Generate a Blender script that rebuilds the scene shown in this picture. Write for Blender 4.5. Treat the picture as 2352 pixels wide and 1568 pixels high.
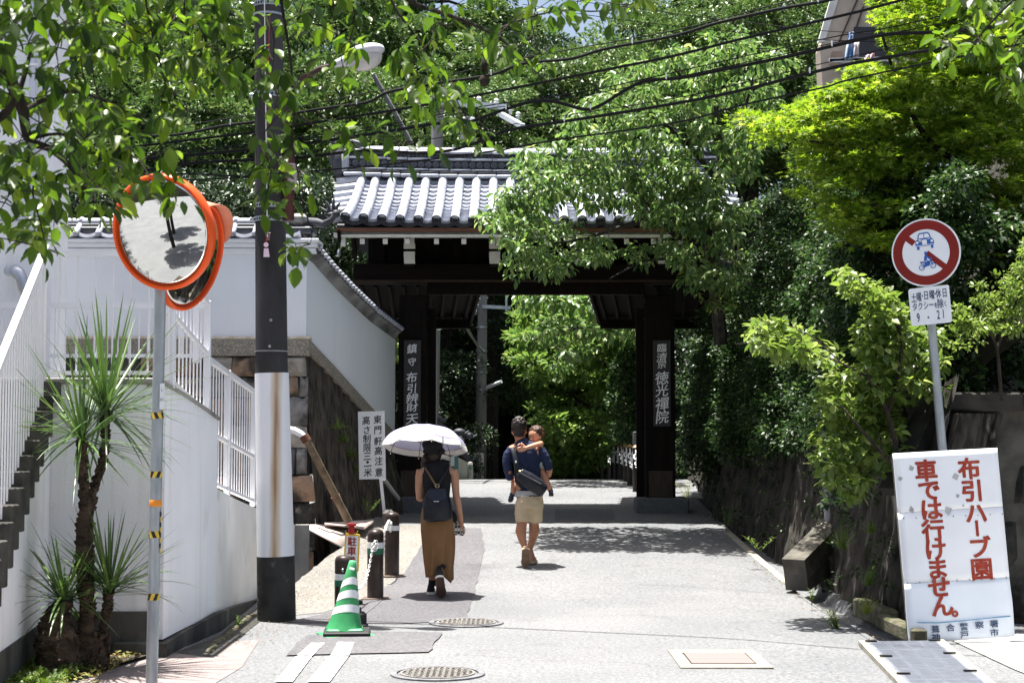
import bpy, bmesh, math, random
import numpy as np
from mathutils import Vector, Matrix, noise
for _o in list(bpy.data.objects): bpy.data.objects.remove(_o)
S = bpy.context.scene
COL = S.collection
R = math.radians
random.seed(7)
RNG = np.random.default_rng(7)

# ------------------------------------------------------------------ camera
PITCH = math.atan(216/3660)
cam = bpy.data.cameras.new('camera')
cam.sensor_width = 36; cam.lens = 56.0; cam.clip_start = .1; cam.clip_end = 600
camo = bpy.data.objects.new('camera', cam); COL.objects.link(camo)
camo.location = (0, 0, 1.65); camo.rotation_euler = (R(90)+PITCH, 0, 0)
cam.dof.use_dof = True; cam.dof.focus_distance = 17.0; cam.dof.aperture_fstop = 7.0
S.camera = camo
S.render.resolution_x = 1024; S.render.resolution_y = 682
# ------------------------------------------------------------------ light
SUNDIR = Vector((-.13, .07, 1)).normalized()       # towards the sun
w = bpy.data.worlds.new('World'); S.world = w; w.use_nodes = True
nt = w.node_tree; nt.nodes.clear()
sky = nt.nodes.new('ShaderNodeTexSky'); sky.sky_type = 'NISHITA'; sky.sun_disc = False
sky.sun_elevation = math.asin(SUNDIR.z); sky.sun_rotation = math.atan2(SUNDIR.x, SUNDIR.y)
sky.dust_density = 5.0; sky.air_density = 1.0; sky.ozone_density = 1.0
bg = nt.nodes.new('ShaderNodeBackground'); bg.inputs[1].default_value = .065
wo = nt.nodes.new('ShaderNodeOutputWorld')
nt.links.new(sky.outputs[0], bg.inputs[0]); nt.links.new(bg.outputs[0], wo.inputs[0])
sl = bpy.data.lights.new('sun', 'SUN'); sl.energy = 5.0; sl.angle = R(.5); sl.color = (1, .965, .90)
so = bpy.data.objects.new('sun', sl); COL.objects.link(so); so.location = (-5, 3, 40)
so.rotation_euler = SUNDIR.to_track_quat('Z', 'Y').to_euler()
S.view_settings.view_transform = 'Standard'; S.view_settings.look = 'None'
S.view_settings.gamma = 1; S.view_settings.use_curve_mapping = False
S.view_settings.exposure = 1.72
S.render.engine = 'CYCLES'
S.cycles.use_denoising = True
S.cycles.max_bounces = 8; S.cycles.diffuse_bounces = 4; S.cycles.transmission_bounces = 4; S.cycles.transparent_max_bounces = 6

# ------------------------------------------------------------------ picture geometry
F = 3660.0
_f = Vector((0, math.cos(PITCH), math.sin(PITCH))); _u = Vector((0, -math.sin(PITCH), math.cos(PITCH)))
EYE = Vector((0, 0, 1.65))
def ray(u, v):
    return Vector((1, 0, 0))*((u-1176)/F) + _u*((784-v)/F) + _f
def P(u, v, d):
    r = ray(u, v); return EYE + r*(d/r.y)
_prof = [(-60, -2.0), (-20, -.6), (0, 0), (9, 0), (14, 0), (16.6, .02), (18.8, .15), (21.5, .32), (24.4, .5), (27, .68), (30, .78), (34, .72), (38, .58), (44, .42), (60, .2), (120, 0)]
def _spl(y):
    p = _prof
    if y <= p[0][0]: return p[0][1]
    if y >= p[-1][0]: return p[-1][1]
    for i in range(len(p)-1):
        if p[i][0] <= y <= p[i+1][0]: break
    def sl(k):
        k = max(1, min(len(p)-2, k)); return (p[k+1][1]-p[k-1][1])/(p[k+1][0]-p[k-1][0])
    h = p[i+1][0]-p[i][0]; t = (y-p[i][0])/h
    m0, m1 = sl(i)*h, sl(i+1)*h
    return (2*t**3-3*t*t+1)*p[i][1]+(t**3-2*t*t+t)*m0+(-2*t**3+3*t*t)*p[i+1][1]+(t**3-t*t)*m1
_PY = np.linspace(-60, 120, 3601); _PZ = np.array([_spl(y) for y in _PY])
def sm(a, b, x):
    t = max(0, min(1, (x-a)/(b-a))); return t*t*(3-2*t)
def pit_edge(y): return -2.34+.27*sm(17.0, 19.5, y)
def G(x, y):
    z = float(np.interp(y, _PY, _PZ))
    z += .12*sm(-1.5, -2.2, x)*sm(16.5, 19, y)
    z -= .035*sm(1.6, 3.0, x)*sm(26, 18, y)
    if 15.9 < y < 21.2 and x < pit_edge(y):
        z -= 1.3*sm(0, .06, pit_edge(y)-x)*sm(15.9, 16.0, y)
    if 3.06 < x < 3.34 and 13.2 < y < 26: z -= .10*sm(13.2, 13.3, y)
    return z
def GP(u, v, y0=7, y1=60):
    r = ray(u, v); y = y0
    while y < y1:
        p = EYE + r*(y/r.y)
        if p.z < G(p.x, y): return p
        y += .02
    return EYE + r*(y1/r.y)

# ------------------------------------------------------------------ mesh builder
class MB:
    def __init__(s): s.v = []; s.f = []; s.m = []
    def add(s, vs, fs, mi=0):
        o = len(s.v); s.v += [tuple(p) for p in vs]; s.f += [tuple(i+o for i in f) for f in fs]; s.m += [mi]*len(fs); return s
    def box(s, c, d, rot=None, mi=0, taper=1.0):
        x, y, z = d[0]/2, d[1]/2, d[2]/2; c = Vector(c)
        vs = [Vector((a*x*(taper if q > 0 else 1), b*y*(taper if q > 0 else 1), q*z)) for q in (-1, 1) for b in (-1, 1) for a in (-1, 1)]
        if rot is not None: vs = [rot @ p for p in vs]
        return s.add([c+p for p in vs], [(0, 2, 3, 1), (4, 5, 7, 6), (0, 1, 5, 4), (2, 6, 7, 3), (0, 4, 6, 2), (1, 3, 7, 5)], mi)
    def bev(s, c, d, b=.01, rot=None, mi=0):
        """box with cut edges"""
        x, y, z = d[0]/2, d[1]/2, d[2]/2; c = Vector(c); vs = []
        for q in (-z, -z+b, z-b, z):
            i = b if abs(q) == z else 0
            for a, e in ((-x+i+b, -y+i), (x-i-b, -y+i), (x-i, -y+i+b), (x-i, y-i-b), (x-i-b, y-i), (-x+i+b, y-i), (-x+i, y-i-b), (-x+i, -y+i+b)):
                vs.append(Vector((a, e, q)))
        if rot is not None: vs = [rot @ p for p in vs]
        fs = [tuple(range(7, -1, -1)), tuple(range(24, 32))]
        for k in range(3):
            for j in range(8): fs.append((k*8+j, k*8+(j+1) % 8, k*8+8+(j+1) % 8, k*8+8+j))
        return s.add([c+p for p in vs], fs, mi)
    def bar(s, a, b, w, h, mi=0, up=(0, 0, 1)):
        a, b = Vector(a), Vector(b); d = (b-a).normalized(); U = Vector(up)
        X = d.cross(U)
        if X.length < 1e-4: X = d.cross(Vector((0, 1, 0)))
        X.normalize(); Z = X.cross(d).normalized()
        vs = [p+X*i*w/2+Z*j*h/2 for p in (a, b) for i, j in ((-1, -1), (1, -1), (1, 1), (-1, 1))]
        return s.add(vs, [(3, 2, 1, 0), (4, 5, 6, 7), (0, 1, 5, 4), (1, 2, 6, 5), (2, 3, 7, 6), (3, 0, 4, 7)], mi)
    def ring(s, path, radii, n=8, mi=0, caps=True, ref=None, ell=None):
        """tube along path; ell: list of depth factors (section ry = r*ell)"""
        path = [Vector(p) for p in path]; N = len(path)
        if not hasattr(radii, '__len__'): radii = [radii]*N
        prev = None; vs = []
        for i, p in enumerate(path):
            t = (path[min(i+1, N-1)]-path[max(i-1, 0)])
            t = t.normalized() if t.length > 1e-9 else Vector((0, 0, 1))
            if prev is None:
                a = Vector(ref) if ref is not None else (Vector((1, 0, 0)) if abs(t.x) < .9 else Vector((0, 1, 0)))
            else: a = prev
            X = (a - t*a.dot(t)).normalized(); Y = t.cross(X); prev = X
            r = radii[i]; e = 1 if ell is None else ell[i]
            for k in range(n):
                an = 2*math.pi*k/n; vs.append(p + X*math.cos(an)*r + Y*math.sin(an)*r*e)
        fs = []
        for i in range(N-1):
            for k in range(n): fs.append((i*n+k, i*n+(k+1) % n, (i+1)*n+(k+1) % n, (i+1)*n+k))
        if caps:
            fs.append(tuple(range(n-1, -1, -1))); fs.append(tuple((N-1)*n+k for k in range(n)))
        return s.add(vs, fs, mi)
    def cyl(s, a, b, r0, r1=None, n=12, mi=0, caps=True): return s.ring([a, b], [r0, r0 if r1 is None else r1], n, mi, caps)
    def lathe(s, prof, c=(0, 0, 0), n=16, mi=0, rot=None, sx=1, sy=1):
        """prof list of (r, z)"""
        c = Vector(c); vs = []; fs = []
        for r, z in prof:
            for k in range(n):
                a = 2*math.pi*k/n; p = Vector((r*math.cos(a)*sx, r*math.sin(a)*sy, z))
                vs.append(c+(rot @ p if rot is not None else p))
        for i in range(len(prof)-1):
            for k in range(n): fs.append((i*n+k, i*n+(k+1) % n, (i+1)*n+(k+1) % n, (i+1)*n+k))
        if prof[0][0] > 1e-5: fs.append(tuple(range(n-1, -1, -1)))
        if prof[-1][0] > 1e-5: fs.append(tuple((len(prof)-1)*n+k for k in range(n)))
        return s.add(vs, fs, mi)
    def prism(s, poly, M, depth, mi=0):
        """poly 2D in plane of matrix M (x,y), extruded -depth along M z"""
        n = len(poly); vs = [M @ Vector((x, y, 0)) for x, y in poly]+[M @ Vector((x, y, -depth)) for x, y in poly]
        fs = [tuple(range(n)), tuple(range(2*n-1, n-1, -1))]+[(i+n, (i+1) % n+n, (i+1) % n, i) for i in range(n)]
        return s.add(vs, fs, mi)
    def grid(s, fn, nu, nv, mi=0):
        vs = [fn(i/nu, j/nv) for j in range(nv+1) for i in range(nu+1)]
        return s.add(vs, [(j*(nu+1)+i, j*(nu+1)+i+1, (j+1)*(nu+1)+i+1, (j+1)*(nu+1)+i) for j in range(nv) for i in range(nu)], mi)
    def ball(s, c, r, n=10, m=6, mi=0, sc=(1, 1, 1), rot=None):
        c = Vector(c); vs = []; fs = []
        for j in range(1, m):
            t = math.pi*j/m
            for k in range(n):
                a = 2*math.pi*k/n; p = Vector((r*math.sin(t)*math.cos(a)*sc[0], r*math.sin(t)*math.sin(a)*sc[1], r*math.cos(t)*sc[2]))
                vs.append(c+(rot @ p if rot is not None else p))
        for z in (1, -1):
            p = Vector((0, 0, z*r*sc[2])); vs.append(c+(rot @ p if rot is not None else p))
        T = len(vs)-2; B = T+1
        for j in range(m-2):
            for k in range(n): fs.append((j*n+k, (j+1)*n+k, (j+1)*n+(k+1) % n, j*n+(k+1) % n))
        for k in range(n): fs.append((T, k, (k+1) % n)); fs.append((B, (m-2)*n+(k+1) % n, (m-2)*n+k))
        return s.add(vs, fs, mi)
    def mesh(s, name, mats, smooth=False):
        me = bpy.data.meshes.new(name); me.from_pydata(s.v, [], s.f)
        if not isinstance(mats, (list, tuple)): mats = [mats]
        for m in mats: me.materials.append(m)
        me.polygons.foreach_set('material_index', s.m)
        if smooth:
            me.polygons.foreach_set('use_smooth', [True]*len(s.f))
            if smooth != 'all':
                try: me.set_sharp_from_angle(angle=R(smooth if smooth is not True else 40))
                except Exception: pass
        me.update(); return me
    def build(s, name, mats, parent=None, smooth=False):
        return put(name, s.mesh(name, mats, smooth), parent)
def put(name, me, parent=None, M=None):
    """link a mesh built in world coordinates (or in the local ones of M) under parent"""
    o = bpy.data.objects.new(name, me); COL.objects.link(o)
    if parent is not None:
        o.parent = parent; o.matrix_parent_inverse = WM[parent.name].inverted()
    if M is not None: o.matrix_basis = M
    WM[o.name] = M.copy() if M is not None else Matrix.Identity(4)
    return o
WM = {}
def tag(o, label=None, cat=None, group=None, kind=None):
    if label: o['label'] = label
    if cat: o['category'] = cat
    if group: o['group'] = group
    if kind: o['kind'] = kind
    return o
def thing(name, loc, label, cat, group=None):
    o = bpy.data.objects.new(name, None); COL.objects.link(o); o.location = loc
    o.empty_display_size = .1; WM[o.name] = Matrix.Translation(loc)
    return tag(o, label, cat, group)
def sub(o):
    """allow world-built children beneath a part"""
    return o
def copy_tree(root, loc, label, rz=0.0, group=None):
    def rec(o, par):
        c = o.copy(); COL.objects.link(c)
        if par is not None: c.parent = par
        for ch in list(CH.get(o.name, [])):
            rec(ch, c)
        return c
    CH = {}
    for o in COL.objects:
        if o.parent: CH.setdefault(o.parent.name, []).append(o)
    r = rec(root, None); r.location = loc; r.rotation_euler = (0, 0, rz); r['label'] = label
    if group: r['group'] = group
    return r

# ------------------------------------------------------------------ materials
MATS = {}
def mat(name, c1, c2=None, scale=5.0, rough=.7, bump=0.0, bscale=None, detail=6, lo=.35, hi=.65, metal=0.0, rnd=0.0, spec=.3, stretch=None, dirt=None, coat=0.0, streak=None):
    """two-tone noise material in object space. dirt=(colour, scale, lo, hi): a third tone of stains"""
    if name in MATS: return MATS[name]
    m = bpy.data.materials.new(name); MATS[name] = m; m.use_nodes = True; n = m.node_tree.nodes; L = m.node_tree.links
    b = n['Principled BSDF']; b.inputs['Roughness'].default_value = rough; b.inputs['Metallic'].default_value = metal
    b.inputs['Specular IOR Level'].default_value = spec
    if coat: b.inputs['Coat Weight'].default_value = coat
    tc = n.new('ShaderNodeTexCoord'); src = tc.outputs['Object']
    if stretch:
        mp = n.new('ShaderNodeMapping'); mp.inputs['Scale'].default_value = stretch; L.new(src, mp.inputs[0]); src = mp.outputs[0]
    if rnd:
        oi = n.new('ShaderNodeObjectInfo'); va = n.new('ShaderNodeVectorMath'); va.operation = 'ADD'
        mu = n.new('ShaderNodeMath'); mu.operation = 'MULTIPLY'; mu.inputs[1].default_value = 37.
        L.new(oi.outputs['Random'], mu.inputs[0]); L.new(src, va.inputs[0]); L.new(mu.outputs[0], va.inputs[1]); src = va.outputs[0]
    def ramp(sc, lo, hi, ca, cb, det=detail):
        t = n.new('ShaderNodeTexNoise'); t.inputs['Scale'].default_value = sc; t.inputs['Detail'].default_value = det
        L.new(src, t.inputs[0]); r = n.new('ShaderNodeValToRGB')
        r.color_ramp.elements[0].position = lo; r.color_ramp.elements[1].position = hi
        r.color_ramp.elements[0].color = (*ca, 1); r.color_ramp.elements[1].color = (*cb, 1)
        L.new(t.outputs[0], r.inputs[0]); return r.outputs[0], t.outputs[0]
    c2 = c2 or tuple(x*.85 for x in c1)
    col, nz = ramp(scale, lo, hi, c1, c2)
    if dirt:
        dk, _ = ramp(dirt[1], dirt[2], dirt[3], (0, 0, 0), (1, 1, 1))
        mx = n.new('ShaderNodeMix'); mx.data_type = 'RGBA'; L.new(dk, mx.inputs[0]); L.new(col, mx.inputs[6]); mx.inputs[7].default_value = (*dirt[0], 1); col = mx.outputs[2]
    if streak:      # rain streaks running down a rendered wall
        ms_ = n.new('ShaderNodeMapping'); ms_.inputs['Scale'].default_value = (7, 7, .35); L.new(tc.outputs['Object'], ms_.inputs[0])
        tn = n.new('ShaderNodeTexNoise'); tn.inputs['Scale'].default_value = 1.6; tn.inputs['Detail'].default_value = 7; L.new(ms_.outputs[0], tn.inputs[0])
        rs_ = n.new('ShaderNodeValToRGB'); rs_.color_ramp.elements[0].position = .54; rs_.color_ramp.elements[1].position = .78; rs_.color_ramp.elements[1].color = (.7, .7, .7, 1); L.new(tn.outputs[0], rs_.inputs[0])
        mx2 = n.new('ShaderNodeMix'); mx2.data_type = 'RGBA'; L.new(rs_.outputs[0], mx2.inputs[0]); L.new(col, mx2.inputs[6]); mx2.inputs[7].default_value = (*streak, 1); col = mx2.outputs[2]
    if rnd:
        hs = n.new('ShaderNodeHueSaturation'); mr = n.new('ShaderNodeMapRange'); mr.inputs[3].default_value = 1-rnd; mr.inputs[4].default_value = 1+rnd
        L.new(oi.outputs['Random'], mr.inputs[0]); L.new(mr.outputs[0], hs.inputs['Value']); L.new(col, hs.inputs['Color']); col = hs.outputs[0]
    L.new(col, b.inputs['Base Color'])
    if bump:
        t = n.new('ShaderNodeTexNoise'); t.inputs['Scale'].default_value = bscale or scale*4; t.inputs['Detail'].default_value = 6
        L.new(src, t.inputs[0]); bp = n.new('ShaderNodeBump'); bp.inputs['Strength'].default_value = min(1, bump); bp.inputs['Distance'].default_value = .01*max(1, bump)
        L.new(t.outputs[0], bp.inputs['Height']); L.new(bp.outputs[0], b.inputs['Normal'])
    return m
def leafmat(name, c1, c2, c3=None, trans=.45, rough=.4, spec=.5):
    """leaf colour varies from leaf to leaf through the face attribute rnd"""
    m = bpy.data.materials.new(name); MATS[name] = m; m.use_nodes = True; n = m.node_tree.nodes; L = m.node_tree.links
    b = n['Principled BSDF']; b.inputs['Roughness'].default_value = rough; b.inputs['Specular IOR Level'].default_value = spec
    a = n.new('ShaderNodeAttribute'); a.attribute_name = 'rnd'; a.attribute_type = 'GEOMETRY'
    oi = n.new('ShaderNodeObjectInfo'); ad = n.new('ShaderNodeMath'); ad.operation = 'ADD'; fr = n.new('ShaderNodeMath'); fr.operation = 'FRACT'
    L.new(a.outputs['Fac'], ad.inputs[0]); L.new(oi.outputs['Random'], ad.inputs[1]); L.new(ad.outputs[0], fr.inputs[0])
    r = n.new('ShaderNodeValToRGB'); e = r.color_ramp.elements
    e[0].color = (*c1, 1); e[1].color = (*c2, 1); e[1].position = .85 if c3 else 1
    if c3: k = e.new(1.0); k.color = (*c3, 1)
    L.new(fr.outputs[0], r.inputs[0]); L.new(r.outputs[0], b.inputs['Base Color'])
    t = n.new('ShaderNodeBsdfTranslucent'); hs = n.new('ShaderNodeHueSaturation'); hs.inputs['Saturation'].default_value = 1.08; hs.inputs['Value'].default_value = 1.9; hs.inputs['Hue'].default_value = .497
    L.new(r.outputs[0], hs.inputs['Color']); L.new(hs.outputs[0], t.inputs[0])
    mx = n.new('ShaderNodeMixShader'); mx.inputs[0].default_value = trans
    L.new(b.outputs[0], mx.inputs[1]); L.new(t.outputs[0], mx.inputs[2]); L.new(mx.outputs[0], n['Material Output'].inputs[0])
    return m
def plain(name, c, rough=.6, metal=0.0, spec=.5): return mat(name, c, tuple(x*.92 for x in c), 9, rough, metal=metal, spec=spec)

M_white = mat('white_plaster', (.86, .86, .88), (.80, .80, .83), 1.5, .85, .5, 60, dirt=((.62, .61, .58), 1.6, .60, .82), streak=(.68, .67, .63))
M_white2 = mat('white_temple_plaster', (.82, .84, .88), (.76, .78, .83), .8, .8, .1, 40, streak=(.77, .79, .82))
M_paint = mat('white_metal_paint', (.80, .80, .83), (.74, .74, .77), 3, .45)
M_conc = mat('concrete', (.34, .33, .31), (.26, .25, .235), 4, .9, .5, 50, dirt=((.12, .115, .10), 2.2, .55, .72))
M_concl = mat('pale_concrete', (.33, .31, .26), (.24, .225, .19), 6, .9, .4, 60)
M_dconc = mat('stained_dark_concrete', (.10, .095, .085), (.03, .03, .03), 3, .9, .5, 40, stretch=(1, 1, .35), dirt=((.30, .28, .24), 2.4, .58, .75))
M_step = mat('step_concrete', (.085, .08, .07), (.035, .034, .03), 5, .9, .4, 50)
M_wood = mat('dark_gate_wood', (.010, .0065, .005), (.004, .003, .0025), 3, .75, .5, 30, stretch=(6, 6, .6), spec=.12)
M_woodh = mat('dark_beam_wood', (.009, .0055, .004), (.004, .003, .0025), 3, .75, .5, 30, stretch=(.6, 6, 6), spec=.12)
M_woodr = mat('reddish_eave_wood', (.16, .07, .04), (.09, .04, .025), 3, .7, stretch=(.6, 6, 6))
M_bone = mat('white_painted_beam_end', (.72, .70, .64), (.62, .60, .54), 6, .7)
M_tile = mat('silver_grey_roof_tile', (.42, .44, .50), (.30, .315, .365), 6, .45, rnd=.12, spec=.5)
M_tiled = mat('dark_roof_tile', (.055, .058, .070), (.030, .032, .040), 8, .55, .3, 40)
M_tilef = mat('dark_tile_face', (.035, .036, .042), (.02, .02, .025), 20, .7)
M_iron = mat('black_iron', (.012, .012, .013), (.02, .018, .016), 8, .5)
M_galv = mat('galvanised_steel', (.42, .45, .48), (.30, .33, .36), 14, .42, metal=.55, stretch=(1, 1, .3))
M_black = plain('black_rubber', (.010, .010, .012), .7)
M_cable = plain('black_cable', (.008, .008, .009), .8, spec=.2)
M_red = mat('sign_red', (.20, .012, .008), (.17, .010, .007), 4, .45)
M_orange = mat('mirror_orange', (.85, .10, .010), (.70, .08, .01), 4, .35)
M_signw = mat('white_sign_board', (.76, .79, .84), (.72, .75, .80), 3, .5)
M_blue = plain('sign_blue', (.015, .10, .42), .45)
M_ink = plain('black_lettering', (.012, .013, .016), .6)
M_navyink = plain('navy_lettering', (.02, .05, .12), .6)
M_redink = mat('worn_red_lettering', (.27, .022, .010), (.36, .06, .03), 12, .6)
M_soil = mat('planter_soil', (.055, .042, .028), (.022, .017, .012), 12, 1, 1, 40, dirt=((.14, .11, .07), 20, .6, .7))
M_bark = mat('tree_bark', (.045, .034, .026), (.012, .010, .008), 8, .95, 1, 30, stretch=(3, 3, .6))
M_barkg = mat('grey_cherry_bark', (.060, .052, .044), (.020, .017, .015), 10, .9, 1, 30)
# ================================================================== ground and road
def ground_mesh():
    xs = sorted(set([round(x, 3) for x in list(np.arange(-80, -8, 6))+list(np.arange(-8, -3, .5))+list(np.arange(-3, 3.7, .07))+list(np.arange(3.8, 8, .5))+list(np.arange(8, 81, 6))]))
    ys = sorted(set([round(y, 3) for y in list(np.arange(-60, 4, 2))+list(np.arange(4, 34, .12))+list(np.arange(34, 60, 1))+list(np.arange(60, 141, 8))]))
    mb = MB(); nx = len(xs)
    vs = [(x, y, G(x, y)) for y in ys for x in xs]
    fs = [(j*nx+i, j*nx+i+1, (j+1)*nx+i+1, (j+1)*nx+i) for j in range(len(ys)-1) for i in range(nx-1)]
    mb.add(vs, fs); return mb
def asphalt(name, ca, cb, dk, gr=1.0):
    m = bpy.data.materials.new(name); m.use_nodes = True; n = m.node_tree.nodes; L = m.node_tree.links; b = n['Principled BSDF']
    b.inputs['Roughness'].default_value = .9; b.inputs['Specular IOR Level'].default_value = .2
    tc = n.new('ShaderNodeTexCoord'); o = tc.outputs['Object']
    def nz(sc, det=4, typ='N'):
        if typ == 'V': t = n.new('ShaderNodeTexVoronoi'); t.feature = 'F1'
        else: t = n.new('ShaderNodeTexNoise'); t.inputs['Detail'].default_value = det
        t.inputs['Scale'].default_value = sc; L.new(o, t.inputs[0]); return t.outputs[0]
    def rp(f, p0, p1, a, c):
        r = n.new('ShaderNodeValToRGB'); r.color_ramp.elements[0].position = p0; r.color_ramp.elements[1].position = p1
        r.color_ramp.elements[0].color = (*a, 1); r.color_ramp.elements[1].color = (*c, 1); L.new(f, r.inputs[0]); return r.outputs[0]
    def mul(a, c, mode='MULTIPLY', f=1.0):
        x = n.new('ShaderNodeMix'); x.data_type = 'RGBA'; x.blend_type = mode; x.inputs[0].default_value = f; L.new(a, x.inputs[6]); L.new(c, x.inputs[7]); return x.outputs[2]
    base = rp(nz(.55, 5), .35, .68, ca, cb)
    grain = rp(nz(30, 5), .38, .62, (.78*gr, .78*gr, .78*gr), (1.15, 1.15, 1.15))
    grain2 = rp(nz(95, 3), .42, .56, (.72*gr, .72*gr, .72*gr), (1.06, 1.06, 1.06))
    col = mul(mul(base, grain), grain2)
    # tar seams and hairline cracks
    wv = n.new('ShaderNodeTexVoronoi'); wv.feature = 'DISTANCE_TO_EDGE'; wv.inputs['Scale'].default_value = .33
    ds = n.new('ShaderNodeTexNoise'); ds.inputs['Scale'].default_value = 2.2; ds.inputs['Detail'].default_value = 5; L.new(o, ds.inputs[0])
    va = n.new('ShaderNodeVectorMath'); va.operation = 'MULTIPLY_ADD'; va.inputs[1].default_value = (.5, .5, .5); L.new(ds.outputs[1], va.inputs[0]); L.new(o, va.inputs[2]); L.new(va.outputs[0], wv.inputs[0])
    col = mul(col, rp(wv.outputs[0], .0, .0035, (.80, .79, .78), (1, 1, 1)))
    col = mul(col, rp(nz(1.7, 6), .60, .78, (1, 1, 1), dk))
    L.new(col, b.inputs['Base Color'])
    bp = n.new('ShaderNodeBump'); bp.inputs['Strength'].default_value = .6; bp.inputs['Distance'].default_value = .006
    L.new(nz(120, 3), bp.inputs['Height']); L.new(bp.outputs[0], b.inputs['Normal'])
    return m
M_road = asphalt('sun_bleached_asphalt', (.140, .145, .152), (.180, .182, .185), (.78, .77, .76))
M_patch = asphalt('newer_grey_asphalt', (.100, .097, .106), (.128, .124, .131), (.85, .85, .85))
M_dpatch = asphalt('dark_asphalt_patch', (.10, .10, .108), (.13, .13, .135), (.85, .85, .85))
M_walk = asphalt('pale_verge_concrete', (.23, .217, .195), (.17, .162, .15), (.8, .77, .7), .9)
M_pink = mat('pinkish_pavement', (.22, .185, .178), (.17, .142, .138), 9, .9, .3, 60)
gm = ground_mesh()
road = tag(gm.build('road', M_road, smooth=True), kind='structure')
def sheet(name, pts, dz, m, step=.18, kind='structure', holes=None):
    """a flush sheet laid over the ground; pts are ground (x, y)"""
    bm = bmesh.new(); vs = [bm.verts.new((x, y, 0)) for x, y in pts]; f = bm.faces.new(vs)
    xs = [p[0] for p in pts]; ys = [p[1] for p in pts]
    for ax, lo, hi in ((0, min(xs), max(xs)), (1, min(ys), max(ys))):
        k = lo+step
        while k < hi-.01:
            no = (1, 0, 0) if ax == 0 else (0, 1, 0); co = (k, 0, 0) if ax == 0 else (0, k, 0)
            bmesh.ops.bisect_plane(bm, geom=bm.verts[:]+bm.edges[:]+bm.faces[:], plane_co=co, plane_no=no); k += step
    for v in bm.verts: v.co.z = G(v.co.x, v.co.y)+dz
    for q in bm.faces:
        if q.normal.z < 0: q.normal_flip()
    me = bpy.data.meshes.new(name); bm.to_mesh(me); bm.free(); me.materials.append(m)
    me.polygons.foreach_set('use_smooth', [True]*len(me.polygons))
    o = put(name, me)
    if kind: o['kind'] = kind
    return o
def gp(u, v):
    p = GP(u, v); return (p.x, p.y)
def rough(pts, amp=.03, step=.25, seed=1):
    rr = random.Random(seed); out = []
    for i in range(len(pts)):
        a, b = Vector(pts[i]), Vector(pts[(i+1) % len(pts)]); n = max(1, int((b-a).length/step))
        for k in range(n):
            p = a.lerp(b, k/n); out.append((p.x+rr.uniform(-amp, amp), p.y+rr.uniform(-amp, amp)))
    return out
# pale verge on the left between gutter and road
verge = [(-2.33, 16.0), (-2.31, 17.2), (-2.06, 19.4), (-2.02, 20.6), (-1.9, 22.6), (-1.15, 22.6), (-1.10, 20.0), (-1.22, 18.0), (-1.42, 16.6), (-1.75, 15.0), (-2.2, 14.6)]
sheet('verge_pavement', rough(verge, .015, .4, 3), .004, M_walk)
strip = [(-1.10, 22.2), (-1.22, 18.0), (-1.45, 16.4), (-1.72, 14.9), (-2.0, 14.2), (-1.0, 14.1), (-.42, 14.3), (-.40, 15.6), (-.38, 17.5), (-.34, 20.0), (-.42, 22.2)]
sheet('asphalt_repair_strip', rough(strip, .012, .3, 4), .007, M_patch)
p2 = [gp(655, 1508), gp(700, 1462), gp(850, 1452), gp(1015, 1455), gp(985, 1500), gp(830, 1503)]
sheet('asphalt_patch', rough(p2, .012, .2, 5), .011, M_patch)
dk = [(-1.6, 23.0), (-1.6, 25.1), (3.0, 25.1), (3.0, 23.0)]
sheet('asphalt_band', rough(dk, .01, .5, 6), .004, asphalt('gate_threshold_asphalt', (.135, .135, .14), (.17, .17, .173), (.85, .85, .85)))
sheet('asphalt_patch', [(.62, 23.2), (.66, 24.6), (1.55, 24.6), (1.5, 23.2)], .008, M_patch)
# pinkish pavement and soil at the lower left
sheet('side_pavement', [(-2.62, 12.55), (-2.05, 13.05), (-1.93, 11.5), (-2.1, 9), (-2.5, 7), (-3.0, 8), (-2.86, 11.6)], .004, M_pink)
sheet('planter_soil', [(-3.55, 12.3), (-2.64, 12.3), (-2.68, 12.0), (-2.80, 11.5), (-3.02, 10.6), (-3.05, 8), (-6, 7.5), (-6, 9), (-3.6, 10)], .03, M_soil)
# double white line: worn, so the paint is broken by the material
def worn_paint(name, lo=.40, hi=.46, c=(.74, .75, .78), g=(.20, .195, .20)):
    m = bpy.data.materials.new(name); m.use_nodes = True; n = m.node_tree.nodes; L = m.node_tree.links; b = n['Principled BSDF']
    b.inputs['Roughness'].default_value = .7
    tc = n.new('ShaderNodeTexCoord'); t = n.new('ShaderNodeTexNoise'); t.inputs['Scale'].default_value = 9; t.inputs['Detail'].default_value = 8; L.new(tc.outputs['Object'], t.inputs[0])
    r = n.new('ShaderNodeValToRGB'); r.color_ramp.elements[0].position = lo; r.color_ramp.elements[1].position = hi
    r.color_ramp.elements[0].color = (*g, 1); r.color_ramp.elements[1].color = (*c, 1); L.new(t.outputs[0], r.inputs[0]); L.new(r.outputs[0], b.inputs['Base Color']); return m
M_line = worn_paint('worn_white_line', .30, .36, c=(.8, .8, .8), g=(.3, .3, .3)); M_linew = worn_paint('very_worn_white_line', .50, .56)
def quad_px(name, a, m, dz, lab):
    o = sheet(name, [gp(*q) for q in a], dz, m, .1, None); o['label'] = lab; o['category'] = 'road marking'; o['group'] = 'white painted lines on the road'; return o
def pxy(p): return p
sheetkw = dict()
quad_px('road_line', [(632, 1568), (652, 1568), (672, 1568), (716, 1510), (680, 1510)], M_line, .012, 'narrow clean white painted line by the pink pavement')
quad_px('road_line', [(706, 1568), (757, 1568), (800, 1510), (757, 1510)], M_line, .012, 'wide clean white painted line nearest the road centre')
quad_px('road_line', [(682, 1509), (718, 1509), (746, 1480), (714, 1480)], M_linew, .016, 'worn flaking narrow end of white line on the dark patch')
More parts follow.
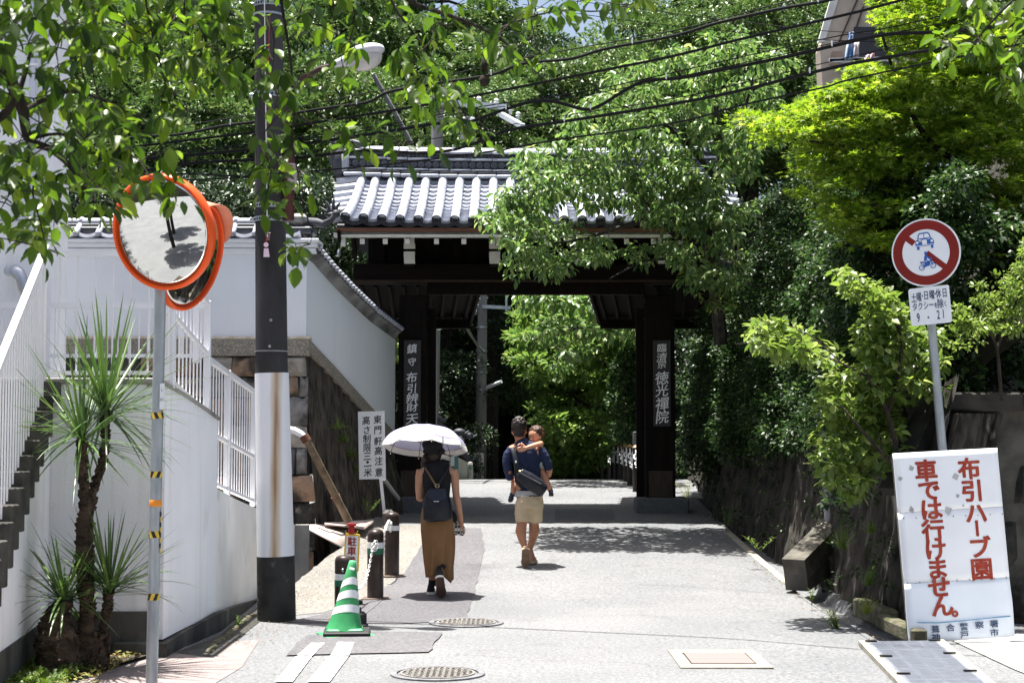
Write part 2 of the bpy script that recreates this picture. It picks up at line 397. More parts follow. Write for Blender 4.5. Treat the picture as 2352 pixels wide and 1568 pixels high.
quad_px('road_line', [(759, 1509), (802, 1509), (814, 1478), (776, 1478)], M_linew, .016, 'worn flaking wide end of white line below the cone')
# kerb stones along the gutter on the left
kerb = thing('drain_kerb', (-2.1, 13.6, 0), 'broken mossy concrete gutter edge below the white wall', 'gutter')
M_moss = mat('mossy_concrete', (.12, .105, .08), (.045, .055, .02), 9, .95, .8, 40, dirt=((.05, .045, .03), 6, .5, .7))
pts = [(492, 1500), (514, 1480), (535, 1462), (552, 1446), (566, 1434), (580, 1422), (596, 1414)]
for i in range(len(pts)-1):
    a = GP(*pts[i]); b = GP(*pts[i+1]); mb = MB(); d = (b-a).normalized(); a = a+d*.02; b = b-d*.02
    mb.bev((a+b)/2+Vector((-.06, 0, -.01)), ((b-a).length, .07, .07), .015, Matrix.Rotation(math.atan2(b.y-a.y, b.x-a.x)+.08*(-1)**i, 3, 'Z')); mb.build('kerb_stone', M_moss, kerb)
wet = sheet('gutter_bed', [gp(400, 1500), gp(490, 1512), gp(600, 1425), gp(590, 1395), gp(505, 1460)], .005, mat('wet_gutter', (.05, .048, .04), (.02, .02, .018), 8, .6, .6, 30))
# right gutter and border concrete
sheet('gutter_border', [(2.92, 12.0), (3.06, 12.0), (3.09, 14.0), (3.07, 17.0), (3.0, 22.0), (2.90, 22), (2.98, 17.0), (2.97, 14)], .005, M_concl)
gk = thing('mossy_kerb', (3.2, 13.5, 0), 'mossy stepped concrete kerb at the foot of the rock wall', 'kerb')
for k, (a, b) in enumerate((((1935, 1385), (1985, 1442)), ((1988, 1446), (2028, 1476)))):
    A = GP(*a, y0=11); A.y = 15.2-k*1.15; A.x = 3.30-k*.05; B = Vector((A.x-.05, A.y-1.05, 0)); mb = MB()
    mb.bev(((A.x+B.x)/2+.04, (A.y+B.y)/2, .03), (.13, 1.1, .18-.05*k), .02, Matrix.Rotation(.05, 3, 'Z')); mb.build('kerb_stone', M_moss, gk)

# ---- manholes
def manhole(c, r, lab):
    c = Vector((c[0], c[1], G(c[0], c[1]))); t = thing('manhole_cover', c, lab, 'manhole cover', 'round iron manhole covers in the road')
    slope = math.atan2(G(c.x, c.y+.3)-G(c.x, c.y-.3), .6); Rm = Matrix.Rotation(slope, 3, 'X')
    mb = MB(); mb.lathe([(r+.055, -.02), (r+.055, .012), (r+.05, .014), (r+.01, .014), (r+.01, -.02)], c, 48, 0, Rm); mb.build('frame', mat('worn_iron_frame', (.17, .17, .18), (.10, .10, .11), 14, .6), t)
    mb = MB(); mb.lathe([(r, -.03), (r, .008), (0, .008)], c, 40, 0, Rm); mb.build('cover', mat('iron_cover', (.15, .145, .14), (.09, .09, .09), 20, .65, .3, 80), t)
    mb = MB(); k = .042
    n = int(r/k)
    for i in range(-n, n+1):
        for j in range(-n, n+1):
            if math.hypot(i*k, j*k) < r-.035:
                p = Rm @ Vector((i*k, j*k, .012)); mb.box(c+p, ((.030, .018, .008) if (i+j) % 2 else (.018, .030, .008)), Rm)
    mb.lathe([(r-.015, .008), (r-.015, .016), (r-.03, .016), (r-.03, .008)], c, 40, 0, Rm)
    o = mb.build('stud', mat('worn_iron_studs', (.27, .25, .22), (.17, .165, .16), 16, .55), t); o['kind'] = 'stuff'
g1 = GP(1005, 1549); g2 = GP(1071, 1431)
manhole((g1.x, g1.y), .275, 'larger-looking manhole cover at the bottom edge of the road')
manhole((g2.x, g2.y), .275, 'manhole cover beside the asphalt patch below the woman')
# ---- road grate with concrete frame
def flat_grate(u0, v0, u1, v1):
    a = GP(1560, 1502); b = GP(1715, 1502); c = GP(1757, 1527); d = GP(1545, 1529)
    x0, x1 = a.x+.02, c.x-.06; y1 = (a.y+b.y)/2; y0 = (c.y+d.y)/2; z = G((x0+x1)/2, (y0+y1)/2)
    t = thing('road_grate', ((x0+x1)/2, (y0+y1)/2, z), 'rusty rectangular drain grate set in concrete in the road', 'drain grate')
    mb = MB(); e = .09
    for q in ((x0-e, y0-e*2, x1+e, y0), (x0-e, y1, x1+e, y1+e*2), (x0-e, y0, x0, y1), (x1, y0, x1+e, y1)):
        mb.box(((q[0]+q[2])/2, (q[1]+q[3])/2, z-.04), (q[2]-q[0], q[3]-q[1], .1))
    mb.build('frame', mat('grate_surround', (.24, .23, .19), (.18, .17, .14), 9, .9, .4, 60), t)
    MB().box(((x0+x1)/2, (y0+y1)/2, z-.02), (x1-x0, y1-y0, .03)).build('grate_bed', mat('rusty_dark_iron', (.20, .175, .17), (.15, .13, .125), 14, .8), t)
    m = mat('rusty_iron_bar', (.20, .165, .16), (.15, .12, .115), 14, .8)
    nb = 34; sh = None
    for i in range(nb):
        if sh is None: sh = MB().box((0, 0, 0), (.013, y1-y0-.02, .02)).mesh('bar', m)
        put('bar', sh, t, Matrix.Translation((x0+.02+(x1-x0-.04)*i/(nb-1), (y0+y1)/2, z+.004)))
flat_grate(0, 0, 0, 0)
# ---- large steel grating at the right
def steel_grating():
    A, B = GP(1995, 1486), GP(2150, 1484); C, D = GP(2245, 1568), GP(2075, 1568)
    A, B, C, D = [Vector((p.x, p.y)) for p in (A, B, C, D)]
    z = .012
    t = thing('drain_grating', ((A.x+C.x)/2, (A.y+C.y)/2, 0), 'grey steel drain grating of square panels by the big sign', 'drain grating')
    def q(s, r): return A.lerp(B, s).lerp(D.lerp(C, s), r)
    mb = MB()
    for s0, s1, r0, r1 in ((-.13, 0, -.05, 1.6), (1, 1.14, -.05, 1.6)):
        vs = [q(s0, r0), q(s1, r0), q(s1, r1), q(s0, r1)]
        mb.add([(p.x, p.y, .008) for p in vs]+[(p.x, p.y, -.1) for p in vs], [(0, 1, 2, 3)[::-1], (0, 1, 5, 4), (1, 2, 6, 5), (2, 3, 7, 6), (3, 0, 4, 7)])
    mb.build('concrete_edge', M_concl, t)
    vs = [q(0, -.02), q(1, -.02), q(1, 1.6), q(0, 1.6)]
    MB().add([(p.x, p.y, .004) for p in vs], [(3, 2, 1, 0)]).build('pit_shade_sheet', plain('grating_shadow', (.03, .03, .033), .9), t)  # flat dark sheet whose colour stands for the shade under the bars
    mg = mat('galvanised_grating', (.20, .22, .26), (.15, .165, .20), 12, .5, metal=.2)
    for j in range(6):
        for i in range(4):
            s0, s1, r0, r1 = i/4+.008, (i+1)/4-.008, j*.27+.005, (j+1)*.27-.005
            p = thing_panel = None
            mb = MB(); k = 9
            def bar2(a, b, w):
                d = (b-a).normalized(); n = Vector((-d.y, d.x))*w/2
                mb.add([(*(a-n), z), (*(a+n), z), (*(b+n), z), (*(b-n), z), (*(a-n), z-.01), (*(a+n), z-.01), (*(b+n), z-.01), (*(b-n), z-.01)], [(0, 3, 2, 1), (0, 1, 5, 4), (2, 3, 7, 6), (0, 4, 7, 3), (1, 2, 6, 5)])
            for m_ in range(k+1): bar2(q(s0+(s1-s0)*m_/k, r0), q(s0+(s1-s0)*m_/k, r1), .016 if m_ in (0, k) else .0065)
            for m_ in range(k+1): bar2(q(s0, r0+(r1-r0)*m_/k), q(s1, r0+(r1-r0)*m_/k), .018 if m_ in (0, k) else .005)
            mb.build('grating_panel', mg, t)
    for (s, r) in ((.0, .02), (.0, .95), (1, .42), (1, .02), (0, .48), (1, .9)):
        c = q(s*.94+.03, r); MB().box((c.x, c.y, .02), (.09, .03, .012)).build('hinge', M_iron, t)
steel_grating()
sheet('right_pavement', [(3.62, 13.6), (3.62, 11.6), (3.78, 9.0), (9, 9), (9, 13.6)], .010, mat('pale_pavement', (.36, .355, .34), (.30, .295, .285), 8, .9, .3, 70))
# ---- hills behind the gate
def hill():
    mb = MB()
    def fn(s, t):
        x = -70+140*s; y = 34+90*t
        side = max(sm(-1, -16, x), sm(5.5, 20, x)); back = sm(44, 70, y)
        z = 12*max(side*sm(26, 60, y), back)+G(x, y)-.3
        return (x, y, z+1.5*noise.noise((x*.1, y*.1, 0))*max(side, back))
    mb.grid(fn, 70, 45); return mb
tag(hill().build('hillside', mat('forest_floor', (.03, .035, .015), (.02, .02, .01), 2, 1), smooth=True), kind='structure')
# ================================================================== writing
_gl = {}
def glyph(ch, bold):
    k = (ch, bold)
    if k not in _gl:
        c = bpy.data.curves.new('t', 'FONT'); c.body = ch; c.size = 1; c.offset = bold; c.resolution_u = 3
        o = bpy.data.objects.new('t', c); COL.objects.link(o); bpy.context.view_layer.update()
        m = o.to_mesh(); _gl[k] = ([tuple(v.co) for v in m.vertices], [tuple(p.vertices) for p in m.polygons])
        o.to_mesh_clear(); bpy.data.objects.remove(o); bpy.data.curves.remove(c)
    return _gl[k]
def write(mb, items, M, bold=.0, mi=0, brush=0):
    """items: (char, cx, cy, w, h[, quarter turn]) in the sign's plane"""
    for it in items:
      for sk, (ddx, ddy) in enumerate(((0, 0),) if bold < .004 else ((0, 0), (1, 0), (-1, 0), (0, 1), (0, -1), (.7, .7), (-.7, -.7), (.7, -.7), (-.7, .7))):
        ch, cx, cy, w, h = it[:5]; cx += ddx*bold*w*.62; cy += ddy*bold*h*.5; rot = len(it) > 5 and it[5]
        vs, fs = glyph(ch, .004)
        if not vs: continue
        out = []
        asc = ord(ch) < 256
        if asc:
            x0 = min(v[0] for v in vs); x1 = max(v[0] for v in vs)
        for x, y, z in vs:
            if asc: a, b = (x-(x0+x1)/2), (y-.36)
            else: a, b = x-.5, y-.38
            if rot: a, b = b, -a
            if brush: a, b = a+.10*b*brush, b+.13*a*brush
            out.append(M @ Vector((cx+a*w, cy+b*h, .0015+sk*.00012)))
        mb.add(out, fs, mi)
def frame(c, right, up):
    r = Vector(right).normalized(); u = Vector(up); u = (u-r*u.dot(r)).normalized(); n = r.cross(u)
    return Matrix(((r.x, u.x, n.x, c[0]), (r.y, u.y, n.y, c[1]), (r.z, u.z, n.z, c[2]), (0, 0, 0, 1)))

# ================================================================== temple gate
YG = 24.4                                     # plane of the main pillars
CX = (1233-1176)/150
gate = thing('temple_gate', (CX, YG, G(CX, YG)), 'dark timber temple gate with silver tiled roof spanning the road', 'gate')
def gz(v, d): return P(1176, v, d).z
def gx(u, d): return P(u, 784, d).x
z_eave = 4.765; y_eave = 23.15
slope = MB()
roof = MB()
# roof body beneath the tiles
RX0, RX1 = gx(775, 23.4), gx(1700, 23.4)
ridge_z = 5.60
roof.add([(RX0, y_eave+.03, z_eave-.09), (RX1, y_eave+.03, z_eave-.09), (RX1, YG, ridge_z-.10), (RX0, YG, ridge_z-.10), (RX0, 2*YG-y_eave, z_eave-.09), (RX1, 2*YG-y_eave, z_eave-.09),
          (RX0, y_eave+.03, z_eave-.15), (RX1, y_eave+.03, z_eave-.15), (RX1, YG, ridge_z-.25), (RX0, YG, ridge_z-.25), (RX0, 2*YG-y_eave, z_eave-.15), (RX1, 2*YG-y_eave, z_eave-.15)],
         [(0, 1, 2, 3), (3, 2, 5, 4), (7, 6, 9, 8), (8, 9, 10, 11), (6, 7, 1, 0), (4, 5, 11, 10), (0, 3, 9, 6), (3, 4, 10, 9), (2, 1, 7, 8), (5, 2, 8, 11)])
rf = roof.build('roof', M_tiled, gate)
NR = 22; sp = (gx(1675, 23.15)-gx(791, 23.15))/(NR-1)
def roofline(t):
    """t 0 at eave to 1 at ridge: slightly concave"""
    y = y_eave+(YG-.10-y_eave)*t; z = z_eave+(ridge_z-z_eave)*(t-.10*math.sin(math.pi*t)); return y, z
x_r0 = gx(791, 23.15)
# corner rows sweep inwards at the top like the photograph's verge
def rowx(i, t):
    x = x_r0+sp*i; xc = CX+.02
    return x + (xc-x)*.035*t + (.05*t if i == 0 else 0)*1 - (.05*t if i == NR-1 else 0)
def lift(i): return .05*(abs(i-(NR-1)/2)/((NR-1)/2))**4
NS = 4
for i in range(NR):
    for k in range(NS):
        mb = MB(); pth = []; rad = []
        for q in range(4):
            t = (k+q/3)/NS; y, z = roofline(t); pth.append((rowx(i, t), y, z+.035+lift(i)*(1-t))); rad.append(.066+.004*(1-q/3))
        mb.ring(pth, rad, 12, 0, True, ref=(1, 0, 0)); mb.build('round_tile', M_tile, rf, 60)
    y, z = roofline(0); z += lift(i)
    c = Vector((rowx(i, 0), y-.005, z+.030)); mb = MB(); rt = Matrix.Rotation(R(90), 3, 'X')
    mb.lathe([(0, .0), (.048, .0), (.052, .012), (.070, .014), (.073, .0), (.073, -.05)], c, 20, 0, rt)
    for a in range(3):
        an = a*2.094+.5; mb.ball(c+Vector((.02*math.cos(an), -.004, .02*math.sin(an))), .014, 6, 4)
    mb.build('tile_end', M_tilef, rf, 40)
NC = 13
def pan_mesh(i, j):
    mb = MB(); t0, t1 = j/NC, (j+1.35)/NC
    y0, z0 = roofline(t0); y1, z1 = roofline(min(1.03, t1)); dz = (z1-z0)
    def fn(s, t):
        x = rowx(i, t0)+sp*(.13+.74*s); y = y0+(y1-y0)*t; dip = .035*(1-(2*s-1)**2)
        z = z0+(z1-z0)*t-dip+.058*(1-t)-.012+lift(i+.5)*(1-t0); return (x, y, z)
    n0 = 6; mb.grid(fn, n0, 1)
    fr = [(fn(s/n0, 0)) for s in range(n0+1)]
    mb.add(fr+[(p[0], p[1]+.022, p[2]-.045) for p in fr], [(s, s+n0+1, s+n0+2, s+1) for s in range(n0)]); return mb
for i in range(NR-1):
    for j in range(NC):
        o = pan_mesh(i, j).build('pan_tile', M_tile, rf, True)
# dark eave tiles between the ends
for i in range(-0, NR-1):
    y, z = roofline(0); mb = MB(); x0 = rowx(i, 0); z += lift(i+.5)
    pl = [(sp*(.0+s/8), -.055-.035*math.sin(math.pi*s/8)) for s in range(9)]+[(sp*(1-s/8), -.01-.022*math.sin(math.pi*(1-s/8))) for s in range(9)]
    mb.prism([(a, b+.02) for a, b in pl], frame((x0, y-.01, z-.02), (1, 0, 0), (0, 0, 1)), .03); mb.build('eave_tile', M_tilef, rf)
# verge rolls at both gable ends and the back slope
for sgn, xe in ((-1, gx(752, 23.2)), (1, gx(1712, 23.2))):
    for k in range(8):
        t = (k+.5)/8; y, z = roofline(t); mb = MB(); x_in = rowx(0 if sgn < 0 else NR-1, t)-sgn*.02
        mb.ring([(xe+sgn*(.02-.03*t), y, z+.0), (x_in, y, z+.05)], [.055, .055], 10, 0, True, ref=(0, 0, 1)); mb.build('verge_tile', M_tile, rf, 60)
    for k in range(2):
        y = y_eave+.02+k*.02; mb = MB(); c = (xe+sgn*(.08-.0), y, z_eave+.03)
        mb.lathe([(0, .03), (.05, .03), (.056, .042), (.078, .042), (.078, -.10)], c, 18, 0, Matrix.Rotation(R(90), 3, 'X')); mb.build('tile_end', M_tilef, rf, 40); break
    # corner demon-tile ornament: horned leafy block
    mb = MB(); c = Vector((xe+sgn*-.06, y_eave+.06, z_eave+.16))
    mb.ball(c, .09, 10, 7, sc=(1.1, .7, .9)); mb.ball(c+Vector((0, -.05, -.05)), .06, 8, 6, sc=(1.5, 1, .6))
    for hx, hz, l in ((-.07, .06, .13), (.02, .09, .16), (.09, .05, .11), (-.12, -.02, .1), (.14, -.03, .1)):
        mb.ring([c+Vector((hx*.5, -.03, hz*.5)), c+Vector((hx, -.05, hz+l*.4)), c+Vector((hx*1.4, -.03, hz+l*.8))], [.03, .022, .004], 6)
    mb.build('ridge_end_ornament', M_tiled, rf, 50)
back = MB(); back.add([(RX0, YG+.05, ridge_z-.02), (RX1, YG+.05, ridge_z-.02), (RX1, 2*YG-y_eave, z_eave+.02), (RX0, 2*YG-y_eave, z_eave+.02)], [(0, 3, 2, 1)])
for i in range(NR): back.cyl((x_r0+sp*i, YG+.05, ridge_z+.02), (x_r0+sp*i, 2*YG-y_eave, z_eave+.05), .066, n=8)
back.build('back_slope', M_tile, rf)
# ridge: stacked flat tiles, rosette band, wave band, cap
rx0, rx1 = gx(788, 24.3), gx(1668, 24.3)
ridge = MB().box(((rx0+rx1)/2, YG, 5.78), (rx1-rx0, .22, .38)).build('ridge', M_tiled, gate)
def sag(x): return .05*((x-CX)/((rx1-rx0)/2))**2
def ridge_row(z, h, yf, n, m, name='ridge_tile', cap=False):
    for i in range(n):
        a = rx0+(rx1-rx0)*i/n+.003; b = rx0+(rx1-rx0)*(i+1)/n-.003; zz = z+sag((a+b)/2)
        mb = MB()
        if cap: mb.ring([(a, YG, zz), (b, YG, zz)], [.075, .075], 14, 0, True, ref=(0, 1, 0))
        else: mb.bev(((a+b)/2, YG, zz), (b-a, yf*2, h), .008)
        mb.build(name, m, ridge, 50)
ridge_row(5.60, .045, .25, 20, M_tile); ridge_row(5.655, .04, .205, 20, M_tiled); ridge_row(5.70, .03, .185, 18, M_tile)
ridge_row(5.87, .03, .17, 18, M_tile); ridge_row(5.975, .03, .185, 18, M_tile)
ridge_row(6.00, 0, 0, 17, M_tile, 'ridge_cap', True)
mros = mat('rosette_tile', (.14, .145, .16), (.09, .095, .11), 20, .6)
ros = MB(); rt = Matrix.Rotation(R(90), 3, 'X'); ros.lathe([(0, .012), (.012, .014), (.014, .006), (.036, .006), (.038, .014), (.048, .014), (.050, 0)], (0, 0, 0), 16, 0, rt)
for a in range(12):
    an = a*math.pi/6; ros.bar((.014*math.cos(an), -.008, .014*math.sin(an)), (.035*math.cos(an), -.008, .035*math.sin(an)), .005, .006)
rosm = ros.mesh('rosette', mros, 40)
nros = 52
for i in range(nros):
    x = rx0+.06+(rx1-rx0-.12)*i/(nros-1); put('rosette', rosm, ridge, Matrix.Translation((x, YG-.125, 5.785+sag(x))))
wav = MB()
for s in (-1, 1):
    wav.ring([(s*.035+.035*math.cos(a), -.005, .035*math.sin(a)-.01) for a in np.linspace(math.pi, 2*math.pi, 8)], [.010]*8, 6, ref=(0, 1, 0))
wavm = wav.mesh('wave_tile', mros, 50)
for i in range(32):
    x = rx0+.08+(rx1-rx0-.16)*i/31; put('wave_tile', wavm, ridge, Matrix.Translation((x, YG-.118, 5.945+sag(x))))
for sgn, x in ((-1, rx0), (1, rx1)):     # ridge end ogre tiles
    mb = MB(); c = Vector((x+sgn*.08, YG-.02, 5.9))
    mb.bev(c+Vector((0, 0, -.05)), (.17, .34, .44), .03); mb.ball(c+Vector((sgn*.06, -.02, .02)), .15, 10, 8, sc=(.7, 1, 1.1))
    for hy in (-.1, .1): mb.ring([c+Vector((sgn*.04, hy, .16)), c+Vector((sgn*.10, hy*1.5, .25)), c+Vector((sgn*.05, hy*1.7, .35))], [.045, .03, .004], 7)
    mb.ring([c+Vector((0, 0, .2)), c+Vector((sgn*-.2, 0, .27)), c+Vector((sgn*-.42, 0, .22))], [.06, .05, .04], 8)
    mb.build('ogre_tile', M_tiled, ridge, 50)
    MB().bev((x+sgn*-.02, YG-.14, 5.84), (.12, .14, .34), .03).build('ridge_end_block', M_tile, ridge, 50)
# eave boards, rafters, bracket arms
ye = y_eave
MB().box((CX, ye+.05, z_eave-.115), (RX1-RX0-.02, .09, .06)).build('eave_board', M_woodr, gate)
MB().bev((CX, ye+.075, z_eave-.185), (RX1-RX0+.06, .07, .068), .006).build('fascia', M_bone, gate)
MB().box((CX, YG-.62, z_eave+.22), (RX1-RX0-.1, 1.42, .03), Matrix.Rotation(R(34), 3, 'X')).build('soffit', M_woodh, gate)
def px_raf():
    v = [787, 831, 884, 935, 1002, 1065]; k = 1130
    while k < 1690: v.append(k); k += 62
    return v
for u in px_raf():
    x = gx(u, ye+.1); big = .085 if u > 790 else .07
    a = Vector((x, ye+.10, z_eave-.27)); b = Vector((x, YG, ridge_z-.42))
    MB().bar(a+(b-a)*.001, b, .06, .075).build('rafter', M_woodh, gate)
    MB().bev(a+Vector((0, -.012, -.005)), (.070, .02, .082 if u > 790 else .15), .004).build('rafter_end', M_bone, gate)
for u in (939, 1136, 1333, 1525):
    x = gx(u, YG-.75); y0 = YG-.75
    top, b1, b2, bot = gz(531, y0), gz(571, y0), gz(577, y0), gz(605, y0)
    MB().box((x, YG-.30, (top+b1)/2), (.15, .86, top-b1)).build('bracket_arm', M_woodh, gate)
    MB().box((x, YG-.30, (b2+bot)/2-.02), (.15, .82, b2-bot)).build('bracket_arm', M_woodh, gate)
    prof = [(-.085, 0), (.085, 0), (.080, -.10), (.075, -.16), (.088, -.20), (.088, b1-top), (-.082, b1-top), (-.082, -.20), (-.075, -.16), (-.080, -.10)]
    mb = MB(); mb.prism(prof, frame((x, y0, top), (1, 0, 0), (0, 0, 1)), .03); mb.build('bracket_end', M_bone, gate)
    h = b2-bot
    mb = MB(); mb.prism([(-.082, 0), (.084, 0), (.080, -.3*h), (.083, -.6*h), (.088, -h), (-.075, -h), (-.08, -.6*h), (-.083, -.3*h)], frame((x, y0+.02, b2), (1, 0, 0), (0, 0, 1)), .03); mb.build('bracket_end', M_bone, gate)
# barge boards
for sgn, xe in ((-1, gx(781, 23.4)), (1, gx(1694, 23.4))):
    for s2 in (-1, 1):
        mb = MB(); mb.bar((xe, YG+s2*1.22, z_eave-.22), (xe, YG, ridge_z-.22), .05, .2); mb.build('barge_board', M_wood, gate)
    MB().ball((xe+sgn*.03, ye+.3, z_eave-.42), .05, 8, 6, sc=(.6, 1, 1.3)).build('gable_pendant', M_tile, gate, True)
# lintels, wall panel, pillars
pl0, pl1, pr0, pr1 = gx(915, YG-.2), gx(980, YG-.2), gx(1482, YG-.2), gx(1550, YG-.2)
l0, l1 = gx(810, YG-.25), gx(1640, YG-.25)
zt, zb = gz(605, YG-.25), gz(648, YG-.25)
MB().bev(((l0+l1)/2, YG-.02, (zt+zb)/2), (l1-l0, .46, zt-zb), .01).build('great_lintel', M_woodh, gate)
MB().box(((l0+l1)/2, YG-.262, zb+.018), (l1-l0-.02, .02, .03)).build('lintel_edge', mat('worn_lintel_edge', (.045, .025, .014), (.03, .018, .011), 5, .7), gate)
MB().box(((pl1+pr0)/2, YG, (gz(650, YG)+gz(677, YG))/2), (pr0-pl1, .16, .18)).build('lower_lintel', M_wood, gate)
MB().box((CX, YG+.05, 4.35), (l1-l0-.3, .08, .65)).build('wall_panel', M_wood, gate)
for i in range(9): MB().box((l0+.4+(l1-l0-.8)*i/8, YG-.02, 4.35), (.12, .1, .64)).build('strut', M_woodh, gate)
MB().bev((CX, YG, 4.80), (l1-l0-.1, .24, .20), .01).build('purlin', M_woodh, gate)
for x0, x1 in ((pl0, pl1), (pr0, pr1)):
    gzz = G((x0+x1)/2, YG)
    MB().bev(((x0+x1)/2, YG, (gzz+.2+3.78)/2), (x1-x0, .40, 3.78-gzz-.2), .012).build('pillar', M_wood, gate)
    for k in range(12):
        z = gzz+.5+k*.27
        for s in (-1, 1): MB().ball(((x0 if s < 0 else x1)+s*.002, YG-.16, z), .016, 6, 4).build('nail_head', M_iron, gate)
    for s in (-1, 1):
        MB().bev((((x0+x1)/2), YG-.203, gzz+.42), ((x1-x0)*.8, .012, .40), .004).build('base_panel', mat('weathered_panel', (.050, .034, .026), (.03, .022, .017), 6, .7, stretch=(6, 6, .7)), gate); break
    side = MB(); sx = x0-.12 if x0 > CX else x1+.07
    side.box((sx if x0 < CX else x0-.06, YG+.15, (gzz+3.6)/2+.1), (.11, .1, 3.6-gzz-.2)); side.build('door_post', M_wood, gate)
for u0, u1, v0, v1 in ((889, 990, 1141, 1179), (1463, 1583, 1143, 1175)):
    d = YG-.32; a, b = P(u0, v1, d), P(u1, v0, d); mb = MB(); zg = G((a.x+b.x)/2, YG)-.06
    mb.bev(((a.x+b.x)/2, YG-.02, (b.z+zg)/2), (b.x-a.x, .6, b.z-zg), .02); mb.build('plinth', mat('plinth_stone', (.115, .12, .125), (.085, .09, .095), 20, .85, .2, 60), gate)
# name boards with brushed characters
M_board = mat('grey_board_wood', (.050, .045, .048), (.034, .031, .033), 4, .7, stretch=(8, 8, .7))
M_brush = mat('chalky_brush_lettering', (.85, .85, .86), (.75, .75, .78), 30, .7)
def nameboard(u0, u1, v0, v1, chars):
    d = YG-.24; a, b = P(u0, v1, d), P(u1, v0, d); w_, h_ = b.x-a.x, b.z-a.z; c = Vector(((a.x+b.x)/2, d, (a.z+b.z)/2))
    o = MB().bev(c, (w_, .035, h_), .005).build('name_board', M_board, gate)
    M = frame(c+Vector((0, -.019, 0)), (1, 0, 0), (0, 0, 1)); mb = MB()
    items = [(ch, dx*w_, (.5-y)*h_, s*w_, s*w_*q) for ch, dx, y, s, q in chars]
    write(mb, items, M, .012, brush=.8); mb.build('lettering', M_brush, o)
    for z in (-.47, .47): MB().bev(c+Vector((0, -.02, h_*z)), (.03, .02, .02), .003).build('hook', M_iron, o)
nameboard(927, 967, 781, 980, [('鎮', -.02, .10, .60, 1), ('守', -.02, .25, .50, 1), ('布', -.03, .43, .66, 1), ('引', -.02, .56, .62, 1), ('辨', 0, .67, .74, .8), ('財', 0, .775, .70, .8), ('天', 0, .905, .76, .9)])
nameboard(1501, 1540, 781, 979, [('臨', 0, .09, .58, .9), ('濟', 0, .20, .62, .9), ('宗', 0, .285, .52, .9), ('徳', .0, .44, .80, 1), ('光', 0, .585, .76, .95), ('禪', .01, .74, .80, 1.05), ('院', 0, .89, .78, 1)])
# rear wing roofs over the support posts
for sgn, xa0, xa1, xb0, xb1 in ((-1, gx(812, YG+.3), gx(1104, YG+.3), gx(838, YG+2.1), gx(1080, YG+2.1)), (1, gx(1352, YG+.3), gx(1660, YG+.3), gx(1378, YG+2.1), gx(1640, YG+2.1))):
    y0, y1, z0, z1 = YG+.3, YG+2.1, 4.10, 3.66; wr = MB(); xc = (pl0+pl1)/2+.08 if sgn < 0 else (pr0+pr1)/2-.02
    wr.add([(xa0, y0, z0), (xa1, y0, z0), (xb1, y1, z1), (xb0, y1, z1), (xa0, y0, z0-.07), (xa1, y0, z0-.07), (xb1, y1, z1-.07), (xb0, y1, z1-.07)], [(0, 1, 2, 3), (7, 6, 5, 4), (0, 4, 5, 1), (1, 5, 6, 2), (2, 6, 7, 3), (3, 7, 4, 0)])
    w_ = wr.build('wing_roof', M_wood, gate)
    for k in range(9):
        f = (k+.5)/9; MB().cyl((xa0+(xa1-xa0)*f, y0, z0+.04), (xb0+(xb1-xb0)*f, y1+.05, z1+.04), .055, n=8).build('round_tile', M_tiled, w_, 60)
        MB().bar((xa0+(xa1-xa0)*f, y0, z0-.11), (xb0+(xb1-xb0)*f, y1, z1-.11), .05, .07).build('rafter', M_wood, w_)
    xi0, xi1 = (xa1, xb1) if sgn < 0 else (xa0, xb0)
    for k in range(6):
        f = (k+.3)/6; MB().ball((xi0+(xi1-xi0)*f-sgn*.04, y0+(y1-y0)*f, z0+(z1-z0)*f-.02), .055, 8, 6).build('tile_end', M_tile, w_, True)
    MB().bar((xi0-sgn*-.0, y0, z0-.12), (xi1, y1, z1-.12), .04, .14).build('barge_board', M_wood, w_)
    MB().bev((xc, YG+1.6, 2.0), (.26, .26, 3.3), .01).build('rear_post', M_wood, gate)
    MB().bev((xc, YG+.9, 3.50), (.14, 1.4, .18), .01).build('tie_beam', M_wood, gate)
    MB().bev(((xb0+xb1)/2, y1-.1, z1-.16), (xb1-xb0, .14, .16), .01).build('eave_beam', M_wood, gate)

# ================================================================== temple wall on the left
wall = thing('temple_wall', (-2.7, 21, .4), 'white plastered temple wall with tile coping on a granite base', 'wall')
A = Vector((-2.72, 21.0)); B = Vector((-1.78, 24.25)); L0 = Vector((-7.5, 21.0))
zt0, zb0 = 4.06, 2.93
def wz(t):        # plaster top and bottom along the side run, t 0..1
    d = A.y+(B.y-A.y)*t
    uu = 1176+3660*(A.x+(B.x-A.x)*t)/d
    tp = np.interp(uu, [700, 745, 790, 850, 915], [572, 625, 672, 728, 775]); bt = np.interp(uu, [700, 760, 830, 915], [776, 838, 915, 1008])
    return P(uu, tp, d).z, P(uu, bt, d).z
th = .22
mb = MB(); mb.box(((L0.x+A.x)/2, 21+th/2, (zt0+zb0)/2), (A.x-L0.x, th, zt0-zb0)); mb.build('plaster_panel', M_white2, wall)
mb = MB(); N = 14; vs = []
nrm = Vector((-(B-A).y, (B-A).x)).normalized()
for i in range(N+1):
    t = i/N; p = A.lerp(B, t); a, b = wz(t)
    if i == 0: a, b = zt0, zb0
    vs += [(p.x, p.y, b), (p.x, p.y, a), (p.x+nrm.x*th, p.y+nrm.y*th, a), (p.x+nrm.x*th, p.y+nrm.y*th, b)]
fs = []
for i in range(N):
    o = i*4
    for k in range(4): fs.append((o+k, o+(k+1) % 4, o+4+(k+1) % 4, o+4+k)[::-1])
mb.add(vs, fs+[(0, 1, 2, 3)]); mb.build('plaster_panel', M_white2, wall, 30)
M_gran = mat('granite_course', (.36, .32, .26), (.20, .185, .16), 45, .9, .5, 80, lo=.4, hi=.55)
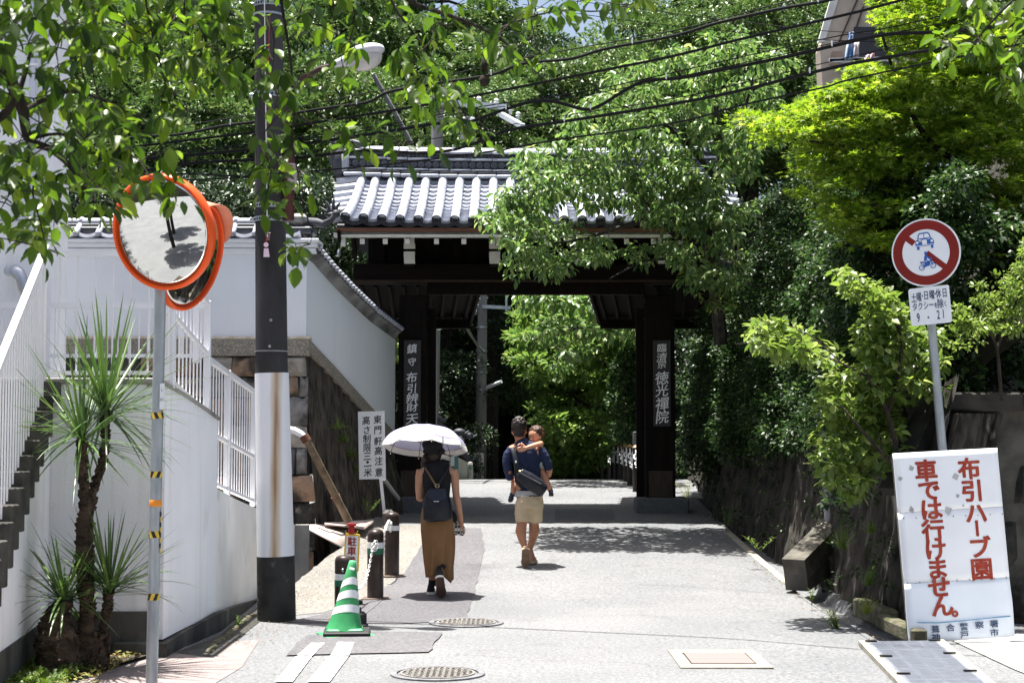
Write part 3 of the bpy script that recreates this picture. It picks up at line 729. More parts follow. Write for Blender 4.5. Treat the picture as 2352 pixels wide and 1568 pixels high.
mb = MB(); mb.bev(((L0.x+A.x)/2+.02, 21+th/2-.02, zb0-.125), (A.x-L0.x+.06, th+.08, .22), .012); mb.build('granite_course', M_gran, wall)
MB().bev(((L0.x+A.x)/2+.02, 21+th/2-.03, zb0+.005), (A.x-L0.x+.07, th+.05, .035), .008).build('sill_moulding', mat('rust_stained_plaster', (.70, .66, .58), (.50, .38, .25), 14, .9), wall)
# side granite band following the slope
mb = MB(); vs = []; fs = []
for i in range(N+1):
    t = i/N; p = A.lerp(B, t); a, b = wz(t); b = zb0 if i == 0 else b; h_ = .16+.05*t
    q = p-nrm*.04
    vs += [(q.x, q.y, b-h_), (q.x, q.y, b), (p.x+nrm.x*.1, p.y+nrm.y*.1, b), (p.x+nrm.x*.1, p.y+nrm.y*.1, b-h_)]
for i in range(N):
    o = i*4
    for k in range(4): fs.append((o+k, o+(k+1) % 4, o+4+(k+1) % 4, o+4+k)[::-1])
mb.add(vs, fs); mb.build('granite_course', M_gran, wall, 30)
# moulding under the coping and coping tiles, front run
for zz, yy, hh in ((zt0+.03, .05, .07), (zt0+.10, .10, .06), (zt0+.155, .15, .05)):
    MB().bev(((L0.x+A.x)/2+.05, 21+th/2, zz), (A.x-L0.x+.1+yy, th+yy*2, hh), .012).build('cornice', M_white2, wall)
tile_w = P(500, 520, 21).x-P(449, 520, 21).x
cop = MB().bev(((L0.x+A.x)/2+.05, 21+th/2, zt0+.30), (A.x-L0.x+.1, th+.14, .10), .02).build('coping', M_tiled, wall)
n = int((A.x+.12-L0.x)/tile_w)
wv = []
for k in range(13):
    s = k/12; wv.append((s*tile_w, -.05*math.sin(math.pi*s)+0))
wm = MB(); W2 = [(a, b+.035) for a, b in wv]; wm.prism(W2[::-1]+wv, Matrix.Identity(4), 0); wm = MB()
def wave_tile():
    m = MB(); m.prism([(a, b) for a, b in wv]+[(a, b+.045) for a, b in reversed(wv)], frame((0, 0, 0), (1, 0, 0), (0, .25, 1)), .26); return m.mesh('eave_tile', M_tile, 50)
wtm = wave_tile(); kn = MB().ball((0, 0, 0), .042, 10, 8, sc=(1, 1, 1)).mesh('tile_knob', M_tile, 'all')
kn2 = MB().ring([(0, -.02, -.015), (0, .16, .10)], [.040, .036], 10, ref=(1, 0, 0)).mesh('round_tile', M_tile, 60)
for i in range(n):
    x = L0.x+i*tile_w
    put('eave_tile', wtm, cop, Matrix.Translation((x, 21-.17, zt0+.235)))
    put('tile_knob', kn, cop, Matrix.Translation((x, 21-.185, zt0+.245)))
    put('round_tile', kn2, cop, Matrix.Translation((x, 21-.15, zt0+.275)))
MB().bev(((L0.x+A.x)/2+.02, 21+th/2, zt0+.37), (A.x-L0.x, .22, .05), .01).build('ridge_course', M_tiled, cop)
for i in range(n*1):
    x = L0.x+i*tile_w
    MB().ring([(x+.01, 21+th/2-.02, zt0+.425), (x+tile_w-.01, 21+th/2-.02, zt0+.425)], [.055, .055], 10, ref=(0, 1, 0)).build('ridge_cap', M_tile, cop, 60)
    MB().ball((x, 21+th/2-.02, zt0+.44), .06, 8, 6).build('tile_knob', M_tile, cop, True)
# curled corner end
mb = MB(); mb.ring([(A.x+.02, 21+.05, zt0+.42), (A.x+.14, 20.95, zt0+.40), (A.x+.24, 20.88, zt0+.37), (A.x+.34, 20.84, zt0+.42), (A.x+.40, 20.83, zt0+.50)], [.06, .06, .05, .04, .035], 8)
mb.ball((A.x+.405, 20.83, zt0+.50), .055, 8, 6); mb.build('corner_tile', M_tiled, cop, 50)
MB().bev((A.x-.12, 21.05, zt0+.45), (.26, .2, .16), .05).build('ridge_end', mat('weathered_end_tile', (.26, .25, .24), (.14, .14, .14), 14, .8), cop)
# coping on the sloping side run: cornice + rows of round tile ends
mb = MB(); vs = []; fs = []; sec = [(0, -.07), (-.03, -.03), (-.05, .0), (-.08, .02), (-.11, .04), (-.12, .08), (0, .20), (.1, .26), (.3, .15), (.2, -.1)]
for i in range(N+1):
    t = i/N; p = A.lerp(B, t); a, b = wz(t); a = zt0 if i == 0 else a
    for ox, oz in sec: q = p+nrm*ox; vs.append((q.x, q.y, a+oz))
K = len(sec)
for i in range(N):
    for k in range(K-1): fs.append((i*K+k, i*K+k+1, (i+1)*K+k+1, (i+1)*K+k)[::-1])
mb.add(vs, fs, 0); o = mb.build('coping', [mat('grey_cornice_plaster', (.30, .30, .31), (.17, .17, .175), 4, .85, dirt=((.07, .07, .07), 3, .5, .7)), M_tiled], wall, 30)
for k, pl in enumerate(o.data.polygons):
    if (k % (K-1)) >= 4: pl.material_index = 1
for i in range(34):
    t = (i+.3)/34; p = A.lerp(B, t); a, b = wz(t); q = p-nrm*.13
    MB().ball((q.x, q.y, a+.08), .036, 8, 6).build('tile_knob', M_tile, o, True)
    q2 = p+nrm*.0; MB().cyl((q.x, q.y, a+.09), (q2.x, q2.y, a+.21), .030, n=8).build('round_tile', M_tiled, o, 60)

# ---- random stone courses
def stones(root, place, W, H, seed, mats, hmin=.22, hmax=.42, wmin=.3, wmax=.75, proud=.05, gap=.006, skip=None):
    """place(s, z) -> (point, normal) on the wall face; stones are separate, rough, slightly proud blocks"""
    rr = random.Random(seed); z = 0
    while z < H-.05:
        h = min(rr.uniform(hmin, hmax), H-z)
        if H-z-h < .12: h = H-z
        s = -rr.uniform(0, .3)
        while s < W:
            w_ = rr.uniform(wmin, wmax); a, b = max(0, s)+gap, min(W, s+w_)-gap
            if b-a > .08:
                n0 = 5; m0 = 4; pr = proud*rr.uniform(.5, 1.3); jit = [[(rr.uniform(-1, 1)) for _ in range(m0+1)] for _ in range(n0+1)]
                sk = rr.uniform(-.04, .04)
                mb = MB(); vs = []
                for j in range(m0+1):
                    for i in range(n0+1):
                        fs_, ft = i/n0, j/m0
                        ed = min(fs_, 1-fs_, ft, 1-ft); o_ = pr*(min(1, ed*5)**.4)+jit[i][j]*.014
                        if ed == 0: o_ = -.02
                        ss = a+(b-a)*fs_+jit[j % 2][i % 5]*.015*(0 if fs_ in (0, 1) else 1)+sk*(ft-.5)*(1 if 0 < fs_ < 1 else .6); zz = z+gap+(h-2*gap)*ft+.02*jit[i][0]*(ft > 0)
                        p, nn = place(ss, min(zz, H)); vs.append(p+nn*o_)
                fs = [(j*(n0+1)+i, j*(n0+1)+i+1, (j+1)*(n0+1)+i+1, (j+1)*(n0+1)+i) for j in range(m0) for i in range(n0)]
                mb.add(vs, fs)
                if not (skip and skip((a+b)/2, z+h/2)): mb.build('stone', rr.choice(mats), root, 35)
            s += w_
        z += h
ms = [mat('granite_pale', (.38, .35, .30), (.22, .20, .17), 7, .9, .9, 35, rnd=.15, dirt=((.06, .055, .045), 3, .52, .66)),
      mat('granite_rust', (.36, .23, .15), (.22, .17, .13), 6, .9, .9, 35, rnd=.15, dirt=((.06, .05, .04), 3, .52, .66)),
      mat('granite_grey', (.27, .26, .25), (.13, .125, .12), 8, .9, .9, 35, rnd=.2, dirt=((.04, .04, .035), 3, .48, .62))]
msd = [mat('granite_dark', (.075, .068, .058), (.025, .024, .022), 8, .9, .9, 35, rnd=.3, dirt=((.26, .23, .19), 5, .58, .68)), ms[2]]
base = thing('stone_base', (-2.7, 21, .4), 'rough granite block base under the white temple wall', 'stone wall')
zbase = -1.0; zto = zb0-.24
MB().box((-5.1, 21.35, (zbase+zto)/2), (4.72, .6, zto-zbase)).build('core', M_dconc, base)
def pl_up(s, z): return Vector((-4.9+s, 20.96-.06*(1.6-z)/1.6, zto-1.55+z)), Vector((0, -1, 0))
stones(base, pl_up, 2.2+.02, 1.55, 5, ms)
def pl_lo(s, z): f_ = z/(1.95); return Vector((-4.9+s+(.16*(1-f_)+.06)*s/2.2, 20.86-.30*(1-f_)-.03, zto-1.55-1.95+z)), Vector((0, -1, .1)).normalized()
stones(base, pl_lo, 2.25, 1.95, 9, msd+[ms[1]])
# battered stone wall under the side run: vertical-grained dark face
M_rock = mat('dark_streaked_rock', (.075, .065, .052), (.018, .016, .014), 7, .95, 1.5, 22, stretch=(2.2, 2.2, .5), lo=.42, hi=.66, dirt=((.14, .13, .11), 9, .62, .74))
mb = MB()
def face(s, t):
    p = A.lerp(B, s); a, b = wz(s); b = zb0 if s == 0 else b; top = b-.17
    foot = Vector((-2.42+.92*s, 20.7+3.35*s)); g = G(foot.x, foot.y)-.3
    z = g+(top-g)*t; q = Vector((foot.x, foot.y)).lerp(p-nrm*.0, t**.8)
    n_ = noise.noise((s*22, t*3.0, 2))*.05+noise.noise((s*60, t*5, 5))*.025
    return (q.x+n_, q.y-n_*.5, z)
mb.grid(face, 90, 40); sw = mb.build('rock_face', M_rock, base, True)
# ================================================================== far scenery beyond the gate
def utility(name, u0, v0, u1, v1, d, r0, r1, lab, top=None):
    b = P(u1, v1, d); g = G(b.x, d); a = P(u0, v0, d)
    t = thing(name, (b.x, d, g), lab, 'utility pole')
    dirv = (a-b); k0 = (g-.1-b.z)/dirv.z
    bot = b+dirv*k0; tp = a if top is None else b+dirv*((top-b.z)/dirv.z)
    MB().ring([bot, tp], [r1, r0], 16, ref=(1, 0, 0)).build('pole', mat('weathered_pole_concrete', (.26, .25, .24), (.14, .135, .13), 2.5, .9, .4, 30, stretch=(2, 2, .3)), t, 50)
    return t, bot, tp
M_lamp = mat('white_lamp_tube', (.75, .78, .80), (.65, .68, .70), 8, .35)
tb, _, _ = utility('utility_pole', 993, 720, 990, 980, 30, .10, .115, 'dark concrete utility pole just behind the left gate pillar', top=4.4)
c = P(1010, 752, 30); e = P(1055, 727, 29.6)
MB().ring([P(1001, 756, 30), c, e], [.03, .045, .04], 8).build('lamp_tube', M_lamp, tb, 50)
for vv in (748, 757): MB().lathe([(.118, -.02), (.122, 0), (.118, .02)], P(991, vv, 30), 16).build('band', M_galv, tb)
pl = [P(1060, 726, 29.6), P(1068, 745, 30), P(1082, 770, 32), P(1098, 795, 34), P(1112, 810, 36)]
tag(MB().ring(pl, [.03]*5, 6).build('cable_bundle', mat('grey_cable_sheath', (.20, .20, .20), (.05, .05, .05), 30, .8), None, True), 'grey wrapped cable slung between the two poles behind the gate', 'cable')
tc_, _, _ = utility('utility_pole', 1109, 640, 1103, 1060, 37, .095, .145, 'slim tall concrete pole standing beyond the gate opening', top=6.2)
MB().bar(P(1108, 704, 36.9), P(1173, 707, 36.9), .08, .08).build('cross_arm', M_galv, tc_)
MB().bar(P(1163, 660, 36.9), P(1163, 716, 36.9), .05, .05).build('arm_bracket', M_galv, tc_)
MB().ring([P(1113, 893, 37), P(1122, 888, 36.8), P(1152, 876, 36.6)], [.03, .045, .04], 8).build('lamp_tube', M_lamp, tc_, 50)
for vv in (752, 806, 855, 895): MB().lathe([(.11+.0001*vv*.3, -.02), (.115+.0001*vv*.3, 0), (.11+.0001*vv*.3, .02)], P(1106, vv, 37), 14).build('band', M_galv, tc_)
# pole with transformer above the gate roof
td, _, _ = utility('utility_pole', 1006, 205, 1004, 330, 31, .115, .12, 'grey concrete pole with transformer rising behind the gate roof', top=P(1006, 210, 31).z)
a = P(1007, 213, 31); MB().lathe([(.12, -.02), (.125, .02), (.0, .04)], a, 14).build('pole_cap', M_galv, td)
M_cross = mat('pale_crossarm_steel', (.62, .66, .70), (.5, .54, .58), 8, .5)
MB().bar(P(975, 231, 30.9), P(1160, 246, 30.5), .10, .10).build('cross_arm', M_cross, td)
MB().bar(P(1150, 262, 30.5), P(1200, 290, 29.5), .09, .09).build('cross_arm', M_cross, td)
MB().bar(P(1045, 268, 30.9), P(1010, 295, 31), .04, .04).build('brace', M_cross, td)
for u, v in ((1068, 236), (1100, 240), (1140, 244), (1172, 262), (1190, 275)):
    c = P(u, v-8, 30.5); MB().lathe([(.0, .09), (.03, .08), (.05, .05), (.03, .04), (.055, .0), (.03, -.01), (.03, -.08)], c, 10).build('insulator', mat('white_porcelain', (.78, .78, .78), (.7, .7, .7), 5, .25), td, True)
c = P(1075, 295, 30.6); MB().lathe([(0, .22), (.12, .21), (.15, .17), (.15, -.18), (.13, -.22), (0, -.22)], c, 18).build('transformer', mat('grey_transformer_paint', (.48, .50, .53), (.42, .44, .47), 4, .5), td, 40)
# lattice stay seen behind the street lamp
st = [P(858, 172, 33), P(905, 255, 33), P(945, 330, 33)]
tag(MB().ring(st, [.05]*3, 6).build('cable_bundle', MATS['grey_cable_sheath'], None, True), 'spiral wrapped cable hanging down behind the street lamp', 'cable')
# temple outbuilding past the umbrella
ob = thing('gate_house', (-1.6, 31, .75), 'small white tile roofed gate house beyond the umbrella', 'house')
M_w3 = mat('cream_house_wall', (.56, .57, .52), (.46, .48, .42), 3, .85)
def ppoly(name, pts, m, par, th_=.12):
    a = [P(*p) for p in pts]; n_ = (a[1]-a[0]).cross(a[-1]-a[0]).normalized()
    if n_.y > 0: n_ = -n_
    n = len(a); mb = MB(); mb.add(a+[p-n_*th_ for p in a], [tuple(range(n)), tuple(range(2*n-1, n-1, -1))]+[(i, i+n, (i+1) % n+n, (i+1) % n) for i in range(n)]); return mb.build(name, m, par)
ppoly('wall', [(985, 975, 30), (1012, 975, 32), (1052, 1040, 34), (1052, 1112, 34), (985, 1115, 30)], M_w3, ob)
ppoly('wall', [(1052, 1050, 34), (1088, 1068, 35.5), (1088, 1110, 35.5), (1052, 1110, 34)], M_w3, ob)
ppoly('door_panel', [(1043, 1030, 33.2), (1053, 1036, 33.4), (1053, 1110, 33.4), (1043, 1112, 33.2)], plain('teal_door', (.06, .16, .18)), ob)
ppoly('notice', [(1035, 1024, 33), (1043, 1026, 33), (1043, 1070, 33), (1035, 1070, 33)], M_signw, ob)
for (a, b) in (((984, 966, 30), (1032, 1000, 32.8)), ((1030, 1000, 32.6), (1088, 1080, 36))):
    A_, B_ = P(*a), P(*b); mb = MB(); mb.bar(A_, B_, .26, .07); mb.bar(A_+Vector((0, 0, .07)), B_+Vector((0, 0, .07)), .12, .07); r_ = mb.build('roof', M_tiled, ob)
    for k in range(12):
        q = A_.lerp(B_, (k+.5)/12); MB().cyl(q+Vector((.03, -.16, -.01)), q+Vector((-.05, .12, .08)), .035, n=6).build('round_tile', M_tiled, r_, 60)
for u, v, d in ((1055, 992, 33), (1003, 962, 31), (1075, 1000, 35)):
    c = P(u, v, d); mb = MB(); mb.ball(c, .10, 8, 6, sc=(1.3, 1, .8)); mb.ring([c, c+Vector((.12, 0, -.03)), c+Vector((.2, 0, .02))], [.06, .04, .03], 6); mb.ball(c+Vector((-.1, 0, -.05)), .06, 8, 6); mb.build('ridge_end_tile', M_tiled, ob, 50)
ppoly('gable_board', [(1046, 1002, 32.9), (1058, 1000, 32.9), (1066, 1012, 32.9), (1060, 1024, 32.9), (1050, 1020, 32.9)], M_w3, ob)
# notice on the pole and the notice board by the road crest
nb = thing('notice_board', (P(1098, 1105, 36).x, 36, G(-.77, 36)), 'white notice board with red border standing at the road crest', 'sign')
ppoly('board', [(1086, 1040, 36), (1111, 1040, 36), (1111, 1101, 36), (1086, 1101, 36)], M_signw, nb, .03)
MB().cyl(P(1100, 1101, 36.05), P(1100, 1112, 36.05), .02).build('post', M_paint, nb)
M = frame(P(1098.5, 1070, 35.96), (1, 0, 0), (0, 0, 1)); mb = MB()
px_ = 36/3660.
for a in (-5, 5): mb.box(M @ Vector((a*px_, 0, .0)), (.012, .004, .52))
for a in (-26, 26): mb.box(M @ Vector((0, a*px_, .0)), (.10, .004, .012))
mb.build('red_border', M_red, nb)
mb = MB(); write(mb, [(ch, 1*px_, (22-k*4.4)*px_, .045, .045) for k, ch in enumerate('有料駐車禁止立入厳禁')]+[(ch, 10*px_, (5-k*6)*px_, .05, .05) for k, ch in enumerate('葺合消防署')]+[(ch, -9.5*px_, (2-k*12)*px_, .05, .05) for k, ch in enumerate('徳光')], M, .02); mb.build('lettering', M_ink, nb)
# low white marker post with green sign
c = P(1080, 1110, 34); mk = thing('marker_post', (c.x, 34, G(c.x, 34)), 'stubby grey marker post with green mark left of the notice board', 'post')
mb = MB(); mb.bev((c.x, 34, c.z+.22), (.11, .08, .42), .02); mb.ball((c.x, 34, c.z+.42), .055, 10, 6, sc=(1, .7, .8)); mb.build('post', M_conc, mk)
MB().lathe([(0, .01), (.035, .01), (.035, 0)], (c.x, 33.95, c.z+.33), 12, 0, Matrix.Rotation(R(90), 3, 'X')).build('emblem', plain('green_mark', (.05, .2, .12)), mk)
nt2 = ppoly('pole_notice', [(984, 970, 29.8), (999, 970, 29.8), (999, 982, 29.8), (984, 982, 29.8)], M_signw, None, .01); tag(nt2, 'white paper notice fixed low on the pole behind the gate', 'notice')
# posts and chain along the right of the road behind the gate
M_post = mat('dark_turned_post', (.028, .020, .016), (.015, .012, .01), 6, .5); M_gold = mat('weathered_brass', (.26, .17, .07), (.14, .09, .045), 14, .45, metal=.6)
M_chain = mat('white_chain', (.72, .72, .72), (.6, .6, .6), 10, .4)
posts = [(1475, 1036, 1137, 26.0), (1460, 1034, 1131, 27.3), (1447, 1032, 1124, 28.8), (1438, 1031, 1117, 30.4), (1427, 1031, 1111, 32.2), (1418, 1031, 1106, 34.2), (1408, 1032, 1103, 36.4), (1399, 1034, 1102, 38.8), (1383, 1056, 1101, 42.5)]
ords = ['nearest to the gate pillar', 'second from the gate pillar', 'third from the gate pillar', 'fourth from the gate pillar', 'fifth from the gate pillar', 'sixth from the gate pillar', 'seventh from the gate pillar', 'eighth from the gate pillar', 'short one standing apart, farthest from the gate pillar']
def mkpost(h):
    r = thing('chain_post', (0, 0, 0), 'x', 'post', 'dark posts with brass finials along the road')
    MB().lathe([(.055, 0), (.05, .05), (.05, .6*h), (.046, h*.9), (.05, h*.905), (.05, h*.92), (.03, h*.93)], (0, 0, 0), 12).build('shaft', M_post, r, 40)
    MB().lathe([(.028, h*.92), (.055, h*.945), (.062, h*.965), (.04, h*.99), (.015, h*1.01), (0, h*1.02)], (0, 0, 0), 12).build('finial', M_gold, r, 40); return r
pp = mkpost(.80); tops = []
for i, (u, v0, v1, d) in enumerate(posts):
    p = P(u, v1, d); g = G(p.x, d); g = min(g, p.z) if False else p.z
    lab = 'dark chain post with brass finial, '+ords[i]
    if i == 0: o = pp; o.location = (p.x, d, g); o['label'] = lab
    else: o = copy_tree(pp, (p.x, d, g), lab)
    tops.append(Vector((p.x, d, g+.72)))
PMAIN = pp
def chain(name, a, b, sag_, lab, m=None, r=.010, par=None, n=26, group=None):
    """twisted chain of small links"""
    mb = MB(); pts_ = []
    for i in range(n+1):
        t = i/n; p = a.lerp(b, t); p = p+Vector((0, 0, -sag_*4*t*(1-t))); pts_.append(p)
    for i in range(n):
        d = (pts_[i+1]-pts_[i]); L_ = d.length; d.normalize(); X = d.cross(Vector((0, 1, .3))).normalized()
        if i % 2: X = d.cross(X).normalized()
        c = (pts_[i]+pts_[i+1])/2; ring = [c+d*math.cos(q)*L_*.68+X*math.sin(q)*L_*.34 for q in np.linspace(0, 2*math.pi, 9)]
        mb.ring(ring, [r*.55]*9, 5, 0, False)
    o = mb.build(name, m or M_chain, par, 50)
    if par is None: tag(o, lab, 'chain', group)
    return o
for i in range(7):
    chain('chain', tops[i], tops[i+1], .30, 'white chain between the %s and the next dark post behind the gate' % ['first', 'second', 'third', 'fourth', 'fifth', 'sixth', 'seventh'][i], n=14, r=.022, group='white chains hung between the dark posts')
# stone lantern-like pillars behind the posts
sl_ = thing('stone_pillar', (P(1472, 1140, 28.5).x, 28.5, .75), 'buff stone pillar behind the chain posts', 'pillar')
MB().bev(P(1478, 1060, 28.5), (.13, .18, 1.0), .03).build('shaft', M_conc, sl_)
MB().ball(P(1480, 1018, 28.4), .10, 8, 6, sc=(.9, 1, 1.2)).build('cap', M_concl, sl_, True)
s2_ = thing('stone_pillar', (P(1461, 1100, 29.5).x, 29.5, .75), 'grey stone slab standing behind the chain posts', 'pillar')
MB().bev(P(1463, 1040, 29.5), (.15, .12, .8), .02).build('shaft', mat('grey_slab', (.22, .22, .2), (.15, .15, .14), 9, .9), s2_)

# ================================================================== white building, stairs and fences at the left
bl = thing('white_building', (-6, 15, 0), 'tall white rendered building with downpipe behind the stairs', 'building')
x1 = P(110, 300, 14.0).x
MB().prism([(x1-5, 14), (x1, 14), (x1*1.40, 19.6), (x1-5, 20)], Matrix.Translation((0, 0, 10)), 10).build('wall', M_white, bl)
MB().box((P(118, 300, 13.9).x, 14.12, 5.5), (.055, .5, 9)).build('corner_pilaster', M_white, bl)
for z in (3.55, 5.2): MB().box((x1-2.5, 13.992, z), (5, .012, .02)).build('joint', mat('grey_joint', (.42, .42, .44), (.38, .38, .4), 4, .9), bl)
M_pipe = mat('lilac_grey_downpipe', (.58, .60, .68), (.50, .52, .60), 3, .4)
pi = MB(); pi.cyl(P(76, -60, 13.9), P(72, 560, 13.9), .033, n=12); pi.build('downpipe', M_pipe, bl, 50)
for v in (150, 330, 500): MB().box(P(75, v, 13.9), (.10, .08, .02)).build('pipe_bracket', M_paint, bl)
vp = thing('vent_pipe', P(30, 640, 13.9), 'grey metal elbow vent pipe on the white wall above the handrail', 'pipe')
mb = MB(); mb.ring([P(20, 622, 13.95), P(34, 620, 13.75), P(46, 628, 13.7), P(52, 645, 13.7), P(66, 682, 13.65)], [.045, .05, .05, .045, .045], 12); mb.build('elbow', mat('lilac_steel_pipe', (.50, .52, .58), (.36, .38, .42), 8, .35, metal=.5), vp, 50)
mb = MB(); mb.ring([P(28, 630, 13.8), P(40, 640, 13.75), P(46, 665, 13.7), P(62, 700, 13.7)], [.018, .018, .018, .015], 8); mb.build('drip_tube', mat('yellowed_tube', (.6, .57, .48), (.5, .46, .36), 8, .5), vp, True)

def XL(y): return -3.23-.131*(y-10.05)
def zl(y): return .88+.545*(y-10.45)       # lower edge of the stair side
side = thing('stair_wall', (-3.4, 11, 0), 'smooth white rendered wall under the outdoor stairs', 'wall')
ys = [6.5, 8, 10, 11, 11.9, 12.1]
def strip_wall(mb, pts, zb_, zt_, thick=.3):
    """wall following plan points with bottoms and tops, thickness to the left"""
    n = len(pts); vs = []
    for (x, y), b, t in zip(pts, zb_, zt_): vs += [(x, y, b), (x, y, t), (x-thick, y, t), (x-thick, y, b)]
    fs = []
    for i in range(n-1):
        o = i*4
        for k in range(4): fs.append((o+k, o+(k+1) % 4, o+4+(k+1) % 4, o+4+k)[::-1])
    fs += [(0, 1, 2, 3), (n*4-1, n*4-2, n*4-3, n*4-4)]; mb.add(vs, fs)
mb = MB(); strip_wall(mb, [(XL(y), y) for y in ys], [.28]*6, [max(.3, min(zl(y), 2.05)) for y in ys], 1.4); mb.build('render_face', M_white, side)
mb = MB(); strip_wall(mb, [(XL(y)+.012, y) for y in ys], [-.1]*6, [.28]*6, 1.3); mb.build('base_band', M_dconc, side)
rec = thing('recess_wall', (-3.0, 12.2, 0), 'white wall of the niche behind the tall yuccas', 'wall')
xa, xb = XL(12.1)-.02, -2.70
MB().box(((xa+xb)/2, 12.203, (2.04+.33)/2), (xb-xa, .2, 2.04-.33)).build('render_face', M_white, rec)
MB().box(((xa+xb)/2, 12.2, .115), (xb-xa-.002, .224, .43)).build('base_band', M_dconc, rec)
MB().bev(((xa+xb)/2-.25, 12.25, 2.065), (xb-xa+.5, .34, .045), .008).build('coping', M_conc, rec)
lw = thing('ramp_wall', (-2.6, 14, 0), 'white rendered retaining wall beside the road with fence on top', 'wall')
pl_ = [(-2.63, 12.1), (-2.60, 12.6), (-2.55, 13.2), (-2.52, 13.66)]
mb = MB(); strip_wall(mb, pl_, [.12, .13, .14, .15], [2.02, 1.96, 1.86, 1.78], .12); mb.build('render_face', M_white, lw)
pl2 = [(-2.52, 13.662), (-2.54, 14.6), (-2.57, 16.0), (-2.58, 17.6), (-2.56, 18.9)]
mb = MB(); strip_wall(mb, pl2, [.15, .10, .02, .0, .1], [1.20, 1.08, .93, .75, .60], .24); mb.build('render_face', mat('weathered_white_plaster', (.84, .84, .84), (.74, .73, .70), 1.6, .9, .5, 40, dirt=((.55, .53, .47), 2.5, .6, .8)), lw)
mb = MB(); strip_wall(mb, [(-2.58, 12.0), (-2.56, 12.6), (-2.50, 13.2), (-2.46, 13.6), (-2.49, 14.6), (-2.53, 16.0), (-2.54, 17.6)], [-.1]*7, [.10, .12, .145, .16, .11, .02, .0], .4); mb.build('base_band', M_moss if False else M_dconc, lw)
mb = MB(); strip_wall(mb, [(-2.615, 12.1), (-2.585, 12.6), (-2.535, 13.2), (-2.505, 13.66)], [2.02, 1.96, 1.86, 1.78], [2.05, 1.99, 1.89, 1.81], .16); mb.build('coping', M_conc, lw)
MB().box((-2.48, 18.93, .1), (.16, .1, 1.0)).build('end_post', M_conc, lw)
# stairs
stair = thing('staircase', (-4.1, 11, .9), 'dark concrete outdoor stairs climbing beside the white wall', 'stairs')
k = 0; y = 8.2
while y < 12.6:
    z = zl(y+.1)+.20; x0 = XL(y+.1)+.004
    if z > 2.06: z = 2.06
    mb = MB(); mb.bev((x0-.65, y+.098, z-.15), (1.3, .192, .30), .006); mb.build('step', M_step, stair); y += .196
MB().box((-4.3, 12.4, 1.98), (1.75, .9, .15)).build('landing', M_step, stair)
# fences -------------------------------------------------
def fence(name, lab, pts, tops_, bots, sp_=.045, bar=.012, rails=(), railw=.035, top=.045, posts_=(), group='white steel fences around the stairs'):
    f = thing(name, (*pts[0], bots[0]), lab, 'fence', group)
    acc = [0]
    for i in range(1, len(pts)): acc.append(acc[-1]+(Vector(pts[i])-Vector(pts[i-1])).length)
    def at(s, arr=None):
        return (np.interp(s, acc, [p[0] for p in pts]), np.interp(s, acc, [p[1] for p in pts]), np.interp(s, acc, tops_), np.interp(s, acc, bots))
    for i in range(len(pts)-1):
        MB().bar((*pts[i], tops_[i]), (*pts[i+1], tops_[i+1]), railw, top).build('top_rail', M_paint, f)
        if 'handrail' not in lab: MB().bar((*pts[i], bots[i]+.03), (*pts[i+1], bots[i+1]+.03), railw*.8, .03).build('bottom_rail', M_paint, f)
        for r_ in rails:
            MB().bar((*pts[i], bots[i]+(tops_[i]-bots[i])*r_), (*pts[i+1], bots[i+1]+(tops_[i+1]-bots[i+1])*r_), railw*.8, .035).build('mid_rail', M_paint, f)
    n = int(acc[-1]/sp_)
    for i in range(n+1):
        x, y, t, b = at(i*sp_); MB().box((x, y, (t+b)/2), (bar, bar, t-b-.01)).build('bar', M_paint, f)
    for s in posts_:
        x, y, t, b = at(s); MB().bev((x, y, (t+b)/2), (.055, .055, t-b+.06), .005).build('post', M_paint, f)
    return f
yy = [8.6, 10, 11, 12.1]
fence('stair_fence', 'white sloping stair fence with a bright handrail by the steps', [(XL(y)-.06, y) for y in yy], [zl(y)+1.30 for y in yy], [zl(y)+.20 for y in yy], .10, .011, rails=(), railw=.05, top=.05, posts_=(1.5, 3.4))
fence('landing_fence', 'white railing along the front of the stair landing', [(-3.62, 12.22), (-2.66, 12.22)], [3.05, 3.05], [2.10, 2.10], .137, .012, rails=(), posts_=(0, .96))
fence('landing_fence', 'white railing at the back of the stair landing', [(-4.9, 13.6), (-2.62, 13.6)], [2.76, 2.76], [2.30, 2.30], .09, .010, rails=(), posts_=(2.2,))
fence('landing_fence', 'white railing running back from the landing to the lower fence', [(-2.63, 12.28), (-2.60, 13.58)], [3.05, 2.77], [2.04, 1.82], .13, .011, rails=(.55,), posts_=(0, 1.3))
fence('ramp_fence', 'white low fence stepping down on the roadside wall near the pole', [(-2.62, 13.7), (-2.66, 18.5)], [2.31, 1.92], [1.24, .72], .145, .011, rails=(.42,), railw=.04, posts_=(1.05, 2.6, 4.2))
MB_bag = MB()
lf = thing('dead_leaves', (-2.7, 14.0, 1.2), 'crumpled dry brown leaf caught behind the fence bars', 'leaf')
mb = MB(); rr = random.Random(5)
for i in range(6):
    c = Vector((-2.68+rr.uniform(-.04, .04), 14.0+rr.uniform(-.1, .1), 1.27+rr.uniform(0, .09))); mb.grid(lambda s, t: c+Vector(((s-.5)*.1, (t-.5)*.09, .04*math.sin(5*s+i)+.03*math.cos(6*t+i))), 3, 3)
mb.build('leaf_clump', mat('dry_leaf', (.28, .12, .06), (.15, .06, .03), 20, .8), lf)

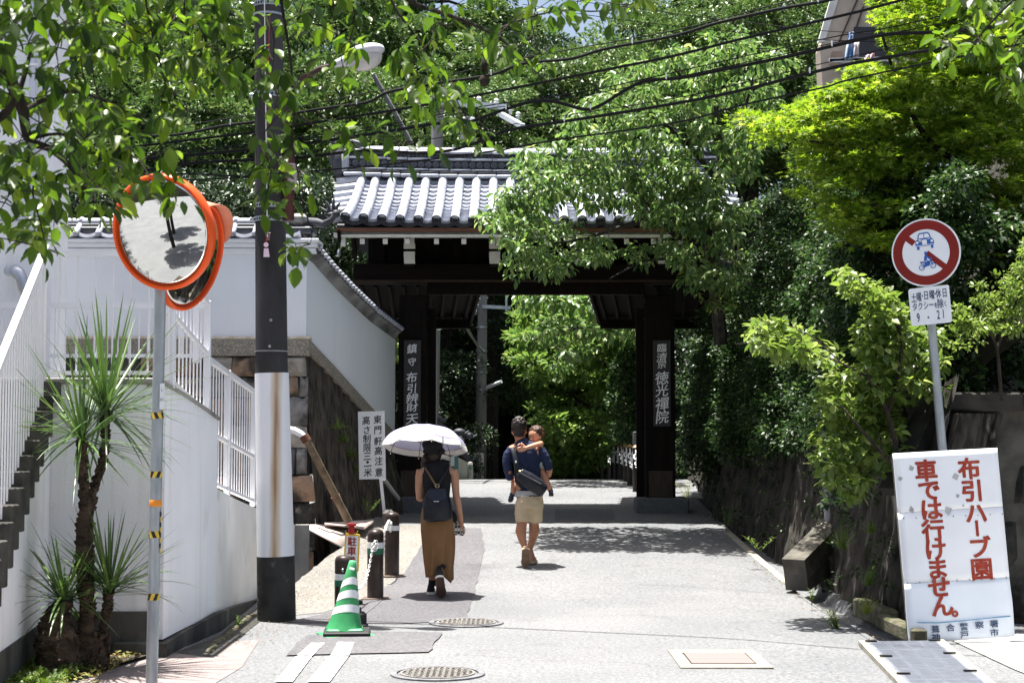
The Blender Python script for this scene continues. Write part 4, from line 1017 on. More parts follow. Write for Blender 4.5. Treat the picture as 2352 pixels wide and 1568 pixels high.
# corrugated sheets over the pit, pit walls
M_corr = mat('faded_pink_corrugated_sheet', (.50, .42, .39), (.36, .29, .265), 3, .6)
def corr(a, b, c, d, lab, n=60, amp=.016):
    a, b, c, d = [P(*q) for q in (a, b, c, d)]; mb = MB()
    def fn(s, t):
        p = a.lerp(b, t).lerp(d.lerp(c, t), s); return p+Vector((0, 0, amp*math.sin(s*2*math.pi*11)))
    mb.grid(fn, 88, 2); o = mb.build('corrugated_sheet', M_corr, None, 'all'); so_ = o.modifiers.new('t', 'SOLIDIFY'); so_.thickness = .006
    tag(o, lab, 'roof sheet', 'corrugated sheets over the pit'); return o
corr((690, 1207, 19.2), (788, 1260, 19.45), (830, 1220, 21.3), (745, 1207, 21.3), 'faded pink corrugated sheet sloping down to a point over the pit')
corr((745, 1204, 20.4), (836, 1214, 20.6), (860, 1196, 21.9), (760, 1200, 21.9), 'flatter corrugated sheet tucked behind by the rock face')
# drain pipe leaning on the stones
dp = thing('leaning_drainpipe', P(750, 1090, 20.3), 'old brown drainpipe with white elbow leaning across the stone base', 'pipe')
MB().ring([P(655, 985, 20.0), P(675, 988, 20.0), P(690, 996, 20.0), P(700, 1006, 20.0)], [.045]*4, 10).build('elbow', M_paint, dp, 50)
MB().ring([P(697, 1000, 20.0), P(706, 1014, 20.0)], [.062, .06], 10).build('joint', mat('rusty_joint', (.12, .045, .03), (.07, .03, .02), 9, .8), dp, 50)
MB().ring([P(704, 1010, 20.0), P(800, 1196, 20.5)], [.05, .055], 10).build('pipe', mat('weathered_brown_pipe', (.20, .15, .10), (.10, .075, .05), 8, .8, .4, 30), dp, 50)
MB().ring([P(770, 1139, 20.37), P(775, 1149, 20.4)], [.064, .064], 10).build('joint', MATS['rusty_joint'], dp, 50)

# ================================================================== main utility pole with street lamp
D = 14.4
pb = P(635, 1425, D); up_ = thing('utility_pole', (pb.x, D, 0), 'thick dark concrete utility pole with white sleeve by the bollards', 'utility pole')
def pc(v): return P(np.interp(v, [-900, 0, 570, 855, 1278, 1430], [602, 616.5, 621.5, 624, 633, 636]), v, D)
def pr(v): return float(np.interp(v, [-900, 0, 500, 855, 1278, 1430], [26, 33.5, 36, 38, 41.5, 42.5]))/3660*D
M_pole = mat('dark_grey_pole_concrete', (.052, .050, .052), (.022, .021, .022), 3, .9, .5, 60, stretch=(1, 1, .4), dirt=((.10, .095, .09), 6, .66, .8))
vs_ = [1428, 1278, 855, 500, 0, -900]
MB().ring([pc(v)-Vector((0, 0, .06 if v == 1428 else 0)) for v in vs_], [pr(v)-.004 for v in vs_], 28, ref=(1, 0, 0)).build('shaft', M_pole, up_, 60)
def stained():
    m = bpy.data.materials.new('rust_streaked_white_sleeve'); m.use_nodes = True; n = m.node_tree.nodes; L = m.node_tree.links; b = n['Principled BSDF']; b.inputs['Roughness'].default_value = .45
    tc = n.new('ShaderNodeTexCoord'); sx = n.new('ShaderNodeSeparateXYZ'); L.new(tc.outputs['Object'], sx.inputs[0])
    # a run of rust down the road-facing side of the sleeve
    cx_ = pc(1000).x+.045
    su = n.new('ShaderNodeMath'); su.operation = 'SUBTRACT'; L.new(sx.outputs[0], su.inputs[0]); su.inputs[1].default_value = cx_
    ab = n.new('ShaderNodeMath'); ab.operation = 'ABSOLUTE'; L.new(su.outputs[0], ab.inputs[0])
    nz = n.new('ShaderNodeTexNoise'); mp = n.new('ShaderNodeMapping'); mp.inputs['Scale'].default_value = (14, 14, 1.2); L.new(tc.outputs['Object'], mp.inputs[0]); L.new(mp.outputs[0], nz.inputs[0]); nz.inputs['Scale'].default_value = 1.5; nz.inputs['Detail'].default_value = 4
    ad = n.new('ShaderNodeMath'); ad.operation = 'MULTIPLY_ADD'; L.new(nz.outputs[0], ad.inputs[0]); ad.inputs[1].default_value = .05; L.new(ab.outputs[0], ad.inputs[2])
    r = n.new('ShaderNodeValToRGB'); e = r.color_ramp.elements; e[0].position = .022; e[0].color = (.26, .155, .085, 1); e[1].position = .085; e[1].color = (.74, .75, .79, 1); k = e.new(.045); k.color = (.50, .39, .28, 1)
    L.new(ad.outputs[0], r.inputs[0]); L.new(r.outputs[0], b.inputs['Base Color']); return m
vv_ = [1276, 1100, 857]
MB().ring([pc(v) for v in vv_], [pr(v)+.004 for v in vv_], 28, ref=(1, 0, 0)).build('white_sleeve', stained(), up_, 60)
MB().ring([pc(v)-Vector((0, 0, .08 if v == 1428 else 0)) for v in (1428, 1277)], [pr(1428)+.006, pr(1278)+.006], 28, ref=(1, 0, 0)).build('base_sleeve', mat('scuffed_black_base', (.035, .034, .033), (.015, .015, .015), 5, .8, .3, 30, dirt=((.12, .12, .115), 6, .6, .75)), up_, 60)
for v, h in ((13, 7), (36, 3), (213, 2), (221, 7), (474, 7), (505, 7), (807, 1.5)):
    c = pc(v); r_ = pr(v)+.001; hh = h/254/2*1.6
    o = MB().lathe([(r_, -hh), (r_+.004, -hh), (r_+.004, hh), (r_, hh)], c, 28).build('steel_band', M_galv if h > 2 else mat('thin_wire_band', (.3, .3, .32), (.2, .2, .2), 9, .5), up_, 40)
    if h >= 7:
        mb = MB()
        for q in range(14):
            a = math.pi+math.pi*(q+.5)/14; mb.box((c.x+math.cos(a)*(r_+.005), c.y+math.sin(a)*(r_+.005), c.z), (.016, .003, hh*.9), Matrix.Rotation(a+math.pi/2, 3, 'Z'))
        mb.build('band_slot', M_iron, o)
        MB().bev((c.x-r_-.015, c.y-.03, c.z), (.05, .03, .035), .005).build('band_clamp', M_galv, o)
for u, v in ((619, 795), (615, 115), (622, 735)): MB().cyl(P(u, v, D-pr(v)+.02), P(u, v, D-pr(v)-.05), .014, n=8).build('step_bolt', M_conc, up_, 50)
arm = [P(656, 326, D-.0), P(657, 240, D), P(664, 210, D), P(690, 182, D-.05), (P(735, 158, D-.15)), P(768, 150, D-.2)]
MB().ring(arm, [.022, .022, .022, .024, .026, .026], 10).build('lamp_arm', mat('rusty_brown_arm', (.065, .032, .026), (.035, .022, .02), 8, .6), up_, 50)
MB().lathe([(0, .36), (.048, .355), (.052, .33), (.052, -.33), (.046, -.35), (0, -.36)], P(663, 418, D-.06), 16).build('ballast_cylinder', mat('rusty_red_cylinder', (.085, .022, .018), (.05, .016, .015), 6, .45, dirt=((.32, .20, .19), 3, .58, .66)), up_, 40)
MB().lathe([(.054, -.10), (.056, .14), (.054, .14)], P(668, 412, D-.062), 16).build('label_plate', mat('faded_plate', (.42, .36, .38), (.3, .2, .2), 8, .5), up_, 40)
lampax = (P(885, 122, D-.35)-P(775, 150, D-.2)).normalized(); q_ = lampax.to_track_quat('X', 'Z').to_matrix()
lc = P(838, 128, D-.28)
hd = MB(); hd.ball(lc+Vector((0, 0, .03)), .19, 18, 10, sc=(1.0, .62, .38), rot=q_); head = hd.build('lamp_housing', mat('pale_lamp_housing', (.55, .55, .60), (.46, .46, .50), 6, .35), up_, True)
gl = bpy.data.materials.new('ribbed_lamp_glass'); gl.use_nodes = True; b_ = gl.node_tree.nodes['Principled BSDF']; b_.inputs['Base Color'].default_value = (.62, .60, .58, 1); b_.inputs['Roughness'].default_value = .12; b_.inputs['Transmission Weight'].default_value = .35
wv_ = gl.node_tree.nodes.new('ShaderNodeTexWave'); wv_.inputs['Scale'].default_value = 28; tc2 = gl.node_tree.nodes.new('ShaderNodeTexCoord'); bp_ = gl.node_tree.nodes.new('ShaderNodeBump'); bp_.inputs['Strength'].default_value = .6
gl.node_tree.links.new(tc2.outputs['Object'], wv_.inputs[0]); gl.node_tree.links.new(wv_.outputs[0], bp_.inputs['Height']); gl.node_tree.links.new(bp_.outputs[0], b_.inputs['Normal'])
MB().ball(lc+Vector((0, 0, -.025)), .165, 18, 10, sc=(1.0, .66, .68), rot=q_).build('lamp_glass', gl, up_, True)
MB().ring([P(764, 151, D-.2), P(800, 138, D-.24)], [.035, .055], 12).build('lamp_neck', MATS['pale_lamp_housing'], up_, 50)
MB().cyl(P(607, -20, D-.2), P(614, 545, D-.22), .0045, n=6).build('guy_wire', mat('pale_cord', (.7, .68, .66), (.6, .58, .56), 9, .6), up_)
MB().ring([P(619, 30, D-.17), P(617, 120, D-.17), P(616, 230, D-.18), P(613, 350, D-.18)], [.004]*4, 5).build('red_cord', plain('red_cord_paint', (.35, .01, .01)), up_)
MB().bar(P(619, 190, D-.19), P(615, 222, D-.19), .018, .02).build('green_tape', plain('green_tape_plastic', (.01, .22, .12), .4), up_)
hk = MB(); 
for k_ in range(4): hk.lathe([(.022-.003*k_, -.005), (.026-.003*k_, 0), (.022-.003*k_, .005)], P(615, 535+k_*5, D-.2), 12)
hk.build('bell_insulator', mat('pinkish_porcelain', (.45, .30, .28), (.3, .2, .2), 9, .3), up_, 40)
ch = tag(ppoly('hanging_charm', [(606, 570, D-.24), (616, 570, D-.24), (619, 590, D-.24), (605, 590, D-.24)], mat('pale_pink_tag', (.75, .58, .68), (.7, .52, .62), 9, .5), None, .004), 'small pink paper charm hanging on the dark pole', 'tag')
ch2 = MB().ring([P(612, 545, D-.23), P(611, 560, D-.23), P(611, 571, D-.24)], [.004]*3, 5).build('string', MATS['red_cord_paint'], ch)
ch3 = MB().lathe([(0, .006), (.022, .006), (.022, 0)], P(611, 562, D-.235), 12, 0, Matrix.Rotation(R(90), 3, 'X')).build('charm_disc', MATS['pale_pink_tag'], ch)

# ================================================================== cables
def spl(pts_, n=5):
    out = []; N = len(pts_)
    for i in range(N-1):
        p0, p1, p2, p3 = pts_[max(i-1, 0)], pts_[i], pts_[i+1], pts_[min(i+2, N-1)]
        for k in range(n):
            t = k/n; out.append(.5*((2*p1)+(p2-p0)*t+(2*p0-5*p1+4*p2-p3)*t*t+(3*p1-p0-3*p2+p3)*t**3))
    out.append(pts_[-1]); return out
def wd(u): return 15.6-3.4*u/2352
def cable(pts_, r, lab, off=0, tie=0, grp='black overhead cables crossing the street'):
    p = spl([P(u, v, wd(u)+off) for u, v in pts_]); o = MB().ring(p, [r]*len(p), 8).build('cable', M_cable, None, 60)
    tag(o, lab, 'cable', grp)
    if tie:
        for k in range(4, len(p)-3, tie):
            c = p[k]; MB().bev(c+Vector((0, 0, .02)), (.010, .04, .05), .003).build('cable_tie', M_paint, o)
    return o
W = {}
cable([(-60, 372), (120, 352), (290, 318), (417, 308), (513, 289), (590, 279), (689, 258), (773, 245), (846, 234), (894, 211), (1000, 192), (1128, 172), (1202, 146), (1311, 135), (1392, 112), (1550, 82), (1648, 53), (1784, 22), (1905, 0), (2060, -40), (2400, -110)], .014, 'thick drooping bundled cable highest across the left trees', tie=17)
cable([(-60, 352), (290, 306), (590, 262), (894, 203), (1202, 134), (1550, 70), (1784, 10), (2060, -52), (2400, -130)], .005, 'thin suspension wire just above the highest thick cable')
cable([(-60, 392), (273, 342), (581, 304), (689, 287), (930, 249), (1136, 211), (1343, 170), (1550, 128), (1710, 88), (1930, 37), (2040, 9), (2400, -90)], .012, 'straight thick cable second from the top')
cable([(-60, 405), (273, 360), (581, 330), (689, 316), (894, 286), (1092, 247), (1343, 210), (1550, 166), (1730, 125), (1930, 82), (2060, 60), (2400, -20)], .005, 'thin straight wire under the straight thick cable')
cable([(-60, 408), (273, 364), (581, 334), (689, 320), (894, 291), (1092, 254), (1343, 219), (1550, 178), (1730, 140), (1930, 96), (2060, 74), (2400, 10)], .004, 'thin wire directly above the wavy cable')
cable([(-60, 420), (273, 372), (560, 345), (689, 331), (890, 302), (1000, 284), (1070, 282), (1147, 256), (1220, 234), (1275, 234), (1341, 251), (1377, 243), (1440, 205), (1487, 185), (1564, 179), (1666, 159), (1809, 130), (1934, 101), (2040, 79), (2168, 73), (2400, 50)], .015, 'thick wavy black cable looping in the middle of the bundle', tie=16)
cable([(-60, 425), (273, 385), (581, 358), (689, 352), (835, 336), (1000, 318), (1238, 275), (1550, 226), (1750, 180), (1948, 132), (2100, 98), (2400, 40)], .004, 'thin wire above the lower thick cable')
cable([(-60, 412), (60, 420), (225, 418), (393, 380), (560, 368), (689, 362), (835, 346), (960, 351), (1040, 344), (1110, 322), (1165, 300), (1238, 287), (1348, 271), (1550, 238), (1696, 209), (1835, 174), (1948, 148), (2025, 134), (2400, 70)], .014, 'lower thick cable dipping in front of the gate ridge', tie=18)
cable([(-60, 430), (225, 428), (393, 400), (560, 405), (689, 395), (894, 377), (1128, 348), (1275, 322), (1550, 282), (1710, 240), (1893, 201), (1970, 179), (2400, 90)], .008, 'lowest twisted black cable crossing the gate roof')
cable([(-60, 402), (120, 405), (330, 412), (441, 413), (574, 407)], .007, 'short grey wire running left from the dark pole')
cable([(1250, -6), (1480, 22), (1700, 50), (1905, 72), (2100, 80)], .004, 'fine wire near the sky gap at the top', off=4)
cable([(1200, 10), (1400, 42), (1650, 70), (1900, 92), (2100, 96)], .004, 'second fine wire just below the sky gap', off=4)
# ================================================================== traffic mirrors
D = 10.3
mp0, mp1 = P(369, 620, D), P(348, 1568, D); dv = (mp1-mp0).normalized()
mbase = mp1+dv*((mp1.z+.05)/-dv.z)
mr = thing('traffic_mirror', (mbase.x, mbase.y, 0), 'orange rimmed pair of convex traffic mirrors on a grey pole', 'traffic mirror')
MB().ring([mbase, mp0], [.038, .037], 20, ref=(1, 0, 0)).build('pole', M_galv, mr, 60)
M_glass = bpy.data.materials.new('mirror_glass'); M_glass.use_nodes = True
_b = M_glass.node_tree.nodes['Principled BSDF']; _b.inputs['Metallic'].default_value = 1; _b.inputs['Roughness'].default_value = .015; _b.inputs['Base Color'].default_value = (.80, .81, .80, 1)
def mirror(c, nrm_, r, hood, m_back, roll=0):
    n_ = Vector(nrm_).normalized(); q = n_.to_track_quat('Z', 'Y').to_matrix()
    mb = MB(); Rc = 2.0; prof = []
    for k in range(13): a = r*(1-k/12); prof.append((a, math.sqrt(Rc*Rc-a*a)-math.sqrt(Rc*Rc-r*r)))
    mb.lathe(prof, c, 64, 0, q); g = mb.build('mirror_glass', M_glass, mr, 'all')
    mb = MB(); mb.lathe([(r-.002, .0), (r, .018), (r+.012, .022), (r+.022, .012), (r+.024, -.02), (r+.012, -.055), (r+.004, -.055), (r, 0)], c, 64, 0, q); mb.build('rim', M_orange, mr, 50)
    mb = MB(); mb.lathe([(r+.006, -.05), (r*.8, -.085), (0, -.10)], c, 48, 0, q); mb.build('back_shell', m_back, mr, 50)
    if hood:
        a0, a1, dep, up3 = hood; U = q @ Vector((1, 0, 0)); V = q @ Vector((0, 1, 0)); mb = MB()
        def fn(s, t):
            a = a0+(a1-a0)*s; taper = math.sin(math.pi*min(1, max(0, s)))**.5
            return c+(U*math.cos(a)+V*math.sin(a))*(r+.026)+n_*(-.05+(dep*taper+.05)*t)
        mb.grid(fn, 40, 2); o = mb.build('hood', mat('faded_orange_hood', (.75, .30, .19), (.62, .22, .13), 3, .5), mr, 'all'); sd = o.modifiers.new('t', 'SOLIDIFY'); sd.thickness = .005
c1 = P(373, 533, D-.20)
mirror(c1, (-.37, -.90, -.22), .35, None, M_orange)
c2_ = P(441, 588, D+.24)
mirror(c2_, (.92, -.30, -.26), .35, (R(20), R(160), .13, 0), M_paint)
for c in (c1, c2_): MB().bar(P(369, 630, D), c+Vector((0, .07, 0)), .03, .05).build('bracket', M_galv, mr)
def lerp_p(v): return P(368+(348-368)*(v-670)/898., v, D)
M_yel = plain('yellow_tape', (.75, .52, .05)); M_oran = plain('orange_tape', (.85, .28, .02))
for v0, v1, kind in ((947, 961, 0), (1082, 1096, 1), (1219, 1234, 0), (1362, 1377, 1)):
    for k in range(5):
        n_ = 10; a0 = math.pi*1.0+math.pi*(k/5); mb = MB(); c = lerp_p((v0+v1)/2); h = (v1-v0)/355./2; sk = .22*(1 if kind else -1)
        mb.add([(c.x+.0395*math.cos(a0+math.pi/5*i/3+s*sk), c.y+.0395*math.sin(a0+math.pi/5*i/3+s*sk), c.z+s*h) for s in (-1, 1) for i in range(4)], [(0, 1, 5, 4), (1, 2, 6, 5), (2, 3, 7, 6)])
        mb.build('warning_tape', M_yel if (k+kind) % 2 else M_black, mr)
c = lerp_p(1155); MB().lathe([(.0392, -.021), (.0396, -.02), (.0396, .02), (.0392, .021)], c, 20).build('orange_band', M_oran, mr, 50)
for k in range(14):
    c = lerp_p(885+k*11 if k < 6 else 1180+(k-6)*12); MB().box((c.x+.0385, c.y-.012, c.z), (.004, .02, .028)).build('edge_tape', M_yel if k % 2 else M_black, mr)
st_ = ppoly('sticker', [(367, 880, D-.04), (378, 880, D-.033), (377, 940, D-.033), (366, 940, D-.04)], M_signw, mr, .002)
M = frame(P(372, 910, D-.045), (1, .3, 0), (0, 0, 1)); mb = MB(); write(mb, [('1', -.004, .04, .02, .03), ('-', .006, .04, .02, .03), ('5', -.008, -.02, .018, .026), ('1', 0, -.02, .018, .026), ('1', .007, -.02, .018, .026)], M, .02); mb.build('lettering', M_ink, st_)

# ================================================================== bollards, chain, cone, small signs
M_bol = mat('dark_brown_bollard', (.045, .027, .022), (.022, .014, .012), 6, .35, .2, 30, coat=.3)
M_wtape = mat('white_reflective_tape', (.74, .76, .78), (.66, .68, .7), 20, .4); M_gtape = plain('green_tape_band', (.01, .13, .07), .4)
def bollard(u, v, d, h, bands, lab):
    p = P(u, v, d); g = G(p.x, d); c = Vector((p.x, d, g))
    t = thing('bollard', c, lab, 'bollard', 'brown bollards along the verge')
    r = .083
    MB().lathe([(r, -.02), (r, h-.055), (r*.98, h-.04), (r*.85, h-.015), (r*.5, h-.002), (0, h)], c, 28).build('post', M_bol, t, 50)
    for a, b, m in bands: MB().lathe([(r, h-b), (r+.002, h-b+.001), (r+.002, h-a-.001), (r, h-a)], c, 28).build('tape_band', m, t, 50)
    MB().bev(c+Vector((.0, -.0, .008)), (.26, .24, .02), .006).build('base_plate', mat('rusty_plate', (.16, .12, .10), (.08, .06, .05), 12, .9), t)
    MB().ring([c+Vector((-.0, -r-.01, h-.11)), c+Vector((0, -r-.03, h-.12)), c+Vector((0, -r-.01, h-.14))], [.008]*3, 6).build('chain_hook', M_galv, t)
    return c+Vector((0, -r-.03, h-.13))
h3 = bollard(900, 1287, 17.85, .715, [(.15, .205, M_wtape)], 'farthest brown bollard, with one white band only')
h2 = bollard(862, 1355, 16.15, .70, [(.13, .19, M_wtape), (.19, .25, M_gtape)], 'middle brown bollard with white and green bands and knotted chain')
h1 = bollard(789, 1425, 14.45, .575, [(.165, .22, M_wtape), (.22, .275, M_gtape)], 'brown bollard half hidden behind the green cone')
def chain_pts(pts_, lab, m=M_chain, r=.008, link=.028):
    p = spl([Vector(q) for q in pts_], 8); acc = [0]
    for i in range(1, len(p)): acc.append(acc[-1]+(p[i]-p[i-1]).length)
    n = int(acc[-1]/link); mb = MB()
    for i in range(n):
        s = (i+.5)*link; k = next(j for j in range(1, len(p)) if acc[j] >= s or j == len(p)-1); t = (s-acc[k-1])/max(1e-6, acc[k]-acc[k-1]); c = p[k-1].lerp(p[k], t); d = (p[k]-p[k-1]).normalized()
        X = d.cross(Vector((0, 1, .2))).normalized()
        if i % 2: X = d.cross(X).normalized()
        mb.ring([c+d*math.cos(q)*link*.72+X*math.sin(q)*link*.36 for q in np.linspace(0, 2*math.pi, 9)], [r*.6]*9, 5, 0, False)
    return tag(mb.build('chain', m, None, 60), lab, 'chain', 'white plastic chains on the bollards')
chain_pts([h2+Vector((.02, 0, .02)), h2+Vector((.0, -.01, -.05)), P(856, 1260, 16.0), P(846, 1310, 15.9), P(836, 1338, 15.7), P(822, 1352, 15.2), P(806, 1350, 14.8)], 'white chain dropping from the middle bollard towards the cone')
chain_pts([h2, h2+Vector((-.03, -.01, -.03)), h2+Vector((-.02, -.01, -.08)), h2+Vector((.03, -.015, -.05)), h2+Vector((.02, -.02, -.0))], 'short knotted loop of white chain on the middle bollard')
chain_pts([h3, h3+Vector((-.01, -.01, -.08)), P(894, 1195, 17.6), P(884, 1218, 17.3), P(882, 1245, 17.3), P(881, 1275, 17.3)], 'white chain hanging from the farthest bollard')
# green cone
g_ = GP(797, 1458); cb = Vector((g_.x, g_.y, G(g_.x, g_.y)))
cone = thing('traffic_cone', cb, 'battered green traffic cone with torn white slanted stripes', 'traffic cone')
tip = P(810, 1289, cb.y-.0); ax = (tip-(cb+Vector((-.02, 0, .05)))); ln = ax.length; q_ = ax.to_track_quat('Z', 'Y').to_matrix()
M_green = mat('faded_green_plastic', (.05, .30, .11), (.03, .21, .08), 5, .45, dirt=((.10, .42, .18), 2.2, .5, .62))
o0 = cb+Vector((-.02, 0, .05))
def cr(t): return .135*(1-t)+.030*t+.02*(1-t)**8
prof = [(cr(i/20), i/20*ln) for i in range(21)]+[(.024, ln+.008), (0, ln+.010)]
MB().lathe(prof, o0, 28, 0, q_).build('cone_body', M_green, cone, 50)
for t0, w_, tear in ((.20, .11, 1), (.405, .115, 0), (.60, .105, 0)):      # slanted bands, chevron towards the viewer
    mb = MB(); K = 36; vs = []
    for s in range(K+1):
        a = 2*math.pi*s/K; off = .085*math.cos(a+R(68)) if tear < 2 else 0
        off = -.075*math.cos(a-.25)-.015*math.sin(a)
        lo, hi = t0+off, t0+off+w_
        if tear and R(255) < a < R(285): lo += .05
        if tear and R(265) < a < R(275): lo = hi-.01
        for t in (lo, hi): vs.append(o0+q_ @ Vector((math.cos(a)*(cr(t)+.0015), math.sin(a)*(cr(t)+.0015), t*ln)))
    mb.add(vs, [(2*s, 2*s+2, 2*s+3, 2*s+1) for s in range(K)]); mb.build('reflective_stripe', M_wtape, cone, 'all')
MB().bev(cb+Vector((-.02, 0, .05)), (.30, .30, .03), .012, Matrix.Rotation(.1, 3, 'Z')).build('cone_foot', M_green, cone)
MB().bev(cb+Vector((-.01, 0, .006)), (.42, .36, .012), .004, Matrix.Rotation(.35, 3, 'Z')).build('lower_foot', M_green, cone)
mb = MB(); mb.bev(cb+Vector((.0, -.0, .028)), (.385, .385, .034), .01, Matrix.Rotation(.08, 3, 'Z')); tag(mb.build('cone_weight', M_black), 'square black rubber weight around the foot of the green cone', 'weight')
ppoly('cone_label', [(803, 1301, cb.y-.055), (815, 1304, cb.y-.055), (813, 1309, cb.y-.06), (802, 1306, cb.y-.06)], M_wtape, cone, .001)
c = GP(827, 1446); mb = MB(); mb.bev((c.x, c.y+.1, .07), (.09, .10, .15), .025); mb.bev((c.x-.01, c.y+.1, .02), (.13, .14, .04), .01); mb.cyl((c.x-.01, c.y+.1, .14), (c.x-.015, c.y+.1, .18), .012, n=8)
tag(mb.build('rubber_block', M_black), 'small black rubber block behind the cone foot', 'weight')
wire = spl([P(820, 1440, 14.0), P(838, 1410, 14.8), P(862, 1385, 15.5), P(875, 1362, 16.0)], 6)
for p in wire: p.z = G(p.x, p.y)+.012
tag(MB().ring(wire, [.004]*len(wire), 5).build('loose_wire', M_galv), 'thin loose wire lying on the verge by the middle bollard', 'wire')
# no parking sign
ns = thing('no_parking_sign', (P(807, 1300, 15.75).x, 15.75, 0), 'yellow framed no parking sign with red cap behind the bollard', 'sign')
A_, B_ = P(790, 1305, 15.7), P(825, 1226, 15.7); cx_, cz_ = (A_.x+B_.x)/2, (A_.z+B_.z)/2; W_, H_ = B_.x-A_.x, B_.z-A_.z
H2 = H_*1.12; cz2 = B_.z-H2/2
Mf = frame((cx_, 15.7, cz2), (1, 0, -.04), (0, 0, 1))
rr4 = Matrix(((Mf[0][0], Mf[0][2], Mf[0][1]), (Mf[1][0], Mf[1][2], Mf[1][1]), (Mf[2][0], Mf[2][2], Mf[2][1])))
def rrect(w_, h_, r_, n=5):
    return [(sx*(w_/2-r_)+r_*math.cos(a), sy*(h_/2-r_)+r_*math.sin(a)) for sx, sy, a0 in ((1, 1, 0), (-1, 1, 90), (-1, -1, 180), (1, -1, 270)) for a in [R(a0+90*k/n) for k in range(n+1)]]
MB().prism(rrect(W_, H2, .02), Mf, .03).build('yellow_frame', mat('yellow_plastic', (.75, .52, .04), (.66, .44, .03), 4, .45), ns)
MB().prism(rrect(W_-.03, H2-.03, .012), Mf @ Matrix.Translation((0, 0, .002)), .01).build('face', M_signw, ns)
mb = MB(); s_ = W_*.62
write(mb, [(ch, 0, H2/2-.015-s_*(.62+k*1.02), s_, s_) for k, ch in enumerate('駐車禁止')], Mf @ Matrix.Translation((0, 0, .0025)), .035); mb.build('lettering', M_redink, ns)
MB().lathe([(.03, 0), (.03, .075), (.045, .08), (.045, .10), (0, .10)], (cx_, 15.68, B_.z+.003), 16).build('red_cap', mat('red_plastic_cap', (.45, .02, .02), (.36, .015, .02), 5, .3), ns, 40)
for s in (-1, 1): MB().ring([(cx_+s*.03, 15.69, B_.z+.0), (cx_+s*.055, 15.69, B_.z+.01), (cx_+s*.06, 15.69, B_.z+.035)], [.004]*3, 5).build('ear', MATS['yellow_plastic'], ns)
MB().cyl((cx_, 15.72, 0.02), (cx_, 15.72, cz2-H2/2+.01), .014, n=10).build('stand_pole', M_galv, ns); MB().lathe([(.11, 0), (.11, .03), (.03, .05), (0, .05)], (cx_, 15.72, .01), 20).build('stand_foot', M_black, ns, 40)
# height limit sign
def sign_from_px(cor, d_l, d_r, lean=0):
    """corners TL,TR,BR,BL in picture units; returns frame at the top left corner, width, height and affine picture->sign"""
    TL, TR, BR, BL = cor; a = P(*TL, d_l+lean); b = P(*TR, d_r+lean); c = P(*BL, d_l)
    M = frame(a, b-a, a-c); W__ = (b-a).length; H__ = (a-c).length
    ex = Vector(TR)-Vector(TL); ey = Vector(BL)-Vector(TL); det = ex.x*ey.y-ex.y*ey.x
    def st(u, v):
        p = Vector((u, v))-Vector(TL); s = (p.x*ey.y-p.y*ey.x)/det; t = (ex.x*p.y-ex.y*p.x)/det; return s*W__, -t*H__
    return M, W__, H__, st
M, W_, H_, st = sign_from_px([(822, 945), (883, 943.5), (889, 1098), (828, 1100.5)], 22.0, 22.0)
hs = thing('height_limit_sign', (P(880, 1170, 22).x, 22, .5), 'white board on a stake with black handwritten height limit notice', 'sign')
mb = MB(); mb.prism([(0, 0), (W_, 0), (W_, -H_), (0, -H_)][::-1], M, .02); mb.build('board', mat('white_sign_paint', (.74, .76, .78), (.70, .72, .74), 3, .5), hs)
MB().bar(P(874, 1095, 22.06), P(883, 1180, 22.06), .05, .04).build('stake', M_paint, hs)
MB().bar(P(882, 1100, 22.1), P(916, 1146, 23.2), .04, .04).build('brace', M_galv, hs)
mb = MB(); W5 = lambda x, y: (689+x*.3662, 574.2+y*.3662)
for k, (ch, y) in enumerate(zip('東門軒高注意', (1062, 1127, 1198, 1258, 1322, 1392))):
    x, z = st(*W5(487+k*3, y)); write(mb, [(ch, x, z, .115, .125)], M, .022, brush=.5)
for ch, x_, y in (('高', 416, 1068), ('さ', 421, 1128), ('制', 423, 1183), ('限', 425, 1238), ('三', 427, 1292), ('・', 430, 1329), ('一', 431, 1354), ('米', 433, 1392)):
    x, z = st(*W5(x_, y)); write(mb, [(ch, x, z, .115 if ch != '・' else .16, .125 if ch != '・' else .16)], M, .022, brush=.5)
mb.build('lettering', M_ink, hs)
c = P(893, 1185, 21.9); tag(MB().bev((c.x, 21.9, c.z-.03), (.17, .2, .24), .05).build('foot_stone', mat('dark_foot_stone', (.11, .105, .10), (.06, .06, .055), 8, .9, .8, 30)), 'dark rounded stone block at the foot of the height sign', 'stone')

# ================================================================== round traffic sign and plate
ds = 13.9
rs = thing('road_sign', (P(2172, 1110, ds).x, ds, 0), 'round no cars and motorcycles sign with white time plate on leaning pole', 'road sign')
pt, pm = P(2131, 640, ds+.05), P(2165, 1032, ds+.05); dv = (pm-pt).normalized(); gb = pm+dv*((pm.z+.02)/-dv.z)
MB().ring([gb, pt, pt-dv*.35], [.040, .038, .036], 16).build('pole', M_galv, rs, 60)
up_s = (P(2120, 502, ds)-P(2134, 658, ds)).normalized(); right_s = Vector((.90, -.42, .10)).normalized()
cs = P(2127, 580, ds-.03); Ms = frame(cs, right_s, up_s)
Rs = .298
def disc(r0, r1, n=64): return None
def on(mb, poly, dz, mi=0):
    mb.add([Ms @ Vector((x, y, dz)) for x, y in poly], [tuple(range(len(poly)))], mi)
def annulus(mb, r0, r1, z, n=72):
    vs = [Ms @ Vector((r*math.cos(2*math.pi*k/n), r*math.sin(2*math.pi*k/n), z)) for r in (r0, r1) for k in range(n)]
    mb.add(vs, [(k, n+k, n+(k+1) % n, (k+1) % n) for k in range(n)][::1])
